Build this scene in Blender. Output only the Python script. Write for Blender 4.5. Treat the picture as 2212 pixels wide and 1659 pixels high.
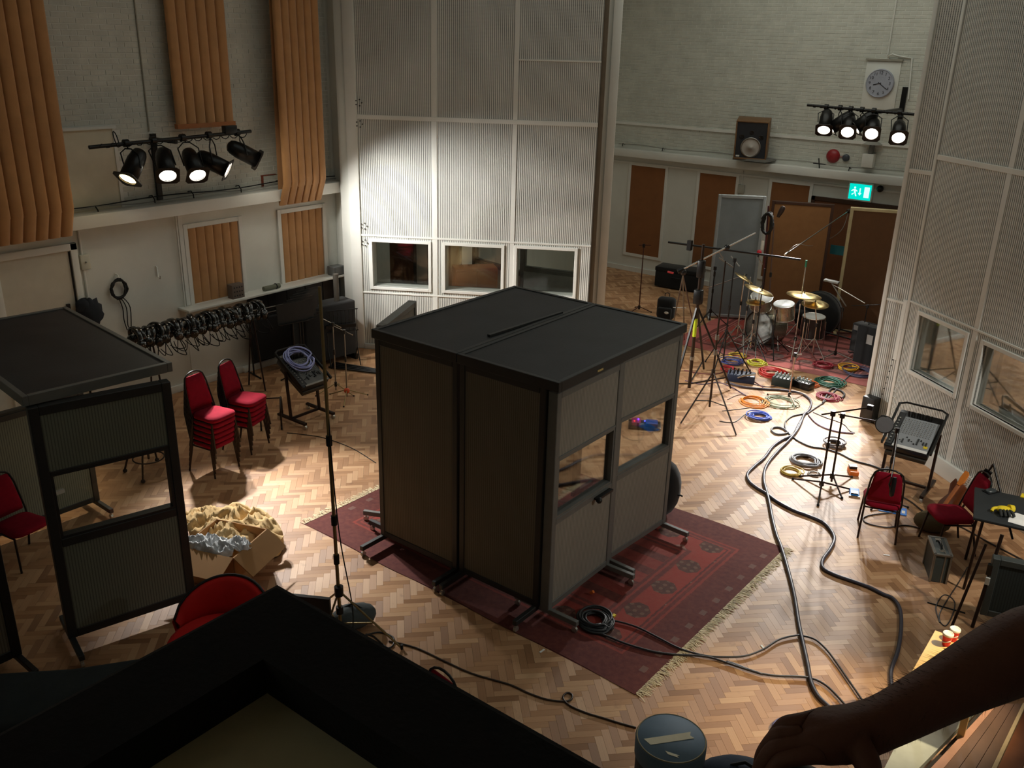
import bpy, bmesh, math, random
from mathutils import Vector, Matrix
R = math.radians
PI = math.pi
random.seed(7)
for o in list(bpy.data.objects):
    bpy.data.objects.remove(o, do_unlink=True)
SC = bpy.context.scene
COL = SC.collection

# ---------------------------------------------------------------- camera
FOC, PITCH, ROLL, YAW, CAMZ = 1951.46, R(20.817), R(1.477), R(37.370), 5.6
def _cam_rows():
    cp, sp, c, s = math.cos(PITCH), math.sin(PITCH), math.cos(ROLL), math.sin(ROLL)
    A = Matrix(((1, 0, 0), (0, -sp, -cp), (0, cp, -sp)))
    B = Matrix(((c, -s, 0), (s, c, 0), (0, 0, 1)))
    c, s = math.cos(YAW), math.sin(YAW)
    Z = Matrix(((c, -s, 0), (s, c, 0), (0, 0, 1)))
    return (B @ A) @ Z.transposed()
CR = _cam_rows()
cam_d = bpy.data.cameras.new('camera')
cam_d.sensor_width = 36.0
cam_d.lens = FOC / 2212.0 * 36.0
cam_d.clip_start, cam_d.clip_end = 0.05, 200
cam = bpy.data.objects.new('camera', cam_d)
COL.objects.link(cam)
m3 = Matrix((CR[0], -CR[1], -CR[2])).transposed()
cam.matrix_world = Matrix.Translation((0, 0, CAMZ)) @ m3.to_4x4()
SC.camera = cam

# ---------------------------------------------------------------- world, exposure, room lights
W = bpy.data.worlds.new('world'); SC.world = W; W.use_nodes = True
W.node_tree.nodes['Background'].inputs[0].default_value = (.02, .02, .02, 1)
W.node_tree.nodes['Background'].inputs[1].default_value = 0.1
SC.view_settings.view_transform = 'Standard'
SC.view_settings.look = 'None'
SC.view_settings.gamma = 1
SC.view_settings.use_curve_mapping = False
SC.view_settings.exposure = 0.0

def area(name, loc, size, power, col, rot=(0, 0, 0)):
    d = bpy.data.lights.new(name, 'AREA'); d.shape = 'RECTANGLE'
    d.size, d.size_y = size; d.energy = power; d.color = col
    o = bpy.data.objects.new(name, d); COL.objects.link(o); o.location = loc; o.rotation_euler = rot
    return o
def spot(name, loc, aim, power, col, deg, blend=.4, rad=.09):
    d = bpy.data.lights.new(name, 'SPOT'); d.energy = power; d.color = col
    d.spot_size = R(deg); d.spot_blend = blend; d.shadow_soft_size = rad
    o = bpy.data.objects.new(name, d); COL.objects.link(o); o.location = loc
    v = Vector(aim) - Vector(loc)
    o.rotation_euler = v.to_track_quat('-Z', 'Y').to_euler()
    return o
# added dim fill lights under the ceiling, ambient for the hall
area('ceiling_fill_light', (-6.5, 16.2, 8.4), (6, 6), 135, (.97, 1, .90))
area('ceiling_fill_light', (-6.0, 8.5, 8.4), (7, 6), 58, (.86, 1, .98))
# added fill light behind the photographer, on the control room side
area('camera_side_fill', (-4.0, -1.5, 6.2), (4.5, 1.3), 8, (.92, 1, .90), (R(75), 0, 0))
# warm unseen lamps shining on the table and floor at the right, and the spotlights of the right wall (out of the picture)
spot('warm_table_spot', (-.1, 7.6, 2.6), (-.98, 7.12, .95), 260, (1, .78, .46), 52, .7, .05)
spot('warm_floor_spot', (.2, 5.0, 3.0), (-1.55, 6.4, 0), 150, (1, .74, .44), 34, .9, .05)
spot('right_wall_spotlight', (1.6, 9.2, 4.3), (-2.2, 11.6, .2), 520, (1, .94, .84), 60, .8, .1)
spot('right_wall_spotlight', (1.6, 8.4, 4.3), (-3.6, 7.9, .6), 190, (.97, 1, .94), 60, .8, .1)
LAMP_LEFT, LAMP_BACK = 1500, 1350   # watts of the two banks of spotlights

# ---------------------------------------------------------------- photograph geometry -> room points
def ray(x, y):
    v = Vector(((x - 1106) / FOC, (y - 829.5) / FOC, 1.0))
    return CR.transposed() @ v
def F(x, y, z=0.0):
    d = ray(x, y); t = (z - CAMZ) / d.z
    return Vector((d.x * t, d.y * t, z))
def WX(x, y, X):
    d = ray(x, y); t = X / d.x
    return Vector((X, d.y * t, CAMZ + d.z * t))
def WY(x, y, Y):
    d = ray(x, y); t = Y / d.y
    return Vector((d.x * t, Y, CAMZ + d.z * t))
def ZA(x, y, p):
    d = ray(x, y); t = (d.x * p[0] + d.y * p[1]) / (d.x ** 2 + d.y ** 2)
    return CAMZ + d.z * t
def AD(x, y, dist):
    return Vector((0, 0, CAMZ)) + ray(x, y).normalized() * dist
def proj(P):
    v = CR @ (Vector(P) - Vector((0, 0, CAMZ)))
    if v.z < .01: return (-1e5, -1e5, v.z)
    return (FOC * v.x / v.z + 1106, FOC * v.y / v.z + 829.5, v.z)

# ---------------------------------------------------------------- mesh builder
def rot_to(v, up=None):
    """matrix taking local +Z to direction v"""
    return Vector(v).to_track_quat('Z', 'Y').to_matrix().to_4x4()
class MB:
    def __init__(s): s.v = []; s.f = []; s.sm = []
    def add(s, vs, fs, smooth=False, M=None):
        b = len(s.v)
        for p in vs:
            p = Vector(p)
            if M is not None: p = M @ p
            s.v.append(p)
        for f in fs: s.f.append([i + b for i in f]); s.sm.append(smooth)
        return s
    def box(s, c, d, rz=0, M=None):
        x, y, z = d[0] / 2, d[1] / 2, d[2] / 2
        vs = [(-x, -y, -z), (x, -y, -z), (x, y, -z), (-x, y, -z), (-x, -y, z), (x, -y, z), (x, y, z), (-x, y, z)]
        T = Matrix.Translation(c)
        if rz: T = T @ Matrix.Rotation(rz, 4, 'Z')
        if M is not None: T = T @ M
        return s.add(vs, [(3, 2, 1, 0), (4, 5, 6, 7), (0, 1, 5, 4), (1, 2, 6, 5), (2, 3, 7, 6), (3, 0, 4, 7)], False, T)
    def bb(s, x0, x1, y0, y1, z0, z1):
        return s.box(((x0 + x1) / 2, (y0 + y1) / 2, (z0 + z1) / 2), (abs(x1 - x0), abs(y1 - y0), abs(z1 - z0)))
    def hexa(s, b, t):
        return s.add(list(b) + list(t), [(3, 2, 1, 0), (4, 5, 6, 7), (0, 1, 5, 4), (1, 2, 6, 5), (2, 3, 7, 6), (3, 0, 4, 7)])
    def beam(s, a, b, w, h, up=(0, 0, 1)):
        a, b = Vector(a), Vector(b); d = (b - a); L = d.length; d.normalize()
        up = Vector(up)
        if abs(d.dot(up)) > .98: up = Vector((1, 0, 0))
        x = d.cross(up).normalized(); u = x.cross(d)
        M = Matrix((x, d, u)).transposed().to_4x4(); M.translation = (a + b) / 2
        return s.box((0, 0, 0), (w, L, h), 0, M) if False else s._bx(M, w, L, h)
    def _bx(s, M, w, l, h):
        x, y, z = w / 2, l / 2, h / 2
        vs = [(-x, -y, -z), (x, -y, -z), (x, y, -z), (-x, y, -z), (-x, -y, z), (x, -y, z), (x, y, z), (-x, y, z)]
        return s.add(vs, [(3, 2, 1, 0), (4, 5, 6, 7), (0, 1, 5, 4), (1, 2, 6, 5), (2, 3, 7, 6), (3, 0, 4, 7)], False, M)
    def tube(s, pts, r, n=8, cap=True, closed=False):
        P = [Vector(p) for p in pts]; N = len(P)
        rs = r if isinstance(r, (list, tuple)) else [r] * N
        T = []
        for i in range(N):
            if closed: d = P[(i + 1) % N] - P[i - 1]
            else: d = P[min(i + 1, N - 1)] - P[max(i - 1, 0)]
            T.append(d.normalized() if d.length > 1e-9 else Vector((0, 0, 1)))
        u = T[0].orthogonal().normalized()
        vs = []
        for i in range(N):
            u = (u - T[i] * u.dot(T[i]))
            u = u.normalized() if u.length > 1e-6 else T[i].orthogonal().normalized()
            w = T[i].cross(u)
            for k in range(n):
                a = 2 * PI * k / n
                vs.append(P[i] + (u * math.cos(a) + w * math.sin(a)) * rs[i])
        fs = []
        for i in range(N if closed else N - 1):
            j = (i + 1) % N
            for k in range(n):
                k2 = (k + 1) % n
                fs.append((i * n + k, i * n + k2, j * n + k2, j * n + k))
        s.add(vs, fs, True)
        if cap and not closed:
            s.add(vs[:n], [tuple(range(n))[::-1]]); s.add(vs[-n:], [tuple(range(n))])
        return s
    def lathe(s, prof, n=20, M=None, smooth=True, caps=True):
        vs = []; fs = []
        for (r, z) in prof:
            for k in range(n):
                a = 2 * PI * k / n; vs.append((r * math.cos(a), r * math.sin(a), z))
        for i in range(len(prof) - 1):
            for k in range(n):
                k2 = (k + 1) % n
                fs.append((i * n + k, i * n + k2, (i + 1) * n + k2, (i + 1) * n + k))
        s.add(vs, fs, smooth, M)
        if caps and prof[0][0] > 1e-5: s.add(vs[:n], [tuple(range(n))[::-1]], False, M)
        if caps and prof[-1][0] > 1e-5: s.add(vs[-n:], [tuple(range(n))], False, M)
        return s
    def cyl(s, a, b, r, n=14, r2=None):
        a, b = Vector(a), Vector(b); d = b - a
        M = Matrix.Translation(a) @ rot_to(d)
        return s.lathe([(r, 0), (r if r2 is None else r2, d.length)], n, M)
    def torus(s, c, Rr, r, axis=(0, 0, 1), n=28, m=7):
        M = Matrix.Translation(c) @ rot_to(axis)
        pts = [M @ Vector((Rr * math.cos(2 * PI * k / n), Rr * math.sin(2 * PI * k / n), 0)) for k in range(n)]
        return s.tube(pts, r, m, closed=True)
    def ball(s, c, r, n=14, sc=(1, 1, 1)):
        M = Matrix.Translation(c) @ Matrix.Diagonal((sc[0], sc[1], sc[2], 1))
        m = max(4, n // 2)
        return s.lathe([(max(1e-6, r * math.sin(PI * i / m)), -r * math.cos(PI * i / m)) for i in range(m + 1)], n, M)
    def poly(s, pts, h, axis=(0, 0, 1)):
        """extrude polygon pts by vector axis*h"""
        n = len(pts); a = Vector(axis) * h
        P = [Vector(p) for p in pts]
        s.add(P + [p + a for p in P], [tuple(range(n))[::-1], tuple(range(n, 2 * n))] + [(i, (i + 1) % n, (i + 1) % n + n, i + n) for i in range(n)])
        return s
    def mesh(s, name):
        me = bpy.data.meshes.new(name)
        me.from_pydata([tuple(p) for p in s.v], [], s.f)
        if any(s.sm): me.polygons.foreach_set('use_smooth', s.sm)
        me.update()
        return me

def smooth_path(pts, k=6):
    P = [Vector(p) for p in pts]; out = []
    for i in range(len(P) - 1):
        p0, p1, p2, p3 = P[max(i - 1, 0)], P[i], P[i + 1], P[min(i + 2, len(P) - 1)]
        for j in range(k):
            t = j / k
            out.append(.5 * ((2 * p1) + (p2 - p0) * t + (2 * p0 - 5 * p1 + 4 * p2 - p3) * t * t + (3 * p1 - p0 - 3 * p2 + p3) * t ** 3))
    out.append(P[-1])
    return out

# ---------------------------------------------------------------- objects
CH = {}; FR = {}
def thing(name, label, cat, loc=(0, 0, 0), rotz=0, group=None):
    o = bpy.data.objects.new(name, None); COL.objects.link(o)
    o.empty_display_size = .1
    o.location = loc; o.rotation_euler = (0, 0, rotz); o['label'] = label; o['category'] = cat
    if group: o['group'] = group
    CH[o.name] = []
    FR[o.name] = (Matrix.Translation(loc) @ Matrix.Rotation(rotz, 4, 'Z')).inverted()
    return o
def tag(o, label=None, cat=None, group=None, kind=None):
    if label: o['label'] = label
    if cat: o['category'] = cat
    if group: o['group'] = group
    if kind: o['kind'] = kind
    return o
def obj(name, mb, mat, parent=None, world=False, bevel=0, seg=2, label=None, kind=None):
    """link the mesh as one object; with world=True the shape was given in room coordinates"""
    me = mb if isinstance(mb, bpy.types.Mesh) else None
    if me is None:
        if world and parent is not None:
            M = FR.get(parent.name)
            if M is not None: mb.v = [M @ p for p in mb.v]
        me = mb.mesh(name)
    me.materials.clear() if me.materials else None
    me.materials.append(mat)
    o = bpy.data.objects.new(name, me); COL.objects.link(o)
    CH[o.name] = []
    if parent is not None:
        o.parent = parent; CH[parent.name].append(o)
        FR[o.name] = FR.get(parent.name)
    if bevel:
        b = o.modifiers.new('bevel', 'BEVEL'); b.width = bevel; b.segments = seg; b.limit_method = 'ANGLE'; b.angle_limit = R(40)
        if seg > 1: me.polygons.foreach_set('use_smooth', [True] * len(me.polygons))
        if seg > 1:
            b.harden_normals = False
    if label: o['label'] = label
    if kind: o['kind'] = kind
    return o
def struct(name, mb, mat, **k):
    return obj(name, mb, mat, kind='structure', **k)
def dup(root, loc, rotz, label=None, group=None):
    def rec(o, par):
        c = o.copy(); COL.objects.link(c); CH[c.name] = []
        if par is not None: c.parent = par; CH[par.name].append(c)
        for k in CH[o.name]: rec(k, c)
        return c
    r = rec(root, None); r.location = loc; r.rotation_euler = (0, 0, rotz)
    FR[r.name] = (Matrix.Translation(loc) @ Matrix.Rotation(rotz, 4, 'Z')).inverted()
    if label: r['label'] = label
    if group: r['group'] = group
    return r
def text_mesh(s, size, M, depth=.002):
    c = bpy.data.curves.new('t', 'FONT'); c.body = s; c.size = size; c.align_x = 'CENTER'; c.align_y = 'CENTER'; c.extrude = depth
    o = bpy.data.objects.new('t', c); COL.objects.link(o)
    bpy.context.view_layer.update()
    me = bpy.data.meshes.new_from_object(o.evaluated_get(bpy.context.evaluated_depsgraph_get()))
    vs = [M @ v.co for v in me.vertices]; fs = [list(p.vertices) for p in me.polygons]
    bpy.data.objects.remove(o); bpy.data.curves.remove(c); bpy.data.meshes.remove(me)
    return vs, fs

# ---------------------------------------------------------------- materials
def lin(c):
    return tuple(((x / 255) / 12.92 if x / 255 <= .04045 else ((x / 255 + .055) / 1.055) ** 2.4) for x in c)
class NT:
    def __init__(s, name):
        s.m = bpy.data.materials.new(name); s.m.use_nodes = True; s.t = s.m.node_tree
        s.t.nodes.clear(); s.out = s.t.nodes.new('ShaderNodeOutputMaterial')
    def n(s, typ, **kw):
        nd = s.t.nodes.new(typ)
        for k, v in kw.items():
            if k.startswith('_'): setattr(nd, k[1:], v)
        return nd
    def put(s, sock, v):
        if v is None: return
        if isinstance(v, bpy.types.NodeSocket): s.t.links.new(v, sock)
        else:
            if isinstance(v, tuple) and len(v) == 3 and sock.type == 'RGBA': v = (*v, 1)
            sock.default_value = v
    def math(s, op, a, b=None, c=None):
        nd = s.n('ShaderNodeMath', _operation=op)
        s.put(nd.inputs[0], a); s.put(nd.inputs[1], b)
        if c is not None: s.put(nd.inputs[2], c)
        return nd.outputs[0]
    def mix(s, fac, a, b, mode='MIX'):
        nd = s.n('ShaderNodeMix', _data_type='RGBA', _blend_type=mode)
        s.put(nd.inputs[0], fac); s.put(nd.inputs[6], a); s.put(nd.inputs[7], b)
        return nd.outputs[2]
    def noise(s, vec, scale, detail=3, rough=.55):
        nd = s.n('ShaderNodeTexNoise'); s.put(nd.inputs['Vector'], vec)
        nd.inputs['Scale'].default_value = scale; nd.inputs['Detail'].default_value = detail; nd.inputs['Roughness'].default_value = rough
        return nd.outputs[0]
    def obj(s): return s.n('ShaderNodeTexCoord').outputs['Object']
    def xyz(s, v):
        nd = s.n('ShaderNodeSeparateXYZ'); s.put(nd.inputs[0], v); return nd.outputs
    def ramp(s, fac, stops, interp='LINEAR'):
        nd = s.n('ShaderNodeValToRGB'); s.put(nd.inputs[0], fac); nd.color_ramp.interpolation = interp
        el = nd.color_ramp.elements
        while len(el) < len(stops): el.new(.5)
        for e, (p, c) in zip(el, stops): e.position = p; e.color = (*c, 1)
        return nd.outputs[0]
    def bump(s, h, strength=.3, dist=.01):
        nd = s.n('ShaderNodeBump'); nd.inputs['Strength'].default_value = strength; nd.inputs['Distance'].default_value = dist
        s.put(nd.inputs['Height'], h); return nd.outputs[0]
    def bsdf(s, **kw):
        nd = s.n('ShaderNodeBsdfPrincipled')
        for k, v in kw.items(): s.put(nd.inputs[k.replace('_', ' ')], v)
        s.t.links.new(nd.outputs[0], s.out.inputs[0]); return nd
MATS = {}
def pm(name, col, rough=.5, metal=0., var=.12, vs=6., bump=0., bs=60., coat=0., spec=.5, sheen=0.):
    """painted / plain material: base colour with a little mottling and optional fine relief"""
    if name in MATS: return MATS[name]
    t = NT(name); c = lin(col); o = t.obj()
    nz = t.noise(o, vs, 4)
    dk = tuple(x * (1 - var) for x in c); lt = tuple(min(1, x * (1 + var * .7)) for x in c)
    colr = t.ramp(nz, [(.3, dk), (.7, lt)])
    kw = dict(Base_Color=colr, Roughness=rough, Metallic=metal, Specular_IOR_Level=spec)
    if bump: kw['Normal'] = t.bump(t.noise(o, bs, 3), bump, .004)
    if coat: kw['Coat_Weight'] = coat
    if sheen: kw['Sheen_Weight'] = sheen
    t.bsdf(**kw); MATS[name] = t.m
    return t.m
def emis(name, col, st):
    t = NT(name); e = t.n('ShaderNodeEmission'); t.put(e.inputs[0], lin(col)); e.inputs[1].default_value = st
    t.t.links.new(e.outputs[0], t.out.inputs[0]); return t.m
def glass_mat(name, tint=(248, 250, 249), refl=.05):
    t = NT(name)
    tr = t.n('ShaderNodeBsdfTransparent'); t.put(tr.inputs[0], lin(tint))
    gl = t.n('ShaderNodeBsdfGlossy'); gl.inputs['Roughness'].default_value = .03
    lw = t.n('ShaderNodeLayerWeight'); lw.inputs[0].default_value = .25
    fac = t.math('ADD', t.math('MULTIPLY', lw.outputs['Fresnel'], .55), refl * .5)
    mx = t.n('ShaderNodeMixShader'); t.put(mx.inputs[0], fac)
    t.t.links.new(tr.outputs[0], mx.inputs[1]); t.t.links.new(gl.outputs[0], mx.inputs[2])
    t.t.links.new(mx.outputs[0], t.out.inputs[0]); return t.m
def slot_mat(name, col, pitch, dark=.35, dash=0.0, rough=.7, dirt=.0):
    """narrow vertical grooves (and rows of small perforations) in a board; fine relief only"""
    t = NT(name); o = t.obj(); X = t.xyz(o)
    c = lin(col)
    u = t.math('FRACT', t.math('DIVIDE', X[0], pitch))
    g = t.math('LESS_THAN', t.math('ABSOLUTE', t.math('SUBTRACT', u, .5)), .17)
    if dash:
        d = t.math('LESS_THAN', t.math('FRACT', t.math('DIVIDE', X[2], dash)), .55)
        g = t.math('MULTIPLY', g, d)
    nz = t.noise(o, 2.2, 4)
    base = t.ramp(nz, [(.25, tuple(x * (.86 - dirt) for x in c)), (.7, c)])
    colr = t.mix(g, base, tuple(x * dark for x in c))
    h = t.math('SUBTRACT', 1.0, g)
    t.bsdf(Base_Color=colr, Roughness=rough, Normal=t.bump(h, .5, .003))
    return t.m

white = pm('white_paint', (220, 221, 213), .55, var=.07, vs=1.3, bump=.1, bs=25)
white_trim = pm('white_gloss_trim', (226, 226, 219), .4, var=.05, vs=2)
white_brick = pm('white_painted_brick', (200, 201, 190), .55, var=.12, vs=4, bump=.5, bs=35)
black = pm('black_paint', (22, 22, 22), .45, var=.2)
black_steel = pm('black_steel', (26, 25, 24), .35, metal=.3, var=.2)
black_cloth = pm('black_cloth', (16, 16, 17), .95, var=.3, bump=.4, bs=180, sheen=.2)
black_plastic = pm('black_plastic', (20, 20, 21), .3, var=.1)
rubber = pm('black_rubber', (18, 18, 18), .7, var=.1)
brown_steel = pm('brown_steel_tube', (44, 28, 20), .35, metal=.4, var=.1)
chrome = pm('chrome', (215, 213, 208), .18, metal=1., var=.04)
steel = pm('brushed_steel', (150, 148, 142), .35, metal=.9, var=.1)
brass = pm('cymbal_brass', (220, 196, 140), .28, metal=1., var=.1, vs=12)
red_cloth = pm('red_upholstery', (138, 10, 36), .9, var=.12, vs=14, bump=.3, bs=240, spec=.2)
orange_cloth = pm('orange_brown_quilting', (184, 136, 88), .9, var=.1, vs=5, bump=.35, bs=130, sheen=.25)
brown_cloth = pm('brown_acoustic_cloth', (140, 92, 54), .92, var=.1, vs=3, bump=.2, bs=150)
grey_frame = pm('grey_painted_frame', (116, 116, 112), .5, var=.1)
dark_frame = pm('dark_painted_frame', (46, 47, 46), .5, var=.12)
roof_felt = pm('black_roof_felt', (34, 34, 36), .62, var=.35, vs=2.2, bump=.3, bs=60)
glass = glass_mat('window_glass')
wood_floor_dark = pm('floor_joint', (52, 34, 22), .8)
# ================================================================ floor
def parquet_mat():
    t = NT('oak_parquet')
    a = t.n('ShaderNodeAttribute', _attribute_name='tone')
    g = t.n('ShaderNodeAttribute', _attribute_name='across')
    geo = t.n('ShaderNodeNewGeometry')
    tone = a.outputs['Fac']
    col = t.ramp(tone, [(0., lin((150, 108, 74))), (.35, lin((184, 138, 98))), (.7, lin((204, 158, 116))), (1., lin((222, 180, 138)))])
    # grain runs along the block: stretch the noise with the across vector
    vm = t.n('ShaderNodeVectorMath', _operation='DOT_PRODUCT'); t.put(vm.inputs[0], geo.outputs['Position']); t.put(vm.inputs[1], g.outputs['Vector'])
    cb = t.n('ShaderNodeCombineXYZ'); t.put(cb.inputs[0], t.math('MULTIPLY', vm.outputs['Value'], 160.)); t.put(cb.inputs[1], t.math('MULTIPLY', tone, 40.))
    gr = t.noise(cb.outputs[0], 1.0, 3)
    col = t.mix(t.math('MULTIPLY', gr, .35), col, lin((110, 78, 52)))
    wear = t.noise(geo.outputs['Position'], .9, 4)
    stain = t.noise(geo.outputs['Position'], 5.5, 5)
    st = t.ramp(stain, [(.62, (0, 0, 0)), (.75, (1, 1, 1))])
    col = t.mix(t.math('MULTIPLY', st, .35), col, lin((96, 66, 46)))
    ro = t.math('ADD', .42, t.math('MULTIPLY', wear, .22))
    b = t.bsdf(Base_Color=col, Roughness=ro, Specular_IOR_Level=.36, Anisotropic=.40, Tangent=g.outputs['Vector'])
    return t.m
parq = parquet_mat()
mb = MB().bb(-13.2, 2.3, -1.6, 20.7, -.3, -.011)
floor = struct('floor', mb, wood_floor_dark)
UW, UN = .0730, 4
c45 = math.sqrt(.5)
def uv(u, v):  # block axes at 45 degrees to the room
    return ((u - v) * c45, (u + v) * c45)
blocks = []
def cover_hidden(px, py):
    if px < 600 and py > 1420 - px * .05 and py > 1265: return True
    if 560 < px < 1300 and py > 1265 + (px - 600) * .571: return True
    if px > 1640 and py > 1570 - (px - 1640) * .49: return True
    return False
rngb = random.Random(3)
N0 = 340
for y in range(-130, 340):
    for m in range(-46, 46):
        for o in (0, 1):
            if o == 0: x0, y0, w, h = y + 2 * UN * m, y, UN, 1
            else: x0, y0, w, h = y, y - (2 * UN - 1) + 2 * UN * m, 1, UN
            cx, cy = uv((x0 + w / 2) * UW, (y0 + h / 2) * UW)
            if not (-12.95 < cx < 1.9 and 2.2 < cy < 20.45): continue
            px, py, dz = proj((cx, cy, 0))
            if px < -160 or px > 2372 or py < 540 or py > 1800: continue
            blocks.append((cx, cy, o, px, py, dz, rngb.random()))
def block_mesh(bl, name):
    v = []; f = []; tone = []; acr = []
    for (cx, cy, o, px, py, dz, rn) in bl:
        L, Wd = UN * UW - .0016, UW - .0016
        lu, lv = (L / 2, Wd / 2) if o == 0 else (Wd / 2, L / 2)
        b = len(v)
        for zz in (-.0115, rn * .0006):
            for (a, c) in ((-lu, -lv), (lu, -lv), (lu, lv), (-lu, lv)):
                dx, dy = uv(a, c); v.append((cx + dx, cy + dy, zz))
        f += [(b + 4, b + 5, b + 6, b + 7), (b, b + 1, b + 5, b + 4), (b + 1, b + 2, b + 6, b + 5), (b + 2, b + 3, b + 7, b + 6), (b + 3, b, b + 4, b + 7)]
        # across-grain direction
        ax = uv(0, 1) if o == 0 else uv(1, 0)
        tone += [max(0, min(1, .5 + (rn - .5) * .9))] * 5
        acr += [ax[0], ax[1], 0] * 5
    me = bpy.data.meshes.new(name); me.from_pydata(v, [], f)
    a = me.attributes.new('tone', 'FLOAT', 'FACE'); a.data.foreach_set('value', tone)
    a = me.attributes.new('across', 'FLOAT_VECTOR', 'FACE'); a.data.foreach_set('vector', acr)
    me.update(); return me
vis = [b for b in blocks if 0 < b[3] < 2212 and 560 < b[4] < 1655 and not cover_hidden(b[3], b[4])
       and not (-7.8 < b[0] < -3.05 and 6.15 < b[1] < 9.6)]
vis.sort(key=lambda b: b[5])
near = vis[:300]; ns = set(id(b) for b in near)
for b in near: obj('parquet_block', block_mesh([b], 'parquet_block'), parq, floor)
obj('parquet', block_mesh([b for b in blocks if id(b) not in ns], 'parquet'), parq, floor, kind='stuff')

# ================================================================ walls and ceiling
XL, YB = -12.9, 20.4
wall_left = struct('wall_left', MB().bb(XL - .3, XL, -1.6, 20.7, -.02, 8.6), white)
wall_back = struct('wall_back', MB().bb(XL - .3, 2.3, YB, YB + .3, -.02, 8.6), white)
struct('wall_right', MB().bb(2.0, 2.3, -1.6, 20.7, -.02, 8.6), white)
struct('wall_front', MB().bb(XL - .3, 2.3, -1.9, -1.6, -.02, 8.6), white)
struct('ceiling', MB().bb(XL - .3, 2.3, -1.9, 20.7, 8.6, 8.9), pm('ceiling_paint', (190, 186, 172), .8))

def bricks(parent, axis, a0, a1, z0, z1, wallpos, skip, nparts):
    """painted brickwork: bricks stand a few mm proud of the mortar plane"""
    L, Hh, J = .215, .065, .010
    out = []; r = 0; z = z0; rg = random.Random(11)
    while z + Hh < z1:
        a = a0 - (.1125 if r % 2 else 0)
        while a < a1:
            s0, s1 = max(a, a0), min(a + L, a1)
            if s1 - s0 > .04 and not any(k0 < (s0 + s1) / 2 < k1 and q0 < z < q1 for k0, k1, q0, q1 in skip):
                out.append((s0, s1, z, z + Hh, .004 + rg.random() * .006))
            a += L + J
        z += Hh + J; r += 1
    def bm(lst):
        m = MB()
        for (s0, s1, q0, q1, d) in lst:
            if axis == 'y':
                m.hexa([(wallpos, s0, q0), (wallpos + d, s0 + .003, q0 + .003), (wallpos + d, s1 - .003, q0 + .003), (wallpos, s1, q0)],
                       [(wallpos, s0, q1), (wallpos + d, s0 + .003, q1 - .003), (wallpos + d, s1 - .003, q1 - .003), (wallpos, s1, q1)])
            else:
                m.hexa([(s0, wallpos, q0), (s1, wallpos, q0), (s1 - .003, wallpos - d, q0 + .003), (s0 + .003, wallpos - d, q0 + .003)],
                       [(s0, wallpos, q1), (s1, wallpos, q1), (s1 - .003, wallpos - d, q1 - .003), (s0 + .003, wallpos - d, q1 - .003)])
        return m
    if nparts:
        def key(b):
            p = ((wallpos, (b[0] + b[1]) / 2, b[2]) if axis == 'y' else ((b[0] + b[1]) / 2, wallpos, b[2]))
            q = proj(p); return q[2] if (0 < q[0] < 2212 and 0 < q[1] < 1659) else 1e4 + q[2]
        out.sort(key=key)
        for b in out[:nparts]: obj('brick', bm([b]), white_brick, parent)
        out = out[nparts:]
    obj('brickwork', bm(out), white_brick, parent, kind='stuff')
bricks(wall_left, 'y', 4.7, 11.28, 3.2, 6.6, XL, [(4.7, 7.17, 3.1, 4.27)], 300)
bricks(wall_back, 'x', -12.6, -4.6, 3.2, 6.9, YB, [], 0)

# ledges that run round the hall, shelf, skirting, pilaster
struct('trim_1', MB().bb(XL, -12.6, 3.6, 11.28, 2.94, 3.13), white_trim, bevel=.008)
struct('trim_2', MB().bb(-12.6, -4.4, 20.15, YB, 2.94, 3.12), white_trim, bevel=.008)
struct('trim_3', MB().bb(XL, -12.6, 7.9, 11.3, 1.375, 1.415), white_trim, bevel=.006)
struct('trim_4', MB().bb(XL, -12.56, 11.34, 11.75, 0, 8.6), white, bevel=.01)
struct('trim_5', MB().bb(XL, -12.87, 7.15, 7.2, 3.13, 4.3).bb(XL, -12.84, 4.9, 7.2, 4.27, 4.31), white_trim)
struct('trim_6', MB().bb(XL, -12.885, 4.9, 7.15, 3.13, 4.27), pm('cream_board', (214, 208, 186), .6, var=.05))
struct('trim_7', MB().bb(-12.6, -5.2, 20.36, YB, 3.70, 3.76), white_trim)
struct('trim_8', MB().bb(-12.6, -4.5, 20.36, YB, 2.76, 2.80), white_trim)
struct('baseboard_left', MB().bb(XL, -12.80, 9.0, 11.3, 0, .10).bb(XL, -12.86, 6.4, 9.0, 0, .12), white_trim, bevel=.006)
struct('baseboard_back', MB().bb(-12.6, -7.2, 20.36, YB, 0, .12), white_trim)
dp = thing('dark_wainscot', 'near-black boarded panel under the white shelf on the left wall', 'panel', (XL, 10.3, 0))
dkb = pm('black_brown_board', (30, 24, 20), .6, var=.3)
for i in range(5):
    y0 = 9.22 + i * .42
    obj('board', MB().bb(XL + .005, XL + .05, y0 + .004, y0 + .414, .10, 1.37), dkb, dp, world=True, bevel=.004, seg=1)
# stained strip of wall under the headphone rail
struct('trim_9', MB().bb(XL, -12.87, 8.05, 8.12, 1.42, 2.94), white_trim)

# door at the far left
d1 = struct('door_1', MB().bb(XL + .0, XL + .02, 5.25, 6.27, 0, 2.62), pm('white_door_paint', (206, 200, 184), .45, var=.05))
obj('door_frame', MB().bb(XL, XL + .06, 6.27, 6.37, 0, 2.72).bb(XL, XL + .06, 5.15, 5.25, 0, 2.72).bb(XL, XL + .06, 5.15, 6.37, 2.62, 2.72), white_trim, d1, bevel=.006)
obj('handle_plate', MB().bb(XL + .02, XL + .05, 6.10, 6.15, 1.30, 1.85), black, d1, label='long black push plate')
obj('seal', MB().bb(XL + .02, XL + .03, 6.245, 6.268, .0, 2.6), black, d1)

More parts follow.
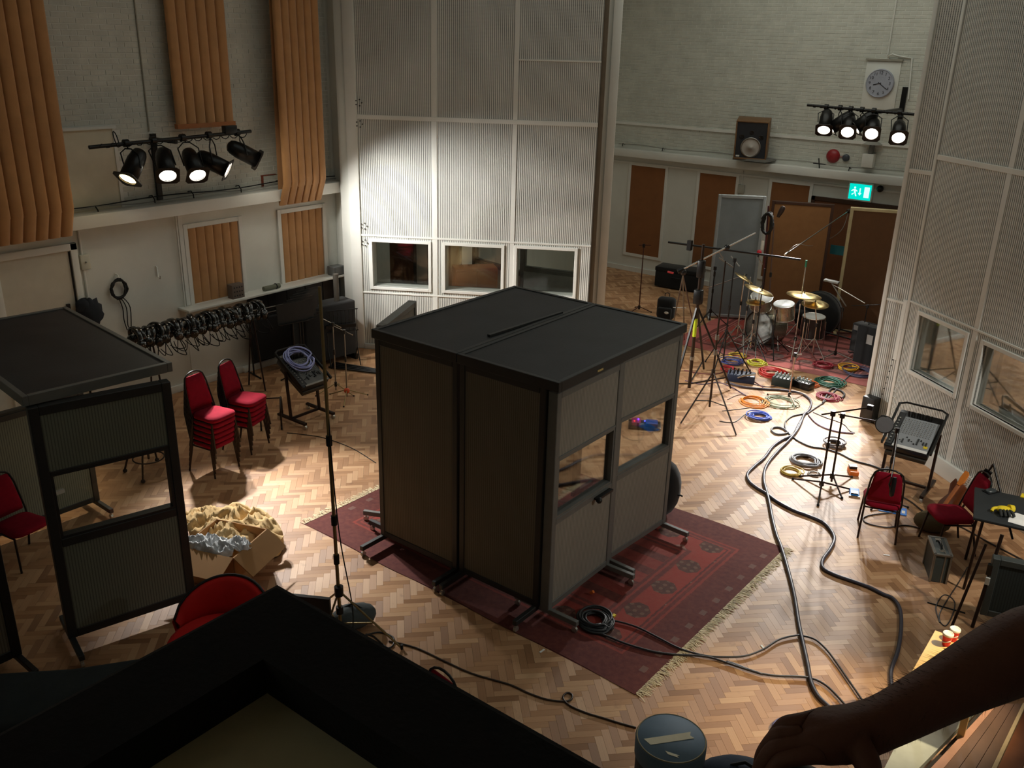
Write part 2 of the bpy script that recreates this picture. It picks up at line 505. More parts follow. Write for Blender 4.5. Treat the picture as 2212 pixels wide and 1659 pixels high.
# far door behind the brown screens
d2 = struct('door_2', MB().bb(-7.12, -5.05, YB - .04, YB, 0, 2.42), pm('brown_door', (120, 76, 46), .6, var=.1))
obj('door_frame', MB().bb(-7.2, -7.12, YB - .07, YB, 0, 2.5).bb(-5.05, -4.97, YB - .07, YB, 0, 2.5).bb(-7.2, -4.97, YB - .07, YB, 2.42, 2.5), pm('dark_door_frame', (66, 44, 30), .5), d2)
obj('leaf_gap', MB().bb(-6.09, -6.08, YB - .045, YB - .035, 0, 2.42), black, d2)

# ---------------------------------------------------------------- quilted absorbers
def quilt_channel(y0, y1, z0, z1, x, depth, curl=0.):
    """one stuffed channel, rounded in section; the foot may curl back to the wall"""
    m = MB(); nz = 14; ns = 7; vs = []
    for i in range(nz + 1):
        t = i / nz; z = z0 + (z1 - z0) * t
        back = 0.
        if curl and z - z0 < curl:
            k = 1 - (z - z0) / curl; back = -k * k * .16
        for j in range(ns):
            a = PI * j / (ns - 1)
            yy = (y0 + y1) / 2 - math.cos(a) * (y1 - y0) / 2
            vs.append((x + back + math.sin(a) ** .6 * depth, yy, z))
    fs = []
    for i in range(nz):
        for j in range(ns - 1):
            fs.append((i * ns + j, i * ns + j + 1, (i + 1) * ns + j + 1, (i + 1) * ns + j))
    m.add(vs, fs, True)
    m.add(vs[:ns], [tuple(range(ns))[::-1]]); m.add(vs[-ns:], [tuple(range(ns))])
    m.add([vs[0], vs[nz * ns], vs[nz * ns + ns - 1], vs[ns - 1]], [(0, 1, 2, 3)])
    return m
def hanging(label, y0, y1, z0, z1, x, n, curl, batten=False):
    t = thing('quilted_absorber', label, 'acoustic curtain', (x, (y0 + y1) / 2, z0), 0, 'quilted absorbers on the left wall')
    obj('backing_cloth', MB().bb(x - .02, x + .004, y0 + .01, y1 - .01, z0 + (curl + .01 if curl else 0), z1), orange_cloth, t, world=True)
    w = (y1 - y0) / n
    for i in range(n):
        obj('padded_channel', quilt_channel(y0 + i * w, y0 + (i + 1) * w, z0, z1, x, .05, curl), orange_cloth, t, world=True)
    if batten:
        obj('batten', MB().bb(x - .03, x + .055, y0 - .01, y1 + .01, z0 - .07, z0), pm('batten_wood', (168, 104, 54), .6), t, world=True, label='wooden batten along the foot')
    return t
hanging('long orange quilted absorber at the far left, over the white door', 5.02, 6.22, 2.88, 8.5, -12.47, 7, .35)
hanging('short orange quilted absorber ending in a batten above the spotlight bar', 8.10, 9.12, 4.29, 8.5, -12.72, 6, 0, True)
hanging('long orange quilted absorber crossing the ledge beside the slotted partition', 9.86, 10.78, 2.86, 8.5, -12.49, 6, .30)

def wall_panel(label, wall, a0, a1, z0, z1, mat, n, group, crumple=False):
    if wall == 'y':
        t = thing('acoustic_wall_panel', label, 'wall panel', (XL, (a0 + a1) / 2, z0), 0, group)
        P = lambda d0, d1, s0, s1, q0, q1: MB().bb(XL + d0, XL + d1, s0, s1, q0, q1)
    else:
        t = thing('acoustic_wall_panel', label, 'wall panel', ((a0 + a1) / 2, YB, z0), 0, group)
        P = lambda d0, d1, s0, s1, q0, q1: MB().bb(s0, s1, YB - d1, YB - d0, q0, q1)
    fw = .075
    for q in ((a0 - fw, a0, z0 - fw, z1 + fw), (a1, a1 + fw, z0 - fw, z1 + fw)): obj('frame_stile', P(0, .035, *q), white_trim, t, world=True, bevel=.004, seg=1)
    for q in ((a0, a1, z0 - fw, z0), (a0, a1, z1, z1 + fw)): obj('frame_rail', P(0, .034, *q), white_trim, t, world=True, bevel=.004, seg=1)
    if n > 1:
        w = (a1 - a0) / n
        for i in range(n):
            obj('padded_channel', quilt_channel(a0 + i * w, a0 + (i + 1) * w, z0 + .001, z1 - .001, XL + .002, .02), mat, t, world=True)
    else:
        obj('cloth_infill', P(.002, .02, a0, a1, z0, z1), mat, t, world=True)
    return t
wall_panel('orange quilted wall panel in a white frame, left one, behind the brick on the shelf', 'y', 8.20, 9.17, 1.42, 2.66, orange_cloth, 6, 'quilted wall panels')
wall_panel('orange quilted wall panel in a white frame under the long absorber', 'y', 10.06, 11.0, 1.42, 2.66, orange_cloth, 6, 'quilted wall panels')
wall_panel('tall brown cloth panel on the far wall, leftmost, beside the thin bare stand', 'x', -11.92, -10.95, .48, 2.72, brown_cloth, 1, 'brown panels on the far wall')
wall_panel('tall brown cloth panel on the far wall, behind the grey screen', 'x', -10.0, -9.06, .48, 2.72, brown_cloth, 1, 'brown panels on the far wall')
wall_panel('tall brown cloth panel on the far wall, right of the grey screen', 'x', -8.17, -7.28, .48, 2.70, brown_cloth, 1, 'brown panels on the far wall')

# ---------------------------------------------------------------- slotted white partitions
slot_back = slot_mat('slotted_board', (196, 198, 192), .0333, .12, .021, .6)
rib_mat = pm('slotted_board_ribs', (222, 223, 216), .55, var=.09, vs=1.1)
rivet = pm('dark_rivet', (60, 58, 54), .5)
def partition(name, label, loc, ang, s0, s1, seams, rails, wins, ztop, base, thick=.32):
    t = thing(name, label, 'partition', loc, ang)
    xs = sorted({s0, s1, *[a for w in wins for a in w[:2]]}); zs = sorted({0, ztop, *[a for w in wins for a in w[2:]]})
    inwin = lambda x, z: any(w[0] < x < w[1] and w[2] < z < w[3] for w in wins)
    for nm, y0, y1, mat in (('slotted_board', 0, .03, slot_back), ('rear_board', thick - .03, thick, rib_mat)):
        m = MB()
        for i in range(len(xs) - 1):
            for j in range(len(zs) - 1):
                if not inwin((xs[i] + xs[i + 1]) / 2, (zs[j] + zs[j + 1]) / 2): m.bb(xs[i], xs[i + 1], y0, y1, zs[j], zs[j + 1])
        obj(nm, m, mat, t)
    # slats between the slots: hundreds too fine to pick apart
    m = MB(); x = s0 + .0333 * .5
    k = math.floor(s0 / .0333) * .0333
    x = k + .0333
    while x < s1 - .005:
        segs = [(0, ztop)]
        for w in wins:
            if w[0] - .07 < x < w[1] + .07:
                segs = [q for a, b in segs for q in ((a, min(b, w[2] - .05)), (max(a, w[3] + .05), b)) if q[1] - q[0] > .02]
        for a, b in segs: m.bb(x - .0095, x + .0095, -.005, .0, max(a, base), b)
        x += .0333
    obj('slats', m, rib_mat, t, kind='stuff')
    for s in seams: obj('cover_strip', MB().bb(s - .04, s + .04, -.016, .0, base, ztop), white_trim, t)
    for (a, b, z, h) in rails: obj('rail', MB().bb(a, b, -.02, .0, z - h / 2, z + h / 2), white_trim, t, bevel=.004, seg=1)
    for (a, b, q0, q1) in wins:
        w = MB()
        e = .055
        w.bb(a - e, a, -.03, thick, q0 - e, q1 + e).bb(b, b + e, -.03, thick, q0 - e, q1 + e).bb(a, b, -.03, thick, q0 - e, q0).bb(a, b, -.03, thick, q1, q1 + e)
        wf = obj('window_frame', w, white_trim, t, bevel=.004, seg=1)
        obj('pane', MB().bb(a, b, .06, .066, q0, q1), glass, wf)
        obj('pane', MB().bb(a, b, thick - .06, thick - .054, q0, q1), glass, wf)
    if base: obj('baseboard', MB().bb(s0 + (.6 if base > .15 else 0), s1, -.05, .0, 0, base), white_trim, t, bevel=.006)
    return t
dC = math.atan2(.5167, .8562)
pc = partition('slotted_partition', 'tall white slotted partition with three windows in the middle of the hall', (-12.179, 11.427, 0), dC,
               -.10, 4.12, [1.283, 2.695], [(-.1, 4.12, 4.285, .075), (-.1, 4.12, 2.19, .035), (2.735, 4.12, 5.3, .03), (-.1, 4.12, 1.11, .03)],
               [(.105, 1.155, 1.235, 2.075), (1.47, 2.505, 1.235, 2.075), (2.79, 3.835, 1.24, 2.085)], 8.5, .10)
obj('hinge_post', MB().bb(-.46, -.10, .0, .30, 0, 8.5), white, pc, bevel=.01)
obj('hinge_post', MB().bb(-.30, -.10, -.03, .0, 0, 8.5), white_trim, pc, bevel=.006)
obj('end_recess', MB().bb(4.12, 4.20, .06, .30, 0, 8.5), pm('brown_grey_recess', (112, 100, 84), .8), pc)  # brown-grey, darker than the white boards beside it
obj('end_post', MB().bb(4.27, 4.42, .45, .62, 0, 8.5).bb(4.12, 4.27, .5, .6, 0, 8.5), white_trim, pc, bevel=.006)
m = MB()
for (sx, sz) in ((-.06, 4.52), (-.06, 4.16), (-.04, 2.36), (-.04, 2.05)):
    for k in range(5):
        a = 2 * PI * k / 5; m.cyl((sx + .055 * math.cos(a), -.012, sz + .055 * math.sin(a)), (sx + .055 * math.cos(a), -.03, sz + .055 * math.sin(a)), .013, 6)
obj('bolts', m, rivet, pc, kind='stuff')
obj('cable_port', MB().bb(.42, .58, -.03, -.008, .52, .72), black, pc, label='small dark opening near the floor')

dR = math.atan2(-.6408, .7677)
pr = partition('slotted_partition', 'tall white slotted partition with two windows beside the mixing desk', (-2.265, 12.985, 0), dR,
               -1.25, 4.4, [.22, 1.62], [(-1.25, 4.4, 4.235, .07), (-1.25, 4.4, 2.17, .03)],
               [(-.93, .06, 1.2, 2.04), (.42, 1.42, 1.19, 2.03), (1.82, 2.8, 1.19, 2.03)], 8.5, .245)
m = MB()
for k in range(9):
    for q in (0, 1): m.ball((-1.15 + q * .035 + .02 * math.sin(k), -.02, .34 + k * .085), .012, 6)
obj('bolts', m, white_trim, pr, kind='stuff')
obj('edge_post', MB().bb(-1.25, -1.19, -.025, .30, 0, 8.5), rib_mat, pr, bevel=.006)
# narrow end leaf with its own little window
lA, lB = Vector((-3.69, 14.34, 0)), Vector((-3.19, 14.19, 0))
dL = math.atan2((lB - lA).y, (lB - lA).x); wL = (lB - lA).length
pl = partition('slotted_partition_leaf', 'narrow white slotted end leaf left of the mixing desk partition', lA, dL, 0, wL, [], [(0, wL, 3.95, .06), (0, wL, 2.0, .04)],
               [(wL - .15, wL - .03, 1.15, 2.0)], 8.5, .0, .22)
obj('edge_post', MB().bb(-.05, .02, -.03, .24, 0, 8.5), white_trim, pl, bevel=.006)
m = MB()
for k in range(8): m.ball((.22 + .012 * k, -.014, .38 + k * .1), .011, 6)
obj('bolts', m, rivet, pl, kind='stuff')
ft = obj('castor_housing', MB().bb(.02, .24, -.20, -.03, .02, .42), black, pl, bevel=.01, label='black castor housing at its foot')
obj('shim', MB().bb(.24, .48, -.10, -.03, .0, .06), white_trim, pl)
# ================================================================ studio screens (gobos)
slot_grey = slot_mat('slotted_grey_infill', (164, 158, 146), .026, .55, 0, .8)
slot_shaded = slot_mat('slotted_shaded_infill', (122, 114, 98), .026, .6, 0, .85)  # same infill as the grey one, with shade put into the colour
slot_green = slot_mat('slotted_green_grey_infill', (132, 138, 124), .026, .55, 0, .8)
castor_mat = pm('castor_metal', (196, 194, 186), .3, metal=.7, var=.05)
def gobo(label, p0, p1, z0, z1, t=.11, win=None, fm=None, im=None, feet=True, group=None, fw=.07, foot=.34, inner=True, castors=True, back_feet=True):
    """framed screen from p0 to p1; its face is on the right-hand side of the walk p0 -> p1 reversed (local -y)"""
    p0, p1 = Vector((p0[0], p0[1], 0)), Vector((p1[0], p1[1], 0))
    d = p1 - p0; w = d.length; ang = math.atan2(d.y, d.x)
    fm = fm or grey_frame; im = im or slot_grey
    g = thing('studio_screen', label, 'screen', p0, ang, group)
    for x0 in (0, w - fw): obj('stile', MB().bb(x0, x0 + fw, 0, t, z0, z1), fm, g, bevel=.006, seg=1)
    zr = [(z0, z0 + fw), (z1 - fw, z1)]
    fills = [(z0 + fw, z1 - fw)]
    if win:
        a, b = win
        zr += [(a - fw, a), (b, b + .03)]
        fills = [(z0 + fw, a - fw), (b + .03, z1 - fw)]
    for a, b in zr: obj('rail', MB().bb(fw, w - fw, 0.002, t - .002, a, b), fm, g, bevel=.005, seg=1)
    for a, b in fills: obj('slotted_infill', MB().bb(fw, w - fw, .012, t - .012, a, b), im, g)
    if win:
        a, b = win
        e = .025
        fr = obj('glazing_bead', MB().bb(fw, fw + e, .01, t - .01, a, b).bb(w - fw - e, w - fw, .01, t - .01, a, b).bb(fw + e, w - fw - e, .01, t - .01, a, a + e).bb(fw + e, w - fw - e, .01, t - .01, b - e, b), fm, g)
        obj('pane', MB().bb(fw + e, w - fw - e, t / 2 - .003, t / 2 + .003, a + e, b - e), glass, fr)
    if feet:
        for x0 in (.035, w - .035):
            y0 = -foot; y1 = t + (foot if back_feet else .02)
            f = obj('foot', MB().bb(x0 - .025, x0 + .025, y0, y1, z0 - .045, z0 + .012), fm, g, bevel=.004, seg=1)
            for yy in ((y0 + .03, y1 - .03) if back_feet else (y0 + .03,)):
                obj('castor', MB().cyl((x0, yy, .06), (x0, yy, z0 - .04), .014, 8).cyl((x0 - .014, yy, .032), (x0 + .014, yy, .032), .032, 14), castor_mat, f)
    return g
def roof_panel(label, c, rz, sx, sy, z0, z1, group=None, mat=None, rim=None):
    g = thing('roof_panel', label, 'roof panel', (c[0], c[1], z0), rz, group)
    h = z1 - z0; e = .05; rim = rim or dark_frame
    obj('felt_top', MB().bb(-sx / 2 + e, sx / 2 - e, -sy / 2 + e, sy / 2 - e, 0, h - .012), mat or roof_felt, g)
    for q in ((-sx / 2, sx / 2, -sy / 2, -sy / 2 + e), (-sx / 2, sx / 2, sy / 2 - e, sy / 2), (-sx / 2, -sx / 2 + e, -sy / 2 + e, sy / 2 - e), (sx / 2 - e, sx / 2, -sy / 2 + e, sy / 2 - e)):
        obj('rim', MB().bb(*q, 0, h), rim, g, bevel=.004, seg=1)
    return g
BX0, BX1, BY0, BY1, BZ = -6.83, -4.42, 6.47, 8.93, 2.56
gobo('plain dark slotted screen, left half of the big booth face in shadow', (BX0, BY0), (-5.64, BY0), .13, BZ, im=slot_shaded, fm=dark_frame, group='plain screens of the big booth')
gobo('plain dark slotted screen, right half of the big booth face in shadow', (-5.61, BY0), (BX1 - .12, BY0), .13, BZ, im=slot_shaded, fm=dark_frame, group='plain screens of the big booth')
gobo('grey slotted screen with a window, nearer half of the booth side on the red rug', (BX1, BY0 + .03), (BX1, 7.68), .13, 2.53, win=(1.17, 1.82), group='window screens of the big booth')
gobo('grey slotted screen with a window, farther half of the booth side facing the drums', (BX1 - .05, 7.72), (BX1 + .03, 8.92), .13, 2.55, win=(1.17, 1.82), group='window screens of the big booth')
gobo('plain screen closing the back of the big booth on the left wall side, nearer', (BX0, 7.68), (BX0, BY0 + .13), .13, BZ, im=slot_shaded, fm=dark_frame, back_feet=False)
gobo('plain screen closing the back of the big booth on the left wall side, farther', (BX0, 8.92), (BX0, 7.71), .13, BZ, im=slot_shaded, fm=dark_frame, back_feet=False)
gobo('plain screen at the rear left of the big booth beside the doorway', (-5.66, BY1), (BX0 + .13, BY1), .13, BZ, im=slot_shaded, fm=dark_frame, back_feet=False)
# door-like screen standing open behind the left corner
gobo('grey screen standing open behind the far left corner of the big booth', F(882, 648, 2.56), F(812, 702, 2.56), .13, 2.56, im=slot_grey, fm=grey_frame, feet=True, foot=.25)
cx, cy = (BX0 + BX1) / 2, (BY0 + BY1) / 2
hx = (BX1 - BX0) / 2
roof_panel('flat black roof panel on the big booth, left half with dusty smears', ((BX0 - 5.625) / 2 - .01, cy, 0), 0, (-5.625 - BX0) + .01, BY1 - BY0 + .06, 2.565, 2.665, 'roof panels of the big booth')
roof_panel('flat black roof panel on the big booth, right half next to the drums', ((BX1 - 5.615) / 2 + .02, cy, 0), 0, (BX1 + 5.615) + .05, BY1 - BY0 + .06, 2.565, 2.665, 'roof panels of the big booth')
tag(obj('batten_offcut', MB().beam((-5.75, 7.1, 2.669), (-5.68, 8.35, 2.669), .04, .025), dark_frame), 'thin dark batten lying along the joint of the booth roof', 'batten')
tag(obj('tape_scrap', MB().box((BX1 + .042, 7.15, 2.60), (.012, .10, .02)), pm('yellow_tape', (214, 190, 120), .7)), 'small yellowed tape scrap on the rim of the booth roof', 'tape')
# latch on the near window screen
lt = thing('door_latch', 'black lever latch below the window of the nearer booth screen', 'latch', (BX1 + .02, 7.42, 1.12))
obj('bar', MB().bb(-.02, .03, -.16, .14, -.012, .012), black, lt); obj('knob', MB().ball((.03, -.14, -.01), .035, 10), black, lt)

# second booth at the left
gobo('dark green-grey screen with a window, front of the left booth', F(150, 1388, .10), F(424, 1296, .10), .13, 2.52, win=(1.20, 1.86), im=slot_green, fm=dark_frame, fw=.085)
roof_panel('flat black roof panel covering the left booth, catching light on its corner', (-8.93, 3.98, 0), R(-6.5), 2.58, 1.36, 2.53, 2.625, None, pm('dusty_roof_felt', (52, 52, 54), .6, var=.3, vs=1.8, bump=.3, bs=60), grey_frame)
gobo('dark screen at the back of the left booth with a window, behind the red chair', (-10.12, 3.36), (-10.08, 4.82), .13, 2.52, win=(1.55, 2.2), im=slot_green, fm=dark_frame)
gobo('black screen seen edge-on at the far left edge of the room', (-7.82, 1.58), (-7.80, 2.79), .13, 2.5, im=slot_shaded, fm=black, fw=.09)
tag(obj('tape_label', MB().box((-7.685, 3.315, 1.66), (.03, .09, .035)), white_trim), 'small white tape label on the post of the left booth', 'tape')

# screens by the drums
def gpix(a, b, z): return F(*a, z), F(*b, z)
gs0, gs1 = Vector((-8.24, 17.75, 0)), Vector((-7.40, 18.25, 0))
grey_cloth = pm('grey_screen_cloth', (124, 132, 134), .8, var=.16, vs=1.6, bump=.2, bs=120)
def soft_screen(label, p0, p1, z0, z1, cloth, frame, fw=.06, t=.1):
    p0, p1 = Vector((p0[0], p0[1], 0)), Vector((p1[0], p1[1], 0)); d = p1 - p0; w = d.length
    g = thing('studio_screen', label, 'screen', p0, math.atan2(d.y, d.x))
    for x0 in (0, w - fw): obj('stile', MB().bb(x0, x0 + fw, 0, t, z0, z1), frame, g, bevel=.005, seg=1)
    for a in (z0, z1 - fw): obj('rail', MB().bb(fw, w - fw, .001, t - .001, a, a + fw), frame, g, bevel=.005, seg=1)
    obj('cloth_infill', MB().bb(fw, w - fw, .012, t - .012, z0 + fw, z1 - fw), cloth, g)
    for x0 in (.06, w - .06):
        obj('foot', MB().bb(x0 - .03, x0 + .03, -.18, t + .18, 0, .05), frame, g)
    return g
soft_screen('tall grey cloth screen in a pale frame beside the drum kit', gs0, gs1, .05, 2.69, grey_cloth, pm('pale_grey_frame', (150, 156, 156), .5))
soft_screen('tall brown cloth screen in a dark frame directly behind the drum kit', (-7.50, 18.83), (-6.32, 19.30), .05, 2.53, pm('tan_screen_cloth', (152, 108, 66), .9, var=.08), pm('mahogany_frame', (70, 42, 28), .5))
soft_screen('brown cloth screen in a cream frame at the right, below the exit sign', (-5.74, 18.55), (-4.40, 19.08), .05, 2.64, pm('umber_screen_cloth', (104, 72, 44), .9, var=.08), pm('cream_frame', (196, 182, 140), .5))
# screens and furniture standing behind the middle partition, seen through its windows
def s2(s, dd): return Vector((-12.179 + .8562 * s - .5167 * dd, 11.427 + .5167 * s + .8562 * dd, 0))
soft_screen('dark brown screen behind the left window of the middle partition', s2(-.3, 1.3), s2(.55, 1.7), .05, 2.3, pm('umber_screen_cloth2', (92, 58, 36), .9), dark_frame)
soft_screen('rust brown screen behind the left window, right of a dark gap', s2(.75, 1.9), s2(1.40, 2.2), .05, 2.4, brown_cloth, dark_frame)
gobo('grey screen with a pale-edged window behind the right window of the middle partition', s2(2.75, 1.0), s2(4.0, .62), .13, 2.5, win=(1.5, 2.15), im=pm('grey_board', (180, 180, 178), .7), fm=pm('grey_board2', (126, 126, 122), .6))
gobo('grey screen with a window behind the middle window of the partition', s2(1.55, 2.6), s2(2.75, 1.5), .13, 2.5, win=(1.25, 1.95), im=pm('grey_board', (180, 180, 178), .7), fm=pm('grey_board3', (104, 106, 104), .6))
cb = thing('low_cabinet', 'orange-brown wooden cabinet behind the middle window of the partition', 'cabinet', s2(1.9, 1.0), dC + .35)
obj('carcass', MB().bb(-.42, .42, 0, .4, .08, 1.42), pm('orange_wood', (186, 108, 58), .45, var=.1), cb, bevel=.008)
obj('door', MB().bb(-.40, -.005, -.02, 0, .12, 1.38), pm('orange_wood', (186, 108, 58)), cb, bevel=.004, seg=1)
obj('door', MB().bb(.005, .40, -.02, 0, .12, 1.38), pm('orange_wood', (186, 108, 58)), cb, bevel=.004, seg=1)
obj('plinth', MB().bb(-.40, .40, .02, .38, 0, .08), black, cb)

# ================================================================ spotlights
lens_w = emis('spotlight_lens', (255, 246, 226), 40)
lens_y = emis('warm_spotlight_lens', (255, 222, 150), 9)
can_in = pm('gel_frame_black', (30, 22, 16), .5)
def par_can(label, lens, aim, hang, warm, power, deg, group, size=1., col=(1, .975, .93), lit=True):
    lens, aim, hang = Vector(lens), Vector(aim), Vector(hang)
    d = (aim - lens).normalized()
    t = thing('spotlight', label, 'spotlight', lens, 0, group)
    M = Matrix.Translation(lens) @ rot_to(d)
    s = size
    obj('barrel', MB().lathe([(.120 * s, -.02), (.120 * s, .02), (.125 * s, .02), (.125 * s, -.30 * s), (.118 * s, -.33 * s)], 24, M, True, False), black_steel, t, world=True)
    obj('rear_cap', MB().lathe([(.118 * s, -.33 * s), (.108 * s, -.40 * s), (.085 * s, -.45 * s), (.04 * s, -.475 * s), (1e-4, -.48 * s)], 24, M), black_steel, t, world=True)
    m = MB(); a = .165 * s; b = .118 * s
    sq = [(-a, -a), (a, -a), (a, a), (-a, a)]; n = 20
    outer = []
    for k in range(n):
        an = 2 * PI * k / n; c, q = math.cos(an), math.sin(an); f = a / max(abs(c), abs(q)); outer.append((c * f, q * f))
    inner = [(b * math.cos(2 * PI * k / n), b * math.sin(2 * PI * k / n)) for k in range(n)]
    vs = [(x, y, .02) for x, y in outer] + [(x, y, .02) for x, y in inner] + [(x, y, .03) for x, y in outer] + [(x, y, .03) for x, y in inner]
    fs = []
    for k in range(n):
        k2 = (k + 1) % n
        fs += [(k, n + k, n + k2, k2), (2 * n + k, 2 * n + k2, 3 * n + k2, 3 * n + k), (k, k2, 2 * n + k2, 2 * n + k), (n + k, 3 * n + k, 3 * n + k2, n + k2)]
    m.add(vs, fs, False, M); obj('gel_frame', m, can_in, t, world=True)
    obj('lens', MB().lathe([(.117 * s, .0), (.117 * s, .008), (.09 * s, .016), (1e-4, .022)], 24, M), warm, t, world=True, label='glowing lens')
    side = d.cross(Vector((0, 0, 1))).normalized()
    c = lens - d * .17 * s
    top = Vector((c.x * .4 + hang.x * .6, c.y * .4 + hang.y * .6, hang.z - .06))
    obj('yoke', MB().tube([c + side * .14 * s, c + side * .15 * s + (top - c) * .75, top + side * .05, top - side * .05, c - side * .15 * s + (top - c) * .75, c - side * .14 * s], .010, 6).cyl(top, hang, .012, 8), black_steel, t, world=True)
    obj('clamp', MB().cyl(hang + Vector((0, -.035, .01)), hang + Vector((0, .035, .01)), .055, 10) if abs(hang.x + 12.3) < .3 else MB().cyl(hang + Vector((-.035, 0, .01)), hang + Vector((.035, 0, .01)), .055, 10), black_steel, t, world=True)
    if lit:
        spot('spotlight_beam', lens + d * .05, aim, power, col, deg, .9, .10)
    return t
LX = -12.28
bar = thing('lighting_bar', 'black lighting bar on the left wall carrying five spotlights', 'lighting bar', (LX, 7.8, 4.13))
obj('pipe', MB().cyl((LX, 6.46, 4.10), (LX, 9.12, 4.16), .027, 12), black_steel, bar, world=True)
obj('wall_bracket', MB().bb(XL + .01, XL + .06, 7.74, 7.82, 3.16, 4.16).bb(XL + .02, LX + .02, 7.76, 7.80, 4.06, 4.11), black_steel, bar, world=True)
obj('cable_wrap', MB().tube([(LX + .03 * math.cos(k * 1.1), 6.6 + k * .028, 4.105 + .03 * math.sin(k * 1.1)) for k in range(88)], .007, 5), rubber, bar, world=True)
obj('cable_loop', MB().torus((LX, 6.86, 4.19), .10, .008, (.6, .7, .2), 18, 5), rubber, bar, world=True)
obj('junction_head', MB().bb(LX - .05, LX + .05, 8.62, 8.84, 4.15, 4.27), black_plastic, bar, world=True, bevel=.01)
gl = 'spotlights on the left bar'
def Lp(x, y): return WX(x, y, -12.08)
par_can('spotlight on the left bar tilted toward the far left, its lens warm yellow', Lp(277, 384), (-10.9, 3.6, 0), (LX, 7.0, 4.11), lens_y, LAMP_LEFT * .22, 46, gl, col=(1, .8, .52))
par_can('second spotlight from the left on the left bar, pointing down', Lp(362, 377), (-8.3, 5.6, 0), (LX, 7.42, 4.12), lens_w, LAMP_LEFT, 38, gl)
par_can('middle spotlight of the five on the left bar', Lp(426, 376), (-8.0, 6.8, 0), (LX, 7.9, 4.13), lens_w, LAMP_LEFT, 38, gl)
par_can('fourth spotlight on the left bar, tilted to the right', Lp(489, 366), (-6.9, 12.9, .2), (LX, 8.35, 4.14), lens_w, LAMP_LEFT * 1.2, 50, gl)
par_can('rightmost spotlight on the left bar, aimed at the slotted partition', Lp(553, 344), (-10.45, 12.47, 1.6), (LX, 8.86, 4.15), lens_w, LAMP_LEFT * .62, 84, gl)

BYb = 18.9
bar2 = thing('lighting_bar', 'black lighting bar on the far wall below the clock carrying bright spotlights', 'lighting bar', (-6, BYb, 4.5))
obj('pipe', MB().cyl(WY(1744, 227, BYb), WY(1985, 248, BYb), .027, 12), black_steel, bar2, world=True)
obj('wall_bracket', MB().bb(-5.62, -5.56, BYb, YB, 4.44, 4.49).bb(-5.64, -5.54, YB - .05, YB, 4.2, 4.9), black_steel, bar2, world=True)
obj('cable_wrap', MB().tube([(-7.0 + k * .03, BYb + .03 * math.cos(k * 1.3), 4.505 - k * .0006 + .03 * math.sin(k * 1.3)) for k in range(66)], .007, 5), rubber, bar2, world=True)
gb = 'spotlights on the far bar'
bl = [(1780, 279, 1785, 232, 'leftmost spotlight on the far bar, beam toward the drums', (-5.4, 14.6, 0)),
      (1831, 284, 1838, 236, 'second spotlight from the left on the far bar', (-4.2, 12.0, 0)),
      (1883, 288, 1888, 240, 'third spotlight from the left on the far bar', (-3.5, 10.8, 0)),
      (1941, 296, 1944, 244, 'spotlight on the far bar nearest the slotted end leaf', (-2.9, 12.2, 0))]
for i, (x, y, hx_, hy_, lab, aim) in enumerate(bl):
    h = WY(hx_, hy_, BYb)
    par_can(lab, WY(x, y, BYb - .3), aim, h, lens_w, LAMP_BACK, 40, gb)
h = WY(1815, 234, BYb)
par_can('dark spotlight body on the far bar turned to the left, lens hidden', WY(1798, 276, BYb - .1), (-8.2, 17.75, 2.5), h, lens_w, LAMP_BACK * .12, 60, gb)
h = WY(1862, 238, BYb)
par_can('dark spotlight body on the far bar between two bright ones, lens hidden', WY(1850, 276, BYb - .1), (-9.5, 16, .2), h, lens_w, LAMP_BACK * .22, 60, gb)
# ================================================================ things on the walls
# cable hooks above the left ledge
for (x, y, wd) in ((200, 452, 'far left end'), (322, 428, 'below the lighting bracket'), (406, 418, 'below the middle spotlight'), (509, 406, 'below the gap of the spotlights'), (596, 395, 'beside the long absorber')):
    p = WX(x, y, XL)
    tag(obj('cable_hook', MB().tube([p + Vector((0, 0, .03)), p + Vector((.09, 0, .05)), p + Vector((.13, .01, .0)), p + Vector((.12, .02, -.06))], .010, 6), black_steel), 'small black cable hook above the left ledge, ' + wd, 'hook', 'cable hooks above the left ledge')
tag(obj('wall_cable', MB().tube(smooth_path([(XL + .07, 4.8 + i * .65, 3.22 + .018 * math.sin(i * 1.7)) for i in range(11)], 4), .009, 6), rubber), 'dark cable clipped along the wall just above the left ledge', 'cable')
tag(obj('wall_cable', MB().tube(smooth_path([(XL + .09, 4.8 + i * .65, 3.18 + .02 * math.sin(i * 2.3 + 1)) for i in range(11)], 4), .008, 6), pm('grey_cable', (150, 148, 140), .6)), 'pale grey cable sagging along the left ledge', 'cable')
tag(obj('wall_conduit', MB().tube([(XL + .02, 7.74, 8.4), (XL + .02, 7.74, 4.2)], .011, 8), pm('old_conduit', (164, 160, 146), .6)), 'thin grey conduit running up the brick wall by the short absorber', 'conduit')
tag(obj('wall_conduit', MB().tube([(XL + .02, 6.44, 2.93), (XL + .02, 6.44, 1.2)], .018, 8), white_trim), 'white conduit below the ledge by the white door', 'conduit')
tag(obj('wall_conduit', MB().tube([(XL + .05, 8.0, 2.93), (XL + .05, 8.0, .15)], .014, 8), white), 'thin white conduit left of the framed orange panel', 'conduit')
jb = thing('switch_box', 'pale switch box on the conduit by the white door', 'switch box', WX(180, 565, XL))
obj('case', MB().bb(0, .07, -.07, .07, -.11, .11), pm('pale_plastic', (206, 206, 190), .5), jb, bevel=.008); obj('toggle', MB().ball((.075, 0, .0), .014, 8), grey_frame, jb)
p = WX(338, 590, XL)
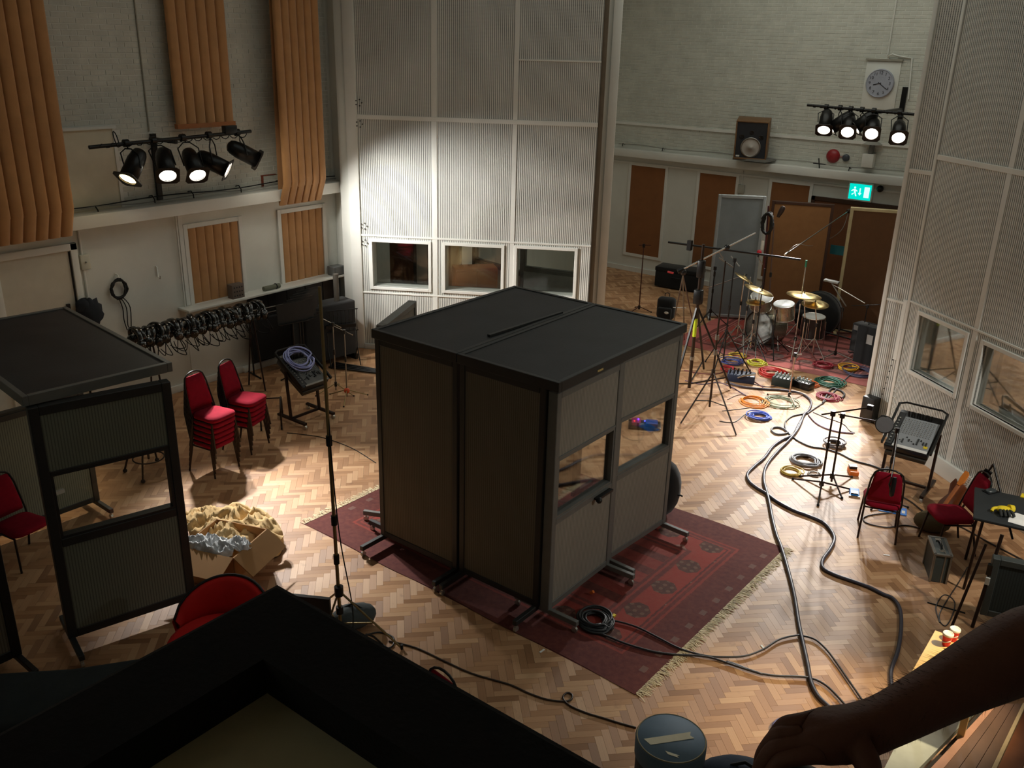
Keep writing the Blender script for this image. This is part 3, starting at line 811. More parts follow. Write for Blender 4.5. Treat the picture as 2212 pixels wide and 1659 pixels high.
tag(obj('wall_hook', MB().tube([p + Vector((0, 0, .11)), p + Vector((.03, 0, .10)), p + Vector((.03, 0, -.06)), p + Vector((.09, 0, -.07)), p + Vector((.1, 0, -.02))], .012, 6), white_trim), 'bare white wall hook in the middle of the plaster', 'hook')
# hank of black cable on its hook
p = WX(250, 605, XL)
hk = thing('hanging_cable', 'hank of black cable hanging from a wall hook beside the left booth', 'cable', p)
obj('hook', MB().tube([(0, 0, .10), (.08, 0, .09), (.1, 0, .05)], .010, 6), white_trim, hk)
rg = random.Random(5)
for k in range(5):
    pts = [(.05 + rg.uniform(-.01, .02), (.10 + .01 * k) * math.sin(a) + rg.uniform(-.01, .01), -.13 + .16 * math.cos(a) * (1 - .05 * k)) for a in [2 * PI * j / 18 for j in range(18)]]
    obj('turn', MB().tube(pts, .014, 6, closed=True), rubber, hk)
for k in range(3):
    obj('tail', MB().tube(smooth_path([(.05, -.02 + .03 * k, -.26), (.04, .03 + .06 * k, -.45), (.05, .02 + .05 * k, -.62 - .1 * k), (.03, .06 + .07 * k, -.8)], 4), .008, 6), rubber, hk)
# shelf: brick, roll, box
bk = thing('air_brick', 'brown perforated brick standing on the white shelf before the orange panel', 'brick', (-12.72, 8.90, 1.415))
ab = pm('brown_air_brick', (112, 98, 88), .85, bump=.5)
obj('body', MB().bb(-.07, .07, -.12, .12, 0, .24), ab, bk, bevel=.006)
m = MB()
for i in range(4):
    for j in range(3): m.cyl((.066, -.075 + i * .05, .05 + j * .07), (.072, -.075 + i * .05, .05 + j * .07), .013, 8)
obj('perforation', m, black, bk, kind='stuff')
rl = thing('cloth_roll', 'grey-green rolled bundle lying on the white shelf', 'roll', (-12.70, 9.62, 1.415))
obj('roll', MB().cyl((0, -.17, .045), (0, .17, .045), .042, 14), pm('grey_green_cloth', (112, 116, 100), .9, bump=.3), rl)
obj('tie', MB().torus((0, .09, .045), .046, .01, (0, 1, 0), 14, 6), black, rl)
bx = thing('wall_box', 'dark grey metal box at the right end of the white shelf', 'box', (-12.72, 11.12, 1.415))
obj('case', MB().bb(-.09, .10, -.13, .13, 0, .17), pm('grey_metal_box', (96, 98, 96), .5), bx, bevel=.012); obj('cover', MB().bb(.10, .115, -.10, .10, .02, .15), pm('grey_metal_box2', (84, 86, 84), .5), bx)
p = WX(575, 383, XL)
bkt = thing('wall_bracket', 'small rusty angle bracket on the brick wall by the long absorber', 'bracket', p)
obj('arm', MB().beam((0, -.12, .04), (.02, .18, .04), .05, .012), pm('rusty_bracket', (124, 60, 40), .7), bkt); obj('upright', MB().beam((.02, -.10, .04), (.02, -.10, -.16), .03, .03), pm('rusty_bracket', (124, 60, 40)), bkt)

# ---------------------------------------------------------------- far wall
c0 = WY(1901, 180, YB - .05)
bb_ = thing('clock_board', 'cream back board behind the wall clock', 'board', (c0.x, YB, c0.z))
obj('board', MB().bb(-.34, .36, -.03, 0, -.52, .44), white, bb_, bevel=.004); obj('top_batten', MB().bb(-.36, .38, -.07, 0, .44, .48), pm('clock_batten', (150, 146, 132), .6), bb_)
ck = thing('wall_clock', 'round white wall clock with black numerals showing twenty past eight', 'clock', (c0.x, YB - .03, c0.z))
Mc = Matrix.Rotation(PI / 2, 4, 'X')
obj('case', MB().lathe([(.285, 0), (.285, .05), (.27, .065), (.262, .05)], 40, Mc), pm('clock_rim', (168, 172, 184), .4), ck)
obj('dial', MB().lathe([(.263, .0), (.263, .048)], 40, Mc), pm('clock_dial', (214, 216, 226), .5, var=.02), ck)
for h in range(1, 13):
    a = PI / 2 - h * PI / 6
    v, f = text_mesh(str(h), .085, Matrix.Translation((.205 * math.cos(a), -.051, .205 * math.sin(a))) @ Mc)
    obj('numeral', MB().add(v, f), black, ck)
def hand(ang, L, w): 
    d = Vector((math.cos(ang), 0, math.sin(ang)))
    return MB().beam(Vector((0, -.058, 0)) - d * .04, Vector((0, -.058, 0)) + d * L, .006, w, (0, 0, 1) if abs(d.z) < .9 else (1, 0, 0))
obj('hour_hand', MB().beam((.03, -.058, .01), (-.125, -.058, -.035), .014, .006, (0, 1, 0)), black, ck)
obj('minute_hand', MB().beam((-.03, -.060, .02), (.165, -.060, -.115), .011, .006, (0, 1, 0)), black, ck)
tag(obj('wall_pipe', MB().tube([WY(1922, 132, YB - .04), WY(1918, 122, YB - .06), WY(1928, 117, YB - .09), WY(1940, 121, YB - .06), WY(1970, 126, YB - .03), WY(1962, 215, YB - .03)], .018, 8), white), 'white pipe with a bent elbow right above the wall clock', 'pipe')
tag(obj('wall_conduit', MB().tube([(-6.05, YB - .02, 8.4), (-6.05, YB - .02, 5.5)], .014, 8), white), 'thin conduit running up the far wall above the clock', 'conduit')
# loudspeaker
s0 = WY(1592, 340, 19.95); s1 = WY(1657, 340, 19.95)
zt = WY(1592, 256, 19.95).z; zb = s0.z
sp = thing('loudspeaker', 'large wooden loudspeaker with one pale woofer, on the far ledge tilted forward', 'loudspeaker', ((s0.x + s1.x) / 2, 19.82, zb), R(18))
hw = (s1.x - s0.x) / 2; hh = zt - zb
Ms = Matrix.Rotation(R(9), 4, 'X')
wd = pm('walnut_veneer', (120, 88, 56), .5, var=.15)
def T(mb):
    mb.v = [Ms @ p for p in mb.v]; return mb
obj('cabinet', T(MB().bb(-hw, hw, -.02, .42, 0, .03).bb(-hw, hw, -.02, .42, hh - .03, hh).bb(-hw, -hw + .03, -.02, .42, .03, hh - .03).bb(hw - .03, hw, -.02, .42, .03, hh - .03).bb(-hw, hw, .38, .42, .03, hh - .03)), wd, sp, bevel=.006)
obj('baffle', T(MB().bb(-hw + .03, hw - .03, .0, .03, .03, hh - .03)), pm('blue_black_baffle', (36, 40, 46), .6), sp)
My = lambda x, z: Ms @ Matrix.Translation((x, -.0, z)) @ Matrix.Rotation(PI / 2, 4, 'X')
w_ = obj('woofer', MB().lathe([(.225, 0), (.225, .015), (.195, .018), (.19, .0)], 32, My(0, .27), True, False), steel, sp)
obj('cone', MB().lathe([(.195, .004), (.06, .001), (.058, .012), (1e-4, .022)], 32, My(0, .27), True, False), pm('paper_cone', (176, 168, 160), .7), w_)
for (x, z, r) in ((0, .60, .05), (-.21, .50, .055), (.21, .50, .055)): obj('port', MB().lathe([(r, 0), (r, .006), (r * .8, .004), (1e-4, -.002)], 20, My(x, z)), black_plastic, sp)
obj('badge', T(MB().bb(-hw + .05, -hw + .13, -.006, .0, .05, .085)), white_trim, sp, label='small pale badge in the lower corner')
tag(obj('ledge_shelf', MB().bb(s0.x - .03, s1.x + .04, 19.78, 20.4, 3.18, 3.225), grey_frame), 'thin shelf under the loudspeaker on the far ledge', 'shelf')
# red bell
b0 = WY(1800, 337, YB)
bell = thing('alarm_bell', 'small red alarm bell with a dark striker box on the far wall', 'bell', b0)
obj('gong', MB().lathe([(.15, .0), (.15, .02), (.12, .07), (.06, .1), (1e-4, .105)], 24, Mc), pm('bell_red', (150, 34, 40), .4), bell)
obj('link', MB().beam((.14, -.02, 0), (.26, -.02, 0), .02, .012), pm('bell_red', (150, 34, 40)), bell)
obj('striker_box', MB().lathe([(.075, 0), (.075, .05), (.05, .07), (1e-4, .07)], 18, Matrix.Translation((.29, 0, -.01)) @ Mc), pm('bell_dark', (66, 70, 80), .4), bell)
w0 = WY(1879, 346, YB)
bx = thing('wall_box', 'white box and lamp bracket on the far wall under the bright spotlights', 'box', w0)
obj('case', MB().bb(-.12, .12, -.18, 0, -.14, .14), white_trim, bx, bevel=.01); obj('neck', MB().cyl((.01, -.08, .14), (.03, -.08, .36), .055, 12), grey_frame, bx); obj('shade', MB().lathe([(.20, 0), (.10, .06), (.05, .09)], 20, Matrix.Translation((.03, -.08, .34))), pm('grey_shade', (150, 148, 140), .5), bx)
# exit sign with running figure, arrow and door
e0 = WY(1860, 414, YB)
ex = thing('exit_sign', 'lit green exit sign with running figure, down arrow and doorway over the far door', 'sign', (e0.x, YB, e0.z))
obj('case', MB().bb(-.27, .27, -.07, 0, -.20, .20), white_trim, ex, bevel=.008)
obj('sign_face', MB().bb(-.235, .235, -.076, -.07, -.165, .165), emis('exit_green', (0, 214, 196), 1.15), ex)
sw = emis('exit_white', (190, 255, 246), 1.5)
m = MB(); yy = -.079
def flat(pts): m.poly([(x, yy, z) for x, z in pts], .002, (0, -1, 0))
m.cyl((-.115, yy, .085), (-.115, yy - .002, .085), .022, 10)
flat([(-.15, .05), (-.10, .06), (-.085, -.02), (-.115, -.03)]); flat([(-.115, -.02), (-.09, -.02), (-.06, -.09), (-.085, -.10)]); flat([(-.115, -.03), (-.10, -.01), (-.16, -.08), (-.175, -.06)])
flat([(-.10, .05), (-.05, .02), (-.06, .0), (-.11, .03)]); flat([(-.15, .05), (-.19, .01), (-.175, -.0), (-.14, .03)])
obj('running_figure', m, sw, ex)
m = MB(); flat([(-.012, .08), (.012, .08), (.012, -.03), (-.012, -.03)]); flat([(-.04, -.02), (.04, -.02), (0, -.08)])
obj('arrow', m, sw, ex)
m = MB(); flat([(.09, .115), (.20, .115), (.20, -.11), (.09, -.11)]); obj('doorway', m, sw, ex)
tag(obj('dome_camera', MB().ball(WY(1901, 408, YB - .06), .075, 14), black_plastic), 'small black dome camera right of the exit sign', 'camera')
jb = thing('switch_box', 'grey switch box and conduit on the far wall left of the third brown panel', 'switch box', WY(1602, 408, YB))
obj('case', MB().bb(-.08, .08, -.06, 0, -.1, .1), pm('pale_grey_plastic', (176, 176, 164), .5), jb, bevel=.008); obj('conduit', MB().tube([(0, -.02, .1), (0, -.02, .42)], .014, 8), white, jb)
for (x, y, wd) in ((1350, 312, 'left end'), (1436, 322, 'left of the loudspeaker'), (1838, 364, 'below the bell')):
    p = WY(x, y, YB); tag(obj('cable_hook', MB().tube([p, p + Vector((0, -.1, .03)), p + Vector((0, -.13, -.04))], .011, 6), black_steel), 'small black cable hook above the far ledge, ' + wd, 'hook', 'cable hooks above the far ledge')
tag(obj('wall_cable', MB().tube(smooth_path([(-12.3 + i * .7, YB - .08, 3.22 + .02 * math.sin(i * 2.1)) for i in range(11)], 4), .012, 6), pm('grey_cable', (150, 148, 140))), 'grey cables running along the far ledge', 'cable')
cr = WY(1770, 354, YB - .1)
tag(obj('cross_bracket', MB().cyl(cr + Vector((-.14, 0, 0)), cr + Vector((.14, 0, 0)), .012, 6).cyl(cr + Vector((-.03, 0, .12)), cr + Vector((.02, 0, -.14)), .012, 6), black_steel), 'thin dark cross-shaped bracket on the far ledge below the bell', 'bracket')
tag(obj('safety_sign', MB().bb(-.0, .34, -.0, .012, 0, .2), pm('blue_green_sign', (40, 112, 120), .5)), 'small blue-green sign between the two brown screens', 'sign').location = WY(1792, 548, 19.6)
# black flight case, backpack
fc = thing('equipment_case', 'long black case against the far wall below the brown panel', 'case', F(1466, 622), R(8))
obj('body', MB().bb(-.55, .55, -.25, .25, .03, .42), black_cloth, fc, bevel=.02); obj('lid', MB().bb(-.56, .56, -.26, .26, .42, .52), black_cloth, fc, bevel=.02); obj('handle', MB().tube([(-.1, -.26, .3), (-.1, -.29, .3), (.1, -.29, .3), (.1, -.26, .3)], .012, 6), rubber, fc)
bp = thing('backpack', 'black backpack with a pale logo patch on the floor behind the booth', 'backpack', F(1437, 690), R(15))
bs = MB().bb(-.20, .20, -.11, .13, .02, .50); obj('bag', bs, black_cloth, bp, bevel=.09, seg=4)
obj('front_pocket', MB().bb(-.15, .15, -.17, -.08, .05, .30), black_cloth, bp, bevel=.035, seg=3); obj('grab_loop', MB().tube([(-.05, 0, .52), (-.05, 0, .58), (0, 0, .60), (.05, 0, .58), (.05, 0, .52)], .01, 6), black_cloth, bp); obj('patch', MB().ball((.05, -.172, .2), .05, 10, (1, .2, .6)), white_trim, bp, label='pale logo patch')
# ================================================================ rugs
def rug_mat(name, hx, hy, red=(150, 52, 42), dark=(86, 30, 30), field=(140, 44, 34), gul=(66, 46, 40), pale=(128, 110, 100), bright=1.0):
    t = NT(name); o = t.obj(); X = t.xyz(o)
    ax = t.math('SUBTRACT', hx, t.math('ABSOLUTE', X[0])); ay = t.math('SUBTRACT', hy, t.math('ABSOLUTE', X[1]))
    d = t.math('MINIMUM', ax, ay)
    wob = t.math('MULTIPLY', t.math('SUBTRACT', t.noise(o, 18, 2), .5), .03)
    d = t.math('ADD', d, wob)
    base = t.ramp(t.math('DIVIDE', d, 2.0), [(0., lin(dark)), (.155, lin((88, 30, 30))), (.165, lin((92, 30, 28))), (.2, lin(red)), (.215, lin((100, 34, 32))), (.235, lin(red)), (.25, lin((88, 30, 30))),
                                           (.26, lin((160, 50, 38))), (.40, lin((150, 48, 36))), (.41, lin((96, 32, 30))), (.435, lin(red)), (.45, lin((92, 30, 28))), (.47, lin(field)), (1., lin(field))], 'CONSTANT')
    def cells(px, py, ox=0., oy=0.):
        u = t.math('SUBTRACT', t.math('FRACT', t.math('ADD', t.math('DIVIDE', X[0], px), ox)), .5)
        v = t.math('SUBTRACT', t.math('FRACT', t.math('ADD', t.math('DIVIDE', X[1], py), oy)), .5)
        return t.math('MULTIPLY', u, px), t.math('MULTIPLY', v, py)
    # pale squares in the outer border
    u, v = cells(.30, .30)
    sq = t.math('LESS_THAN', t.math('MAXIMUM', t.math('ABSOLUTE', u), t.math('ABSOLUTE', v)), .045)
    inb = t.math('MULTIPLY', t.math('GREATER_THAN', d, .10), t.math('LESS_THAN', d, .27))
    col = t.mix(t.math('MULTIPLY', t.math('MULTIPLY', sq, inb), .7), base, lin(pale))
    # octagonal guls in the middle border
    u, v = cells(.56, .56, .5, .5)
    dist = t.math('MAXIMUM', t.math('MAXIMUM', t.math('ABSOLUTE', u), t.math('ABSOLUTE', v)), t.math('MULTIPLY', t.math('ADD', t.math('ABSOLUTE', u), t.math('ABSOLUTE', v)), .72))
    g1 = t.math('LESS_THAN', dist, .135)
    inb2 = t.math('MULTIPLY', t.math('GREATER_THAN', d, .50), t.math('LESS_THAN', d, .84))
    u2, v2 = cells(.09, .09)
    dots = t.math('LESS_THAN', t.math('ADD', t.math('MULTIPLY', u2, u2), t.math('MULTIPLY', v2, v2)), .0006)
    gcol = t.mix(dots, lin(gul), lin((112, 92, 74)))
    col = t.mix(t.math('MULTIPLY', g1, inb2), col, gcol)
    u, v = cells(.56, .56, 0., 0.)
    sm = t.math('ADD', t.math('ABSOLUTE', u), t.math('ABSOLUTE', v))
    g2 = t.math('MULTIPLY', t.math('LESS_THAN', sm, .11), t.math('GREATER_THAN', sm, .06))
    col = t.mix(t.math('MULTIPLY', t.math('MULTIPLY', g2, inb2), .7), col, lin((150, 126, 110)))
    # blocks in the field
    u, v = cells(.42, .34)
    fb = t.math('LESS_THAN', t.math('ABSOLUTE', v), .07)
    inf = t.math('GREATER_THAN', d, .95)
    col = t.mix(t.math('MULTIPLY', t.math('MULTIPLY', fb, inf), .8), col, lin((64, 26, 24)))
    # weave streaks and wear
    st = t.noise(o, 60, 2); col = t.mix(t.math('MULTIPLY', st, .35), col, lin((70, 28, 26)))
    mo = t.noise(o, 16, 3); col = t.mix(t.math('MULTIPLY', t.math('SUBTRACT', mo, .3), .7), col, lin((150, 84, 66)))
    we = t.noise(o, 1.6, 4); col = t.mix(t.math('MULTIPLY', we, .25), col, lin((120, 64, 54)))
    if bright != 1: col = t.mix(1., col, (bright,) * 3, 'MULTIPLY')
    t.bsdf(Base_Color=col, Roughness=.95, Sheen_Weight=.15, Specular_IOR_Level=.2, Normal=t.bump(t.noise(o, 240, 2), .4, .004))
    return t.m
def rug(label, c, hx, hy, rz, mat, fringe, fcol, seed):
    g = thing('rug', label, 'rug', (c[0], c[1], 0), rz)
    rg = random.Random(seed)
    nx, ny = 46, 34
    m = MB(); vs = []
    for j in range(ny + 1):
        for i in range(nx + 1):
            x = -hx + 2 * hx * i / nx; y = -hy + 2 * hy * j / ny
            e = .012 * math.sin(y * 5.1 + seed) if i in (0, nx) else 0; e2 = .014 * math.sin(x * 3.7 + seed) if j in (0, ny) else 0
            vs.append((x + e, y + e2, .007 + .0022 * math.sin(x * 3.1 + y * 1.7 + seed) + .0015 * math.sin(y * 6.3 - x * 2)))
    fs = [(j * (nx + 1) + i, j * (nx + 1) + i + 1, (j + 1) * (nx + 1) + i + 1, (j + 1) * (nx + 1) + i) for j in range(ny) for i in range(nx)]
    m.add(vs, fs, True)
    rim = [j * (nx + 1) for j in range(ny + 1)]
    m.add([(-hx, -hy, .001), (hx, -hy, .001), (hx, hy, .001), (-hx, hy, .001)], [(3, 2, 1, 0)])
    obj('pile', m, mat, g)
    if fringe:
        m = MB()
        for sx in fringe:
            y = -hy
            while y < hy:
                L = .055 + rg.random() * .075; w = .006 + rg.random() * .006; dy = rg.uniform(-.05, .05)
                x0 = sx * (hx - .01); z = .006 + rg.random() * .006
                m.add([(x0, y, z), (x0, y + w, z), (x0 + sx * L * .55, y + w + dy * .4, z + .006 * rg.random()), (x0 + sx * L * .55, y + dy * .4, z + .006 * rg.random()), (x0 + sx * L, y + w * .7 + dy, .004), (x0 + sx * L, y + dy, .004)],
                      [(0, 1, 2, 3), (3, 2, 4, 5)])
                y += .0045 + rg.random() * .004
        obj('fringe', m, pm('rug_fringe', fcol, .95, var=.2, vs=9), g, kind='stuff')
    return g
rug('red patterned rug with a pale fringe under the big booth', (-5.48, 7.86), 2.37, 1.70, R(-1.0), rug_mat('red_rug', 2.37, 1.70), (1, -1), (232, 214, 176), 2)
rug('faded pinkish red rug under the drum kit', (-6.05, 17.45), 2.0, 1.70, R(1.5), rug_mat('drum_rug', 2.0, 1.7, red=(190, 110, 104), dark=(186, 96, 90), field=(176, 96, 94), bright=1.0), None, None, 4)

# ================================================================ stands and microphones
def leg3(hub, zh, spread, n=3, a0=0., r=.009, zfoot=.01, parent=None, mat=None, name='leg', feet=True, brace=0.):
    for k in range(n):
        a = a0 + 2 * PI * k / n
        p = Vector((hub[0] + spread * math.cos(a), hub[1] + spread * math.sin(a), zfoot))
        q = Vector((hub[0] + .02 * math.cos(a), hub[1] + .02 * math.sin(a), zh))
        l = obj(name, MB().tube([q, p], r, 7), mat, parent, world=True)
        if feet: obj('rubber_foot', MB().ball((p.x, p.y, max(.012, zfoot)), r * 1.7, 8), rubber, l, world=True)
        if brace:
            b = q.lerp(p, .55); c = Vector((hub[0], hub[1], zh * brace))
            obj('brace', MB().tube([b, c], r * .65, 6), mat, l, world=True)
def mic_stand(label, base, top, mat=None, spread=.33, zh=.12, a0=.4, r=.009, boom=None, clutch=True, mic=None, group=None, legs=3, leg_mat=None, brace=0, joints=(), name='microphone_stand', cat='stand'):
    """base/top are room points; boom = (start, end) room points; mic = (kind, point, direction)"""
    base, top = Vector(base), Vector(top); mat = mat or black_steel; leg_mat = leg_mat or mat
    t = thing(name, label, cat, (base.x, base.y, 0), 0, group)
    ax = lambda z: base + (top - base) * ((z - base.z) / max(.01, top.z - base.z))
    obj('pole', MB().tube([ax(max(.04, zh * .3)), ax(top.z * .5), top], [r * 1.25, r * 1.15, r], 8), mat, t, world=True)
    obj('hub', MB().cyl(ax(zh - .045), ax(zh + .03), r * 2.6, 10), black_plastic, t, world=True)
    leg3((ax(zh).x, ax(zh).y), zh, spread, legs, a0, r * .95, .012, t, leg_mat, brace=brace)
    for z in joints: obj('collar', MB().cyl(ax(z - .05), ax(z + .05), r * 2.0, 10), black_plastic, t, world=True)
    if clutch: obj('clutch', MB().cyl(ax(top.z * .56), ax(top.z * .56 + .09), r * 1.9, 10), black_plastic, t, world=True)
    if boom:
        a, b = Vector(boom[0]), Vector(boom[1])
        obj('boom', MB().tube([a, b], r * .85, 7), boom[2] if len(boom) > 2 else mat, t, world=True)
        obj('swivel', MB().cyl(top - Vector((0, 0, .04)), top + Vector((0, 0, .03)), r * 2.8, 10), black_plastic, t, world=True)
    if mic:
        kind, p, d = mic; p = Vector(p); d = Vector(d).normalized()
        M = Matrix.Translation(p) @ rot_to(d)
        if kind == 'pencil': obj('microphone', MB().lathe([(.011, -.08), (.011, .06), (.009, .075)], 12, M), steel, t, world=True)
        if kind == 'silver': obj('microphone', MB().lathe([(.018, -.09), (.024, 0.), (.026, .07), (.018, .10)], 14, M), chrome, t, world=True)
        if kind == 'large': obj('microphone', MB().lathe([(.02, -.12), (.027, -.08), (.03, .05), (.028, .10), (.01, .12)], 16, M), black_plastic, t, world=True)
        if kind == 'ball': obj('microphone', MB().lathe([(.012, -.16), (.02, -.04), (.034, -.01), (.036, .02), (.028, .05), (.01, .06)], 14, M), black_plastic, t, world=True)
        if kind == 'dark': obj('microphone', MB().lathe([(.03, -.12), (.04, -.06), (.05, .0), (.05, .08), (.03, .11)], 14, M), pm('dark_bronze', (54, 36, 28), .4), t, world=True)
    return t
def up(base, x, y): return Vector((base[0], base[1], ZA(x, y, base)))

# tall stand at the left of the big booth
b = F(737, 1372); tp = Vector((b.x - .12, b.y + .06, 3.55)); gold = pm('worn_gold_steel', (158, 138, 96), .35, metal=.7, var=.12)
tall = mic_stand('very tall tripod stand with black collars left of the big booth', b, tp, gold, .02, .3, 0, .0145, legs=0, joints=(.86, 1.28, 2.1), clutch=False)
hub = up(b, 737, 1277)
for (x, y, n) in ((868, 1402, 0), (700, 1375, 1), (668, 1328, 2)):
    q = F(x, y); h = Vector((hub.x, hub.y, .52))
    l = obj('leg', MB().tube([h, q + Vector((0, 0, .01))], .011, 7), gold, tall, world=True)
    obj('rubber_foot', MB().tube([q + Vector((0, 0, .05)), q + Vector((0, 0, .0))], .014, 8), rubber, l, world=True)
    obj('brace', MB().tube([h.lerp(q, .55), Vector((b.x, b.y, .14))], .009, 6), gold, l, world=True)
obj('leg_collar', MB().cyl(Vector((hub.x, hub.y, .47)), Vector((hub.x, hub.y, .57)), .045, 12), black_steel, tall, world=True)
obj('trailing_cable', MB().tube(smooth_path([tp, tp + Vector((.05, -.02, -1.2)), F(724, 1010, .9) * 0 + Vector((b.x + .02, b.y + .02, 1.2)), Vector((b.x + .13, b.y + .05, .35)), Vector((b.x + .2, b.y - .05, .02))], 6), .006, 6), rubber, tall, world=True)

# two chrome T-topped stands by the slotted partition
for (x, y, tx, ty, bx, by, lab, fm_) in ((726, 848, 722, 700, 690, 684, 'chrome topped stand with a tilted bar, left one of two near the partition', 0), (750, 862, 745, 716, 720, 700, 'chrome topped stand with an orange hub before the slotted partition', 1)):
    b = F(x, y); tp = up(b, tx, ty)
    s = mic_stand(lab, b, tp, steel, .36, .16, .2 + fm_, .009, boom=(tp + Vector((-.22, -.02, .05)), tp + Vector((.14, .05, -.04)), chrome), leg_mat=gold)
    if fm_: obj('orange_knob', MB().ball((b.x, b.y, .15), .05, 10), pm('orange_plastic', (214, 84, 34), .4), s, world=True)

# pair of slim stands on the bright floor at the right
pb1, pb2 = F(1772, 1062), F(1795, 1046)
t1, t2 = up(pb1, 1801, 892), up(pb2, 1829, 898)
ps = thing
e1 = WY(1880, 880, t1.y + .05)
s1_ = mic_stand('slim stand with a level boom reaching to the white partition, nearer of two', pb1, t1, brown_steel, .44, .14, 2.9, .0125, boom=(t1 + (t1 - e1) * .32, e1), leg_mat=brown_steel)
obj('boom_clamp', MB().box(e1, (.07, .05, .06)), black_plastic, s1_, world=True)
e2 = WY(1893, 910, t2.y - .05)
s2_ = mic_stand('slim stand carrying a round grey pop filter, farther of two', pb2, t2, brown_steel, .42, .14, 1.2, .0125, boom=(t2 + (t2 - e2) * .12, e2), leg_mat=brown_steel)
pf = WY(1911, 917, t2.y - .1)
dpf = (Vector((0, 0, CAMZ)) - pf).normalized()
obj('pop_filter', MB().cyl(pf - dpf * .012, pf + dpf * .012, .105, 26), pm('grey_mesh', (110, 110, 112), .8, bump=.5, bs=300), s2_, world=True)
obj('filter_rim', MB().torus(pf, .107, .010, dpf, 28, 6), black_plastic, s2_, world=True)
obj('gooseneck', MB().tube(smooth_path([e2, e2 + Vector((.02, 0, .05)), pf + Vector((-.05, .02, .11)), pf + Vector((0, .02, .1))], 4), .006, 6), black_steel, s2_, world=True)

# ---------------------------------------------------------------- big dark tripods between booth and drums
b = F(1488, 843); tp = up(b, 1522, 528)
w1 = thing('lighting_stand', 'thick dark tripod stand with a yellow tape mark, left of the drum kit', 'stand', (b.x, b.y, 0))
obj('pole', MB().tube([b + Vector((0, 0, .05)), Vector((b.x, b.y, 1.3)), tp], [.030, .030, .024], 10), pm('dark_brown_pole', (50, 34, 22), .4, metal=.3), w1, world=True)
obj('collar', MB().cyl((b.x, b.y, .56), (b.x, b.y, .62), .038, 12), steel, w1, world=True)
obj('tape_mark', MB().cyl((b.x, b.y - .004, .98), (b.x, b.y - .004, 1.30), .0315, 12), pm('neon_tape', (206, 224, 40), .6), w1, world=True, label='yellow-green tape mark')
hz = 1.52
for (x, y) in ((1452, 858), (1578, 842), (1520, 800)):
    q = F(x, y)
    l = obj('leg', MB().beam(Vector((b.x, b.y, hz)), q + Vector((0, 0, .03)), .03, .03), black_steel, w1, world=True)
    obj('spreader', MB().beam(Vector((b.x, b.y, .12)), Vector((b.x, b.y, hz)).lerp(q, .85), .02, .02), black_steel, l, world=True)
obj('winch_head', MB().bb(b.x - .07, b.x + .07, b.y - .06, b.y + .06, 1.55, 1.80), black_steel, w1, world=True, bevel=.02)
obj('upper_clamps', MB().bb(b.x - .06, b.x + .06, b.y - .05, b.y + .05, 2.0, 2.30), black_steel, w1, world=True, bevel=.02)
# horizontal stereo bar and long silver boom on it
ba, bb2 = WY(1443, 523, 14.9), WY(1729, 561, 15.9)
obj('cross_bar', MB().tube([ba, bb2], .020, 8), black_steel, w1, world=True)
obj('bar_clamp', MB().bb(-.04, .04, -.04, .04, -.09, .09), black_steel, w1).location = FR[w1.name] @ WY(1490, 530, 15.05)
bA, bB = WY(1472, 583, 14.0), WY(1632, 503, 14.8)
boom1 = thing('microphone_boom', 'long silver boom arm on a tripod slanting up to the right over the drums', 'stand', F(1470, 760))
bk_ = F(1470, 745)
obj('boom', MB().tube([bA, bA.lerp(bB, .62), bB], [.016, .016, .013], 8), chrome, boom1, world=True)
obj('counterweight', MB().cyl(bA.lerp(bB, .03), bA.lerp(bB, -.05), .045, 12), black_steel, boom1, world=True)
mid = bA.lerp(bB, .03)
for (x, y) in ((1452, 712), (1500, 712), (1478, 735)):
    obj('leg', MB().tube([mid - Vector((0, 0, .12)), F(x, y)], .013, 7), steel, boom1, world=True)
obj('cross_tie', MB().tube([F(1454, 664, .35), F(1482, 666, .35)], .012, 6), chrome, boom1, world=True)
obj('swivel', MB().ball(mid - Vector((0, 0, .06)), .06, 10), black_plastic, boom1, world=True)
obj('red_grip', MB().tube([WY(1442, 587, 13.9), WY(1455, 590, 13.95)], .018, 8), pm('red_tape', (170, 40, 44), .5), boom1, world=True)
obj('clamp', MB().ball(bA.lerp(bB, .62), .05, 10), black_plastic, boom1, world=True)
# second tripod, the one with long bare legs in front
b = F(1531, 893); tp = up(b, 1546, 562)
w2 = thing('lighting_stand', 'tall slim dark tripod stand with bare legs in front of the drums', 'stand', (b.x, b.y, 0))
obj('pole', MB().tube([Vector((b.x, b.y, .12)), Vector((b.x, b.y, 1.2)), tp], [.018, .017, .012], 8), pm('dark_brown_pole', (50, 34, 22)), w2, world=True)
hub = Vector((b.x, b.y, .72))
for (x, y) in ((1470, 916), (1590, 941), (1536, 862)):
    q = F(x, y)
    l = obj('leg', MB().tube([hub, q + Vector((0, 0, .01))], .013, 7), pm('dark_brown_pole', (50, 34, 22)), w2, world=True)
    obj('brace', MB().tube([hub.lerp(q, .55), Vector((b.x, b.y, .22))], .009, 6), black_steel, l, world=True)
for z in (.72, 1.05, 1.30): obj('collar', MB().cyl((b.x, b.y, z - .04), (b.x, b.y, z + .04), .032, 10), steel if z > .8 else black_plastic, w2, world=True)
tb = tp + Vector((0, 0, 0))
obj('top_bar', MB().tube([tb + Vector((-.10, -.03, .04)), tb + Vector((.12, .04, -.09))], .010, 7), steel, w2, world=True)
# third tripod behind it
b = F(1560, 800); tp = up(b, 1568, 560)
w3 = mic_stand('thin dark tripod stand with a little bar on top beside the grey screen', b, tp, black_steel, .5, .75, .6, .012, boom=(tp + Vector((-.08, 0, .06)), tp + Vector((.1, 0, -.1)), steel), brace=.4)
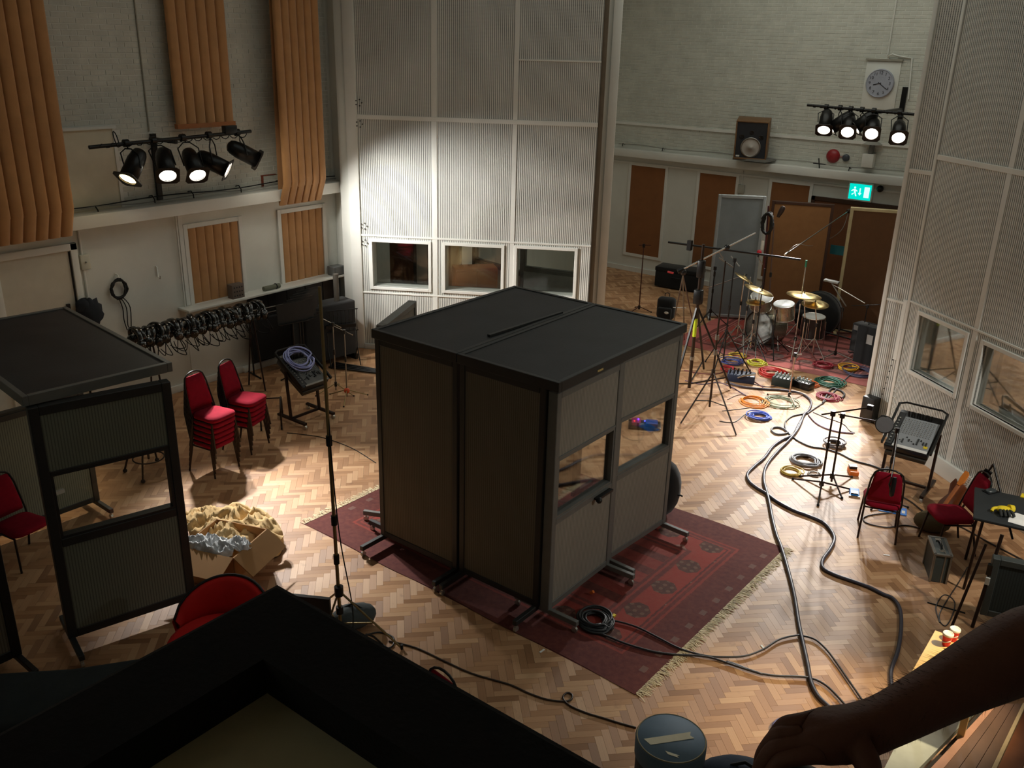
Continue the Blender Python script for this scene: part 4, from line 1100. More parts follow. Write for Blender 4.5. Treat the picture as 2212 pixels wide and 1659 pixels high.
# bare stand before the leftmost brown panel
b = F(1380, 672); tp = up(b, 1388, 530)
mic_stand('thin bare stand with a short bar in front of the leftmost brown panel', b, tp, pm('rusty_steel', (82, 44, 34), .5, metal=.3), .28, .1, .3, .011, boom=(tp + Vector((-.12, 0, -.01)), tp + Vector((.17, 0, .03))), clutch=False)
# boom over the kit from the right, silver capsule at its low end
b = F(1808, 690); tp = up(b, 1817, 476)
c0_ = WY(1700, 547, 16.9); c1_ = WY(1833, 456, tp.y + .2)
ov = mic_stand('tall dark stand with a long boom lowering a silver microphone over the drums', b, tp, brown_steel, .45, .18, .9, .013, boom=(c1_, c0_, steel), mic=('silver', c0_, c0_ - c1_))
obj('end_weight', MB().ball(c1_, .05, 10), pm('dark_bronze', (54, 36, 28)), ov, world=True)
obj('cable', MB().tube(smooth_path([c1_, WY(1815, 500, tp.y), WY(1760, 530, tp.y - .3), WY(1722, 528, 17.1), c0_], 6), .006, 5), pm('grey_cable', (150, 148, 140)), ov, world=True)
# upright stand with a bronze microphone before the tan screen
b = F(1655, 740); tp = WY(1672, 484, b.y + .25)
mm = WY(1687, 457, tp.y + .05)
mic_stand('leaning stand with a dark bronze microphone pointing up before the tan screen', b, tp, pm('pinkish_steel', (120, 96, 88), .4, metal=.5), .45, .6, 1.9, .013, mic=('dark', mm, mm - tp), brace=.4)
# large black headphones / fan-like hank on a stand
hk_ = thing('cable_hank', 'big hank of black cable hung on a stand between grey and tan screens', 'cable', WY(1658, 480, 16.9))
rg = random.Random(9)
for k in range(6): obj('turn', MB().tube([(.10 * math.cos(a) + rg.uniform(-.015, .015), rg.uniform(-.05, .05), -.02 + .20 * math.sin(a) + rg.uniform(-.01, .01)) for a in [2 * PI * j / 16 for j in range(16)]], .022, 6, closed=True), rubber, hk_)
hs = F(1640, 722)
hkt = mic_stand('dark red and white taped pole holding the hank of cable by the drums', hs, WY(1660, 445, 16.95), pm('wine_pole', (92, 34, 44), .5), .4, .5, .2, .016, clutch=False, joints=())
obj('white_tape', MB().tube([WY(1645, 540, 16.75), WY(1648, 520, 16.78)], .03, 8), white_trim, hkt, world=True); obj('red_lamp', MB().ball(WY(1640, 545, 16.7), .05, 10), pm('bright_red', (210, 30, 50), .4), hkt, world=True)
# small stands at the far right of the kit
b = F(1803, 772); tp = up(b, 1818, 668)
z_ = mic_stand('short black boom stand right of the cymbals with a silver boom', b, tp, brown_steel, .38, .1, .1, .012, boom=(WY(1800, 615, tp.y), WY(1868, 655, tp.y - .1), chrome), leg_mat=steel)
obj('tray', MB().beam(WY(1781, 604, tp.y), WY(1812, 611, tp.y), .12, .03), grey_frame, z_, world=True)
obj('strut', MB().tube([WY(1797, 612, tp.y), WY(1828, 662, tp.y)], .014, 6), steel, z_, world=True)
b = F(1855, 772); tp = up(b, 1862, 660)
mic_stand('thin black stand beside the slotted end leaf', b, tp, black_steel, .3, .08, .5, .010, boom=(tp + Vector((-.3, 0, -.05)), tp + Vector((.25, -.1, .10))), clutch=False)
# stand standing alone among the cables
b = F(1704, 862); tp = up(b, 1718, 766)
mic_stand('short pinkish stand with a black hub standing among the coloured cables', b, tp, pm('pink_beige_steel', (190, 150, 124), .4, metal=.4), .36, .09, 5.4, .010, boom=(tp, tp + Vector((.1, .03, .02)), chrome), clutch=False)
# tom and snare microphones round the kit (thin stands left of the kick)
for (x, y, tx, ty, lab) in ((1590, 742, 1606, 590, 'slim steel stand left of the kick drum, nearest the cymbals'), (1602, 760, 1617, 598, 'slim steel stand just left of the kick drum'), (1628, 770, 1650, 580, 'brown-grey slim stand crossing the kick drum'), (1665, 765, 1668, 668, 'black bent stand in front of the kick drum')):
    b = F(x, y); mic_stand(lab, b, up(b, tx, ty), steel if 'steel' in lab else black_steel, .42, .35, x * .1, .011, clutch=True, brace=.4)
kb = F(1532, 700); tp = up(kb, 1556, 580)
mic_stand('black stand with a white sleeve and a thin boom before the grey screen', kb, tp, black_steel, .4, .3, .3, .012, boom=(WY(1528, 622, kb.y), WY(1606, 595, kb.y + .3), chrome), joints=(1.1,))

vb = F(1713, 768); vt = up(vb, 1727, 562)
mic_stand('tall thin chrome stand with green tape at its top before the tan screen', vb, vt, chrome, .4, .35, .8, .012, brace=.4, clutch=True)
tag(obj('green_tape', MB().cyl(vt - Vector((0, 0, .12)), vt + Vector((0, 0, .01)), .02, 10), pm('green_tape', (40, 120, 90), .6)), 'green tape wrapped on the top of the tall chrome stand', 'tape')
for (x, y, l) in ((1556, 536, 'left'), (1640, 550, 'right')):
    q = ba.lerp(bb2, (x - 1443) / 286)
    t = thing('microphone', 'small pencil microphone clipped under the long cross bar, %s one' % l, 'microphone', q)
    obj('clip', MB().cyl((0, 0, .02), (0, 0, -.05), .018, 8), black_plastic, t); obj('capsule', MB().lathe([(.013, 0), (.013, .14), (.010, .16)], 10, Matrix.Translation((0, 0, -.05)) @ rot_to((.5, .2, -.8))), steel, t)
# ================================================================ drum kit
hhb = F(1622, 742)
mic_stand('chrome hi-hat stand with a clutch at the left end of the drum kit', hhb, up(hhb, 1632, 630), chrome, .3, .3, .4, .012, brace=.4)
spark = pm('silver_sparkle_shell', (176, 170, 152), .3, metal=.75, var=.35, vs=60)
dark_shell = pm('dark_drum_shell', (60, 58, 54), .35, metal=.4)
head_w = pm('drum_head', (206, 208, 206), .5, var=.1, vs=4)
def dirty_head():
    t = NT('worn_kick_head'); o = t.obj(); n1 = t.noise(o, 5.0, 4)
    col = t.ramp(n1, [(.35, lin((96, 98, 92))), (.45, lin((168, 172, 168))), (.62, lin((206, 210, 206))), (.75, lin((118, 118, 110)))])
    t.bsdf(Base_Color=col, Roughness=.5); return t.m
kick_head = dirty_head()
def drum(parent, c, axis, r, h, shell, head, lugs=8, nm=''):
    c = Vector(c); M = Matrix.Translation(c) @ rot_to(axis)
    s = obj('shell', MB().lathe([(r * .985, -h / 2), (r * .985, h / 2)], 32, M), shell, parent, world=True)
    obj('head', MB().lathe([(r * .99, h / 2), (r * .985, h / 2 + .008), (1e-4, h / 2 + .009)], 32, M), head, parent, world=True)
    for z in (-h / 2, h / 2):
        obj('hoop', MB().torus(M @ Vector((0, 0, z)), r * 1.01, .011, axis, 32, 6), chrome, parent, world=True)
    for k in range(lugs):
        a = 2 * PI * (k + .5) / lugs; p = Vector((r * 1.02 * math.cos(a), r * 1.02 * math.sin(a), 0))
        obj('lug', MB().tube([M @ (p + Vector((0, 0, -h / 2))), M @ (p + Vector((0, 0, h / 2)))], .006, 5).cyl(M @ (p + Vector((0, 0, -.03))), M @ (p + Vector((0, 0, .03))), .013, 6), chrome, s, world=True)
kc = Vector((-6.50, 16.85, .37))
kk = thing('bass_drum', 'bass drum with a worn blotchy front head and silver sparkle shell', 'drum', (kc.x, kc.y, 0), 0)
kax = Vector((-.30, -.95, .06))
drum(kk, kc, kax, .33, .44, spark, kick_head, 8)
obj('front_hoop', MB().torus(kc + kax.normalized() * .235, .34, .016, kax, 36, 6), dark_shell, kk, world=True)
obj('sound_hole', MB().cyl(kc + kax.normalized() * .230 + Vector((.05, 0, .03)), kc + kax.normalized() * .234 + Vector((.05, 0, .03)), .05, 18), black, kk, world=True)
for sx in (-.28, .28): obj('spur', MB().tube([kc + Vector((sx, -.1, -.1)), kc + Vector((sx * 1.4, -.25, -.36))], .012, 6), chrome, kk, world=True)
rc = Vector((-6.14, 16.70, .80))
rt = thing('tom_drum', 'silver sparkle rack tom to the right of the bass drum', 'drum', (rc.x, rc.y, 0))
drum(rt, rc, (-.05, -.18, 1), .20, .30, spark, head_w, 6)
obj('mount', MB().tube([rc + Vector((0, .1, -.1)), rc + Vector((-.15, .1, -.25)), kc + Vector((.12, .05, .30))], .014, 7), chrome, rt, world=True)
sc_ = Vector((-6.62, 16.70, .90))
sn = thing('tom_drum', 'rack tom with a big pale head tilted to the camera above the bass drum', 'drum', (sc_.x, sc_.y, 0))
drum(sn, sc_, (.14, -.36, .93), .21, .24, spark, head_w, 6)
obj('mount', MB().tube([sc_ + Vector((.05, .05, -.12)), kc + Vector((-.02, .12, .3))], .014, 7), chrome, sn, world=True)
fl_ = Vector((-5.72, 17.25, .45))
fd = thing('floor_tom', 'dark floor tom on chrome legs at the right of the kit', 'drum', (fl_.x, fl_.y, 0))
drum(fd, fl_, (0, -.05, 1), .22, .42, dark_shell, head_w, 6)
for k in range(3):
    a = k * 2.09 + .4; obj('leg', MB().tube([fl_ + Vector((.235 * math.cos(a), .235 * math.sin(a), .12)), Vector((fl_.x + .25 * math.cos(a), fl_.y + .25 * math.sin(a), .01))], .009, 6), chrome, fd, world=True)
sd = Vector((-6.95, 17.55, .62))
sdd = thing('snare_drum', 'snare drum on a low stand behind the left side of the bass drum', 'drum', (sd.x, sd.y, 0))
drum(sdd, sd, (0, -.1, 1), .18, .15, spark, head_w, 8)
leg3((sd.x, sd.y), .45, .28, 3, .3, .010, .01, sdd, chrome)
th = thing('drum_throne', 'black round drum stool behind the bass drum', 'stool', (-6.25, 17.95, 0))
obj('seat', MB().lathe([(.19, .0), (.2, .04), (.17, .09), (1e-4, .1)], 24, Matrix.Translation((0, 0, .46))), black_cloth, th); obj('post', MB().cyl((0, 0, .2), (0, 0, .46), .02, 10), chrome, th)
for k in range(3):
    a = k * 2.09; obj('leg', MB().tube([(0, 0, .3), (.28 * math.cos(a), .28 * math.sin(a), .01)], .012, 6), chrome, th)
bc = thing('bass_drum_case', 'round black drum case standing on edge behind the tom', 'case', (-5.95, 18.15, 0))
obj('shell', MB().lathe([(.02, -.2), (.44, -.2), (.46, -.17), (.46, .17), (.44, .2), (.02, .2)], 30, Matrix.Translation((0, 0, .47)) @ rot_to((.1, -1, .1))), black_cloth, bc)
obj('strap', MB().torus((0, 0, .47), .462, .012, (.1, -1, .1), 30, 6), rubber, bc)
def cymbal(label, c, axis, r, base, group='cymbals of the drum kit', stand_mat=None):
    c = Vector(c); base = Vector(base); t = thing('cymbal_stand', label, 'cymbal', (base.x, base.y, 0), 0, group)
    M = Matrix.Translation(c) @ rot_to(axis)
    prof = [(.012, .035), (.04, .032), (.06, .016), (r * .6, .004), (r, -.012), (r, -.015), (r * .6, .001), (.06, .012), (.012, .03)]
    cy_ = obj('cymbal', MB().lathe(prof, 36, M), brass, t, world=True)
    obj('wing_nut', MB().cyl(M @ Vector((0, 0, .03)), M @ Vector((0, 0, .09)), .010, 8), black_plastic, cy_, world=True)
    top = M @ Vector((0, 0, .0))
    kn = Vector((base.x, base.y, top.z * .62))
    obj('pole', MB().tube([Vector((base.x, base.y, .1)), kn, top], [.014, .013, .009], 8), stand_mat or chrome, t, world=True)
    obj('clutch', MB().cyl(kn - Vector((0, 0, .04)), kn + Vector((0, 0, .04)), .022, 8), black_plastic, t, world=True)
    leg3((base.x, base.y), .42, .32, 3, base.x * 7, .010, .01, t, stand_mat or chrome)
    return t
def cy(x, y, z): return F(x, y, z)
c1 = cy(1608, 600, 1.42); cymbal('steeply tilted brass cymbal, highest at the left of the kit', c1, (.40, .26, .87), .21, c1 + Vector((-.05, .1, 0)))
c2 = cy(1640, 626, 1.30); cymbal('brass cymbal tilted down to the right above the pale tom', c2, (.26, .16, .95), .29, c2 + Vector((.0, .12, 0)))
c3 = cy(1737, 637, 1.30); cymbal('wide flat brass cymbal at the right of the kit, upper one', c3, (.05, .04, 1.), .32, c3 + Vector((.05, .1, 0)))
c4 = cy(1761, 656, 1.12); cymbal('paler cymbal at the right of the kit showing its top, lower one', c4, (.05, -.10, .99), .25, c4 + Vector((.06, .08, 0)))
hh = cy(1632, 652, 1.05); cymbal('flat pair of hi-hat cymbals at the left behind the pale tom', hh, (0, -.1, 1), .18, hh + Vector((0, .02, 0)))
# guitar amplifier and low trolley on the right of the kit
am = thing('amplifier', 'small dark amplifier on the floor behind the boom stand by the brown screen', 'amplifier', (-4.72, 17.4, 0), R(-18))
obj('cabinet', MB().bb(-.33, .33, 0, .28, .05, .62), black_cloth, am, bevel=.02); obj('grille', MB().bb(-.29, .29, -.012, 0, .09, .46), pm('dark_grille', (44, 42, 40), .9, bump=.5, bs=200), am); obj('panel', MB().bb(-.29, .29, -.012, 0, .49, .58), steel, am); obj('handle', MB().tube([(-.1, .14, .62), (-.1, .14, .66), (.1, .14, .66), (.1, .14, .62)], .012, 6), rubber, am)
a2 = thing('amplifier', 'second dark amplifier standing upright with a pale label, by the end leaf', 'amplifier', WY(1838, 700, 17.0) * 0 + Vector((-4.55, 16.95, .0)), R(-12))
obj('cabinet', MB().bb(-.25, .25, 0, .25, .0, .75), black_cloth, a2, bevel=.02); obj('label_plate', MB().bb(-.03, .09, -.008, 0, .42, .60), pm('pale_label', (150, 146, 140), .6), a2); obj('handle', MB().tube([(-.1, .12, .75), (-.1, .12, .79), (.1, .12, .79), (.1, .12, .75)], .012, 6), rubber, a2)
tr = thing('low_trolley', 'low black steel frame trolley on the drum rug', 'trolley', F(1815, 742), R(-10))
for x0 in (-.40, .40): obj('side_tube', MB().tube([(x0, -.22, .05), (x0, -.22, .24), (x0, .22, .24), (x0, .22, .05)], .02, 7), black_steel, tr)
for y0 in (-.22, .22): obj('cross_tube', MB().tube([(-.40, y0, .22), (.40, y0, .22)], .018, 7), black_steel, tr)
tag(obj('yellow_cup', MB().lathe([(.045, 0), (.06, .14), (.055, .14), (.042, .01)], 16), pm('yellow_plastic', (226, 190, 40), .4)), 'small yellow cup on the floor behind the floor tom', 'cup').location = F(1766, 722)
# ================================================================ red stacking chairs
red_pad = red_cloth
def make_chair(name, label, group=None):
    """stacking chair, front towards local -y"""
    t = thing(name, label, 'chair', (0, 0, 0), 0, group)
    m = MB(); n = 22; vs = []
    def ring(hw, hd, z, cyy=-.01):
        out = []
        for k in range(n):
            a = 2 * PI * k / n; c, s = math.cos(a), math.sin(a); p = 2 / 4.5
            w = hw * (1.0 if s < 0 else .93)
            out.append((w * abs(c) ** p * (1 if c >= 0 else -1), cyy + hd * abs(s) ** p * (1 if s >= 0 else -1), z))
        return out
    rings = [ring(.195, .195, .405), ring(.222, .222, .418), ring(.226, .226, .445), ring(.215, .215, .470), ring(.15, .15, .485), ring(.05, .05, .488)]
    for r_ in rings: vs += r_
    fs = [(i * n + k, i * n + (k + 1) % n, (i + 1) * n + (k + 1) % n, (i + 1) * n + k) for i in range(len(rings) - 1) for k in range(n)]
    fs += [tuple(range(n))[::-1], tuple(range((len(rings) - 1) * n, len(rings) * n))]
    m.add(vs, fs, True); obj('seat', m, red_pad, t)
    # back pad, tapered and leaning
    m = MB(); vs = []; nz = 7; n = 16
    for i in range(nz):
        u = i / (nz - 1); z = .51 + .43 * u; hw = .20 - .05 * u; y = .205 + .10 * u; th = .022 * (1 if 0 < i < nz - 1 else .45)
        hw2 = hw if 0 < i < nz - 1 else hw - .014
        for k in range(n):
            a = 2 * PI * k / n; c, s = math.cos(a), math.sin(a); p = 2 / 4
            vs.append((hw2 * abs(c) ** p * (1 if c >= 0 else -1), y + th * s, z))
    fs = [(i * n + k, i * n + (k + 1) % n, (i + 1) * n + (k + 1) % n, (i + 1) * n + k) for i in range(nz - 1) for k in range(n)] + [tuple(range(n))[::-1], tuple(range((nz - 1) * n, nz * n))]
    m.add(vs, fs, True); obj('backrest', m, red_pad, t)
    for sx in (-1, 1):
        obj('front_leg', MB().tube([(sx * .222, -.215, 0), (sx * .20, -.165, .40)], .0125, 8), brown_steel, t)
        obj('rear_leg', MB().tube([(sx * .215, .27, 0), (sx * .20, .175, .40)], .0125, 8), brown_steel, t)
        obj('seat_rail', MB().tube([(sx * .20, -.165, .398), (sx * .20, .19, .398)], .011, 7), brown_steel, t)
    arch = [(-.20, .17, .40), (-.207, .20, .50), (-.184, .28, .82)] + [(-.165 * math.cos(a), .297 + .02 * math.sin(a), .89 + .10 * math.sin(a)) for a in [PI * j / 8 for j in range(9)]] + [(.184, .28, .82), (.207, .20, .50), (.20, .17, .40)]
    obj('back_frame', MB().tube(arch, .0115, 8), black_steel, t)
    obj('cross_tube', MB().tube([(-.2, .18, .395), (.2, .18, .395)], .010, 7), brown_steel, t)
    return t
def stack(front_l, front_r, n, lab, grp, first=None):
    a, b = Vector((front_l.x, front_l.y, 0)), Vector((front_r.x, front_r.y, 0))
    mid = (a + b) / 2; d = (b - a).normalized()
    ang = math.atan2(d.y, d.x)
    back = Vector((-d.y, d.x, 0))
    c = mid + back * .215
    src = first
    names = ['lowest', 'second from the bottom', 'third from the bottom', 'fourth from the bottom', 'fifth from the bottom', 'sixth from the bottom']
    for k in range(n):
        nm = 'topmost' if k == n - 1 else names[k]
        l = 'red stacking chair, ' + nm + ' of the ' + lab
        p = c - back * (.012 * k) + Vector((0, 0, .0775 * k))
        if src is None:
            src = make_chair('stacking_chair', l, grp); src.location = p; src.rotation_euler = (0, 0, ang)
        else: dup(src, p, ang, l, grp)
    return src
ch0 = stack(F(462, 1036), F(520, 1006), 6, 'nearer stack beside the left booth', 'chairs of the nearer stack')
stack(F(541, 985), F(584, 955), 5, 'farther stack by the mixing desk', 'chairs of the farther stack', ch0)
# single chairs
a, b = F(1849, 1161), F(1937, 1178)
d = (a - b).normalized(); ang = math.atan2(d.y, d.x)
mid = (a + b) / 2; fwd = Vector((d.y, -d.x, 0))
dup(ch0, mid + fwd * .27, ang, 'red chair seen from behind with a microphone leaning over its back, by the mixing desk', 'single red chairs')
dup(ch0, F(2056, 1106, .47) * 1.0 - Vector((0, 0, .47)), R(-52), 'red chair before the electric guitar, half hidden by the black table', 'single red chairs')
dup(ch0, F(40, 1215) + Vector((0, .1, 0)), R(100), 'red chair inside the left booth at the edge of the room', 'single red chairs')

# ================================================================ headphones on a rail
ra, rb = Vector((-12.15, 6.55, 1.52)), Vector((-12.15, 9.0, 1.52))
ra = WX(285, 716, -12.05); rb = WX(566, 652, -12.05)
hr = thing('headphone_rail', 'black rail on legs holding a long row of headphones by the left wall', 'rail', ((ra.x + rb.x) / 2, (ra.y + rb.y) / 2, 0))
obj('rail', MB().cyl(ra, rb, .022, 10), black_steel, hr, world=True)
for q in (ra.lerp(rb, .12), ra.lerp(rb, .9)):
    for sx in (-.22, .22): obj('leg', MB().tube([q, Vector((q.x + sx, q.y, .01))], .014, 7), brown_steel, hr, world=True)
hp_m = pm('glossy_black_plastic', (20, 19, 16), .16, var=.1, spec=.9)
def headphones(label, group):
    t = thing('headphones', label, 'headphones', (0, 0, 0), 0, group)
    band = []
    r = .095; m = MB(); vs = []
    n = 15
    for i in range(n):
        a = PI * i / (n - 1)
        for (rr, yy) in ((r, -.024), (r + .016, -.018), (r + .016, .018), (r, .024)):
            z = rr * math.sin(a); vs.append((rr * math.cos(a) * .95, yy, z))
    fs = [(i * 4 + k, i * 4 + (k + 1) % 4, (i + 1) * 4 + (k + 1) % 4, (i + 1) * 4 + k) for i in range(n - 1) for k in range(4)] + [(0, 1, 2, 3), tuple(range((n - 1) * 4, n * 4))[::-1]]
    m.add(vs, fs, True); obj('headband', m, hp_m, t)
    for sx in (-1, 1):
        e = obj('ear_cup', MB().lathe([(.02, -.030), (.045, -.025), (.048, 0), (.044, .02), (.02, .028)], 14, Matrix.Translation((sx * .088, 0, -.055)) @ Matrix.Rotation(PI / 2, 4, 'Y')), hp_m, t)
        obj('yoke', MB().tube([(sx * .095, 0, 0), (sx * .112, 0, -.05)], .007, 6), steel, e)
    obj('cable', MB().tube(smooth_path([(.088, 0, -.10), (.10, .03, -.22), (.06, .05, -.27), (-.02, .02, -.25), (-.05, -.02, -.18)], 4), .005, 5), rubber, t)
    return t
d = (rb - ra); nH = 30
ang = math.atan2(d.y, d.x) - PI / 2
rg = random.Random(21); src = None
ordn = ['first', 'second', 'third', 'fourth', 'fifth', 'sixth', 'seventh', 'eighth', 'ninth', 'tenth', 'eleventh', 'twelfth', 'thirteenth', 'fourteenth', 'fifteenth']
for k in range(nH):
    hl = 'glossy black headphones, %s from the %s end of the rail' % ((ordn[k], 'left') if k < 15 else (ordn[nH - 1 - k], 'right'))
    p = ra.lerp(rb, .02 + .96 * k / (nH - 1)) + Vector((0, 0, -.10 - rg.random() * .02))
    if src is None: src = headphones(hl, 'headphones on the rail'); h_ = src; h_.location = p
    else: h_ = dup(src, p, ang, hl, 'headphones on the rail')
    h_.rotation_euler = (rg.uniform(-.35, .35), rg.uniform(-.25, .25), ang + rg.uniform(-.5, .5))
    h_.scale = (1.35,) * 3 if k % 4 else (1.55,) * 3
# dark jacket-like bundle behind the left booth roof
jk = thing('dark_bundle', 'dark cloth bundle hanging on the wall behind the left booth roof', 'bundle', WX(197, 678, XL + .12))
def knob_lump(r, sc, seed):
    from mathutils import noise as N
    m = MB().ball((0, 0, 0), 1., 22)
    m.v = [Vector((p.x * sc[0], p.y * sc[1], p.z * sc[2])) * r * (1 + .55 * (abs(N.noise(p * 1.7 + Vector((seed, 0, 0)))) - .2)) for p in m.v]
    return m
bc_ = pm('blue_black_cloth', (34, 38, 44), .95, bump=.5, bs=14)
obj('cloth', knob_lump(.20, (.5, .85, 1.1), 2.), bc_, jk)
k_ = knob_lump(.13, (.5, .9, .9), 5.); k_.v = [p + Vector((.0, -.10, .14)) for p in k_.v]
obj('fold', k_, bc_, jk)

# ================================================================ music stands nested together
def music_stand(label, loc, rz, h=1.12, tilt=12, grp='music stands by the left wall'):
    t = thing('music_stand', label, 'music stand', loc, rz, grp)
    Mt = Matrix.Translation((0, 0, h)) @ Matrix.Rotation(R(-tilt), 4, 'X')
    m = MB().bb(-.27, .27, -.008, .008, -.16, .17); m.v = [Mt @ p for p in m.v]; obj('desk', m, black, t)
    m = MB().bb(-.27, .27, -.07, .008, -.175, -.16); m.v = [Mt @ p for p in m.v]; obj('lip', m, black_steel, t)
    obj('pole', MB().tube([(0, 0, .05), (0, 0, h)], .013, 8), black_steel, t)
    for k in range(3):
        a = 2 * PI * k / 3 + .5; obj('leg', MB().tube([(0, 0, .14), (.26 * math.cos(a), .26 * math.sin(a), .012)], .012, 6), black_steel, t)
    return t
c = F(640, 822)
ms = music_stand('black music stand at the front of the nested group by the left wall', c, R(78), 1.22, 8)
ord_ = ['second', 'third', 'fourth', 'fifth', 'rearmost']
for k in range(5):
    dup(ms, c + Vector((-.02 - .12 * k, .16 + .16 * k, .03 * (k % 2) * 0)), R(78 + 3 * k), 'black music stand, %s of the nested group by the left wall' % ord_[k], 'music stands by the left wall')
c2 = F(742, 786)
wire = thing('wire_rack', 'thin black wire rack standing before the slotted partition', 'rack', c2, R(62))
for k in range(9): obj('wire', MB().tube([(-.28 + k * .07, 0, .62), (-.28 + k * .07, 0, 1.02)], .006, 5), black_steel, wire)
for z in (.62, 1.02): obj('bar', MB().tube([(-.3, 0, z), (.3, 0, z)], .010, 6), black_steel, wire)
obj('shelf_bar', MB().bb(-.3, .25, -.05, .05, .70, .76), black_steel, wire)
for x0 in (-.27, .27): obj('leg', MB().tube([(x0, -.2, .01), (x0, 0, .3), (x0, 0, .62)], .010, 6), black_steel, wire); 
for x0 in (-.27, .27): obj('foot', MB().tube([(x0, .2, .01), (x0, 0, .3)], .010, 6), black_steel, wire)
c3 = F(596, 800)
dk = thing('stacked_frames', 'dark stack of folded steel frames under the white shelf', 'frame', c3, R(80))
for k in range(5): obj('bar', MB().tube([(-.42, -.05 + .05 * k, 1.18 - .06 * k), (.38, -.05 + .05 * k, 1.20 - .06 * k)], .011, 6), steel if k % 2 == 0 else black_steel, dk)
for x0 in (-.42, .38):
    obj('post', MB().tube([(x0, 0, .02), (x0, .02, 1.2)], .016, 7), black_steel, dk); obj('foot', MB().tube([(x0, -.25, .015), (x0, .25, .015)], .015, 7), black_steel, dk)
obj('cover', MB().bb(-.38, .34, -.02, .16, .25, 1.0), black_cloth, dk, bevel=.03)
cv = thing('covered_rack', 'tall dark rack with black cloth under the shelf left of the partition', 'rack', Vector((-12.2, 10.35, 0)), R(84))
obj('body', MB().bb(-.55, .55, -.2, .2, .1, 1.12), black_cloth, cv, bevel=.03); obj('top_roll', MB().cyl((.25, -.05, 1.0), (.25, -.05, 1.62), .05, 12), pm('grey_tube', (88, 82, 74), .6), cv)
for x0 in (-.5, .5): obj('foot', MB().bb(x0 - .03, x0 + .03, -.25, .25, 0, .1), black_steel, cv)
tp_ = thing('tripod_bundle', 'folded black stands lying on the floor before the partition', 'stand', F(770, 800), R(20))
for k in range(4): obj('pole', MB().tube([(-.5, -.1 + .06 * k, .03 + .01 * k), (.55, -.05 + .05 * k, .03)], .018, 7), black_steel, tp_)

# ================================================================ mixing desks on trolleys
def mixer(label, loc, rz, face_mat, knobs=True, strip=True, yellow=True, wd=.46, dp=.56, zf=.62, zb=1.0):
    """tilted mixing desk; player stands at local -y"""
    t = thing('mixing_desk', label, 'mixing desk', loc, rz)
    for sx in (-1, 1):
        x0 = sx * (wd / 2 + .03)
        obj('base_rail', MB().beam((x0, -.32, .09), (x0, .32, .09), .05, .035), brown_steel, t)
        obj('upright', MB().beam((x0, .02, .09), (x0, -.02 + .10, zf + .18), .035, .035), brown_steel, t)
        obj('side_arm', MB().beam((x0, -.30, zf + .02), (x0, .30, zb + .08), .025, .04), black_steel, t)
        for yy in (-.30, .30): obj('castor', MB().cyl((x0 - .016, yy, .036), (x0 + .016, yy, .036), .036, 12).cyl((x0, yy, .05), (x0, yy, .085), .014, 8), castor_mat, t)
    obj('cross_rail', MB().beam((-wd / 2, 0, .10), (wd / 2, 0, .10), .04, .03), brown_steel, t)
    obj('top_bar', MB().tube([(-wd / 2 - .03, .30, zb + .08), (-wd / 2 + .05, .34, zb + .10), (wd / 2 - .05, .34, zb + .10), (wd / 2 + .03, .30, zb + .08)], .014, 7), black_steel, t)
    sl = math.atan2(zb - zf, dp)
    Mt = Matrix.Translation((0, 0, (zf + zb) / 2)) @ Matrix.Rotation(sl, 4, 'X')
    L = math.hypot(dp, zb - zf)
    def TT(m): m.v = [Mt @ p for p in m.v]; return m
    obj('body', TT(MB().bb(-wd / 2, wd / 2, -L / 2, L / 2, -.10, 0)), black_plastic, t, bevel=.012)
    obj('under_tray', TT(MB().bb(-wd / 2 + .02, wd / 2 - .02, -L / 2 - .02, L / 2 - .1, -.17, -.10)), pm('dark_tray', (58, 52, 42), .6), t, bevel=.01)
    fp = obj('control_panel', TT(MB().bb(-wd / 2 + .10, wd / 2 - .02, -L / 2 + .02, L / 2 - .12, 0, .006)), face_mat, t)
    if knobs:
        m = MB(); m2 = MB(); rg = random.Random(4)
        nx = 11
        for i in range(nx):
            x = -wd / 2 + .125 + i * (wd - .16) / nx
            for j in range(9):
                y = L / 2 - .16 - j * .032
                m.lathe([(.008, 0), (.007, .014), (1e-4, .015)], 7, Matrix.Translation((x, y, .006)))
            m2.bb(x - .008, x + .008, 0, 0, 0, 0) if False else m2.bb(x - .008, x + .008, -L / 2 + .10 + rg.random() * .12, -L / 2 + .125 + rg.random() * .12, .006, .020)
        obj('knobs', TT(m), pm('grey_knobs', (150, 152, 150), .5), fp, kind='stuff')
        obj('faders', TT(m2), black_plastic, fp, kind='stuff')
    if strip: obj('label_strip', TT(MB().bb(-wd / 2 + .10, wd / 2 - .02, -L / 2 + .015, -L / 2 + .06, .006, .012)), pm('white_tape', (238, 238, 234), .6), fp, label='white write-on strip')
    if yellow: obj('sticker', TT(MB().bb(wd / 2 - .09, wd / 2 - .04, -L / 2 + .10, -L / 2 + .14, .006, .0125)), pm('yellow_sticker', (244, 214, 40), .6), fp, label='yellow sticker')
    obj('left_panel', TT(MB().bb(-wd / 2 + .01, -wd / 2 + .085, -L / 2 + .04, L / 2 - .06, 0, .008)), pm('black_connector_panel', (38, 38, 40), .4), t)
    m = MB()
    for j in range(9): m.lathe([(.012, 0), (.012, .012)], 8, Matrix.Translation((-wd / 2 + .045, -L / 2 + .1 + j * (L - .22) / 9, .008)))
    obj('sockets', TT(m), steel, t, kind='stuff')
    m = MB(); rg = random.Random(8)
    for j in range(9):
        x = -wd / 2 + .13 + j * .036; m.cyl((x, L / 2 - .09, 0), (x + rg.uniform(-.01, .01), L / 2 - .06, .06), .011, 7)
    obj('plugs', TT(m), black_steel, t, kind='stuff')
    return t, Mt, L
q = (F(660, 925) + F(620, 898) + F(740, 900) + F(700, 885)) / 4
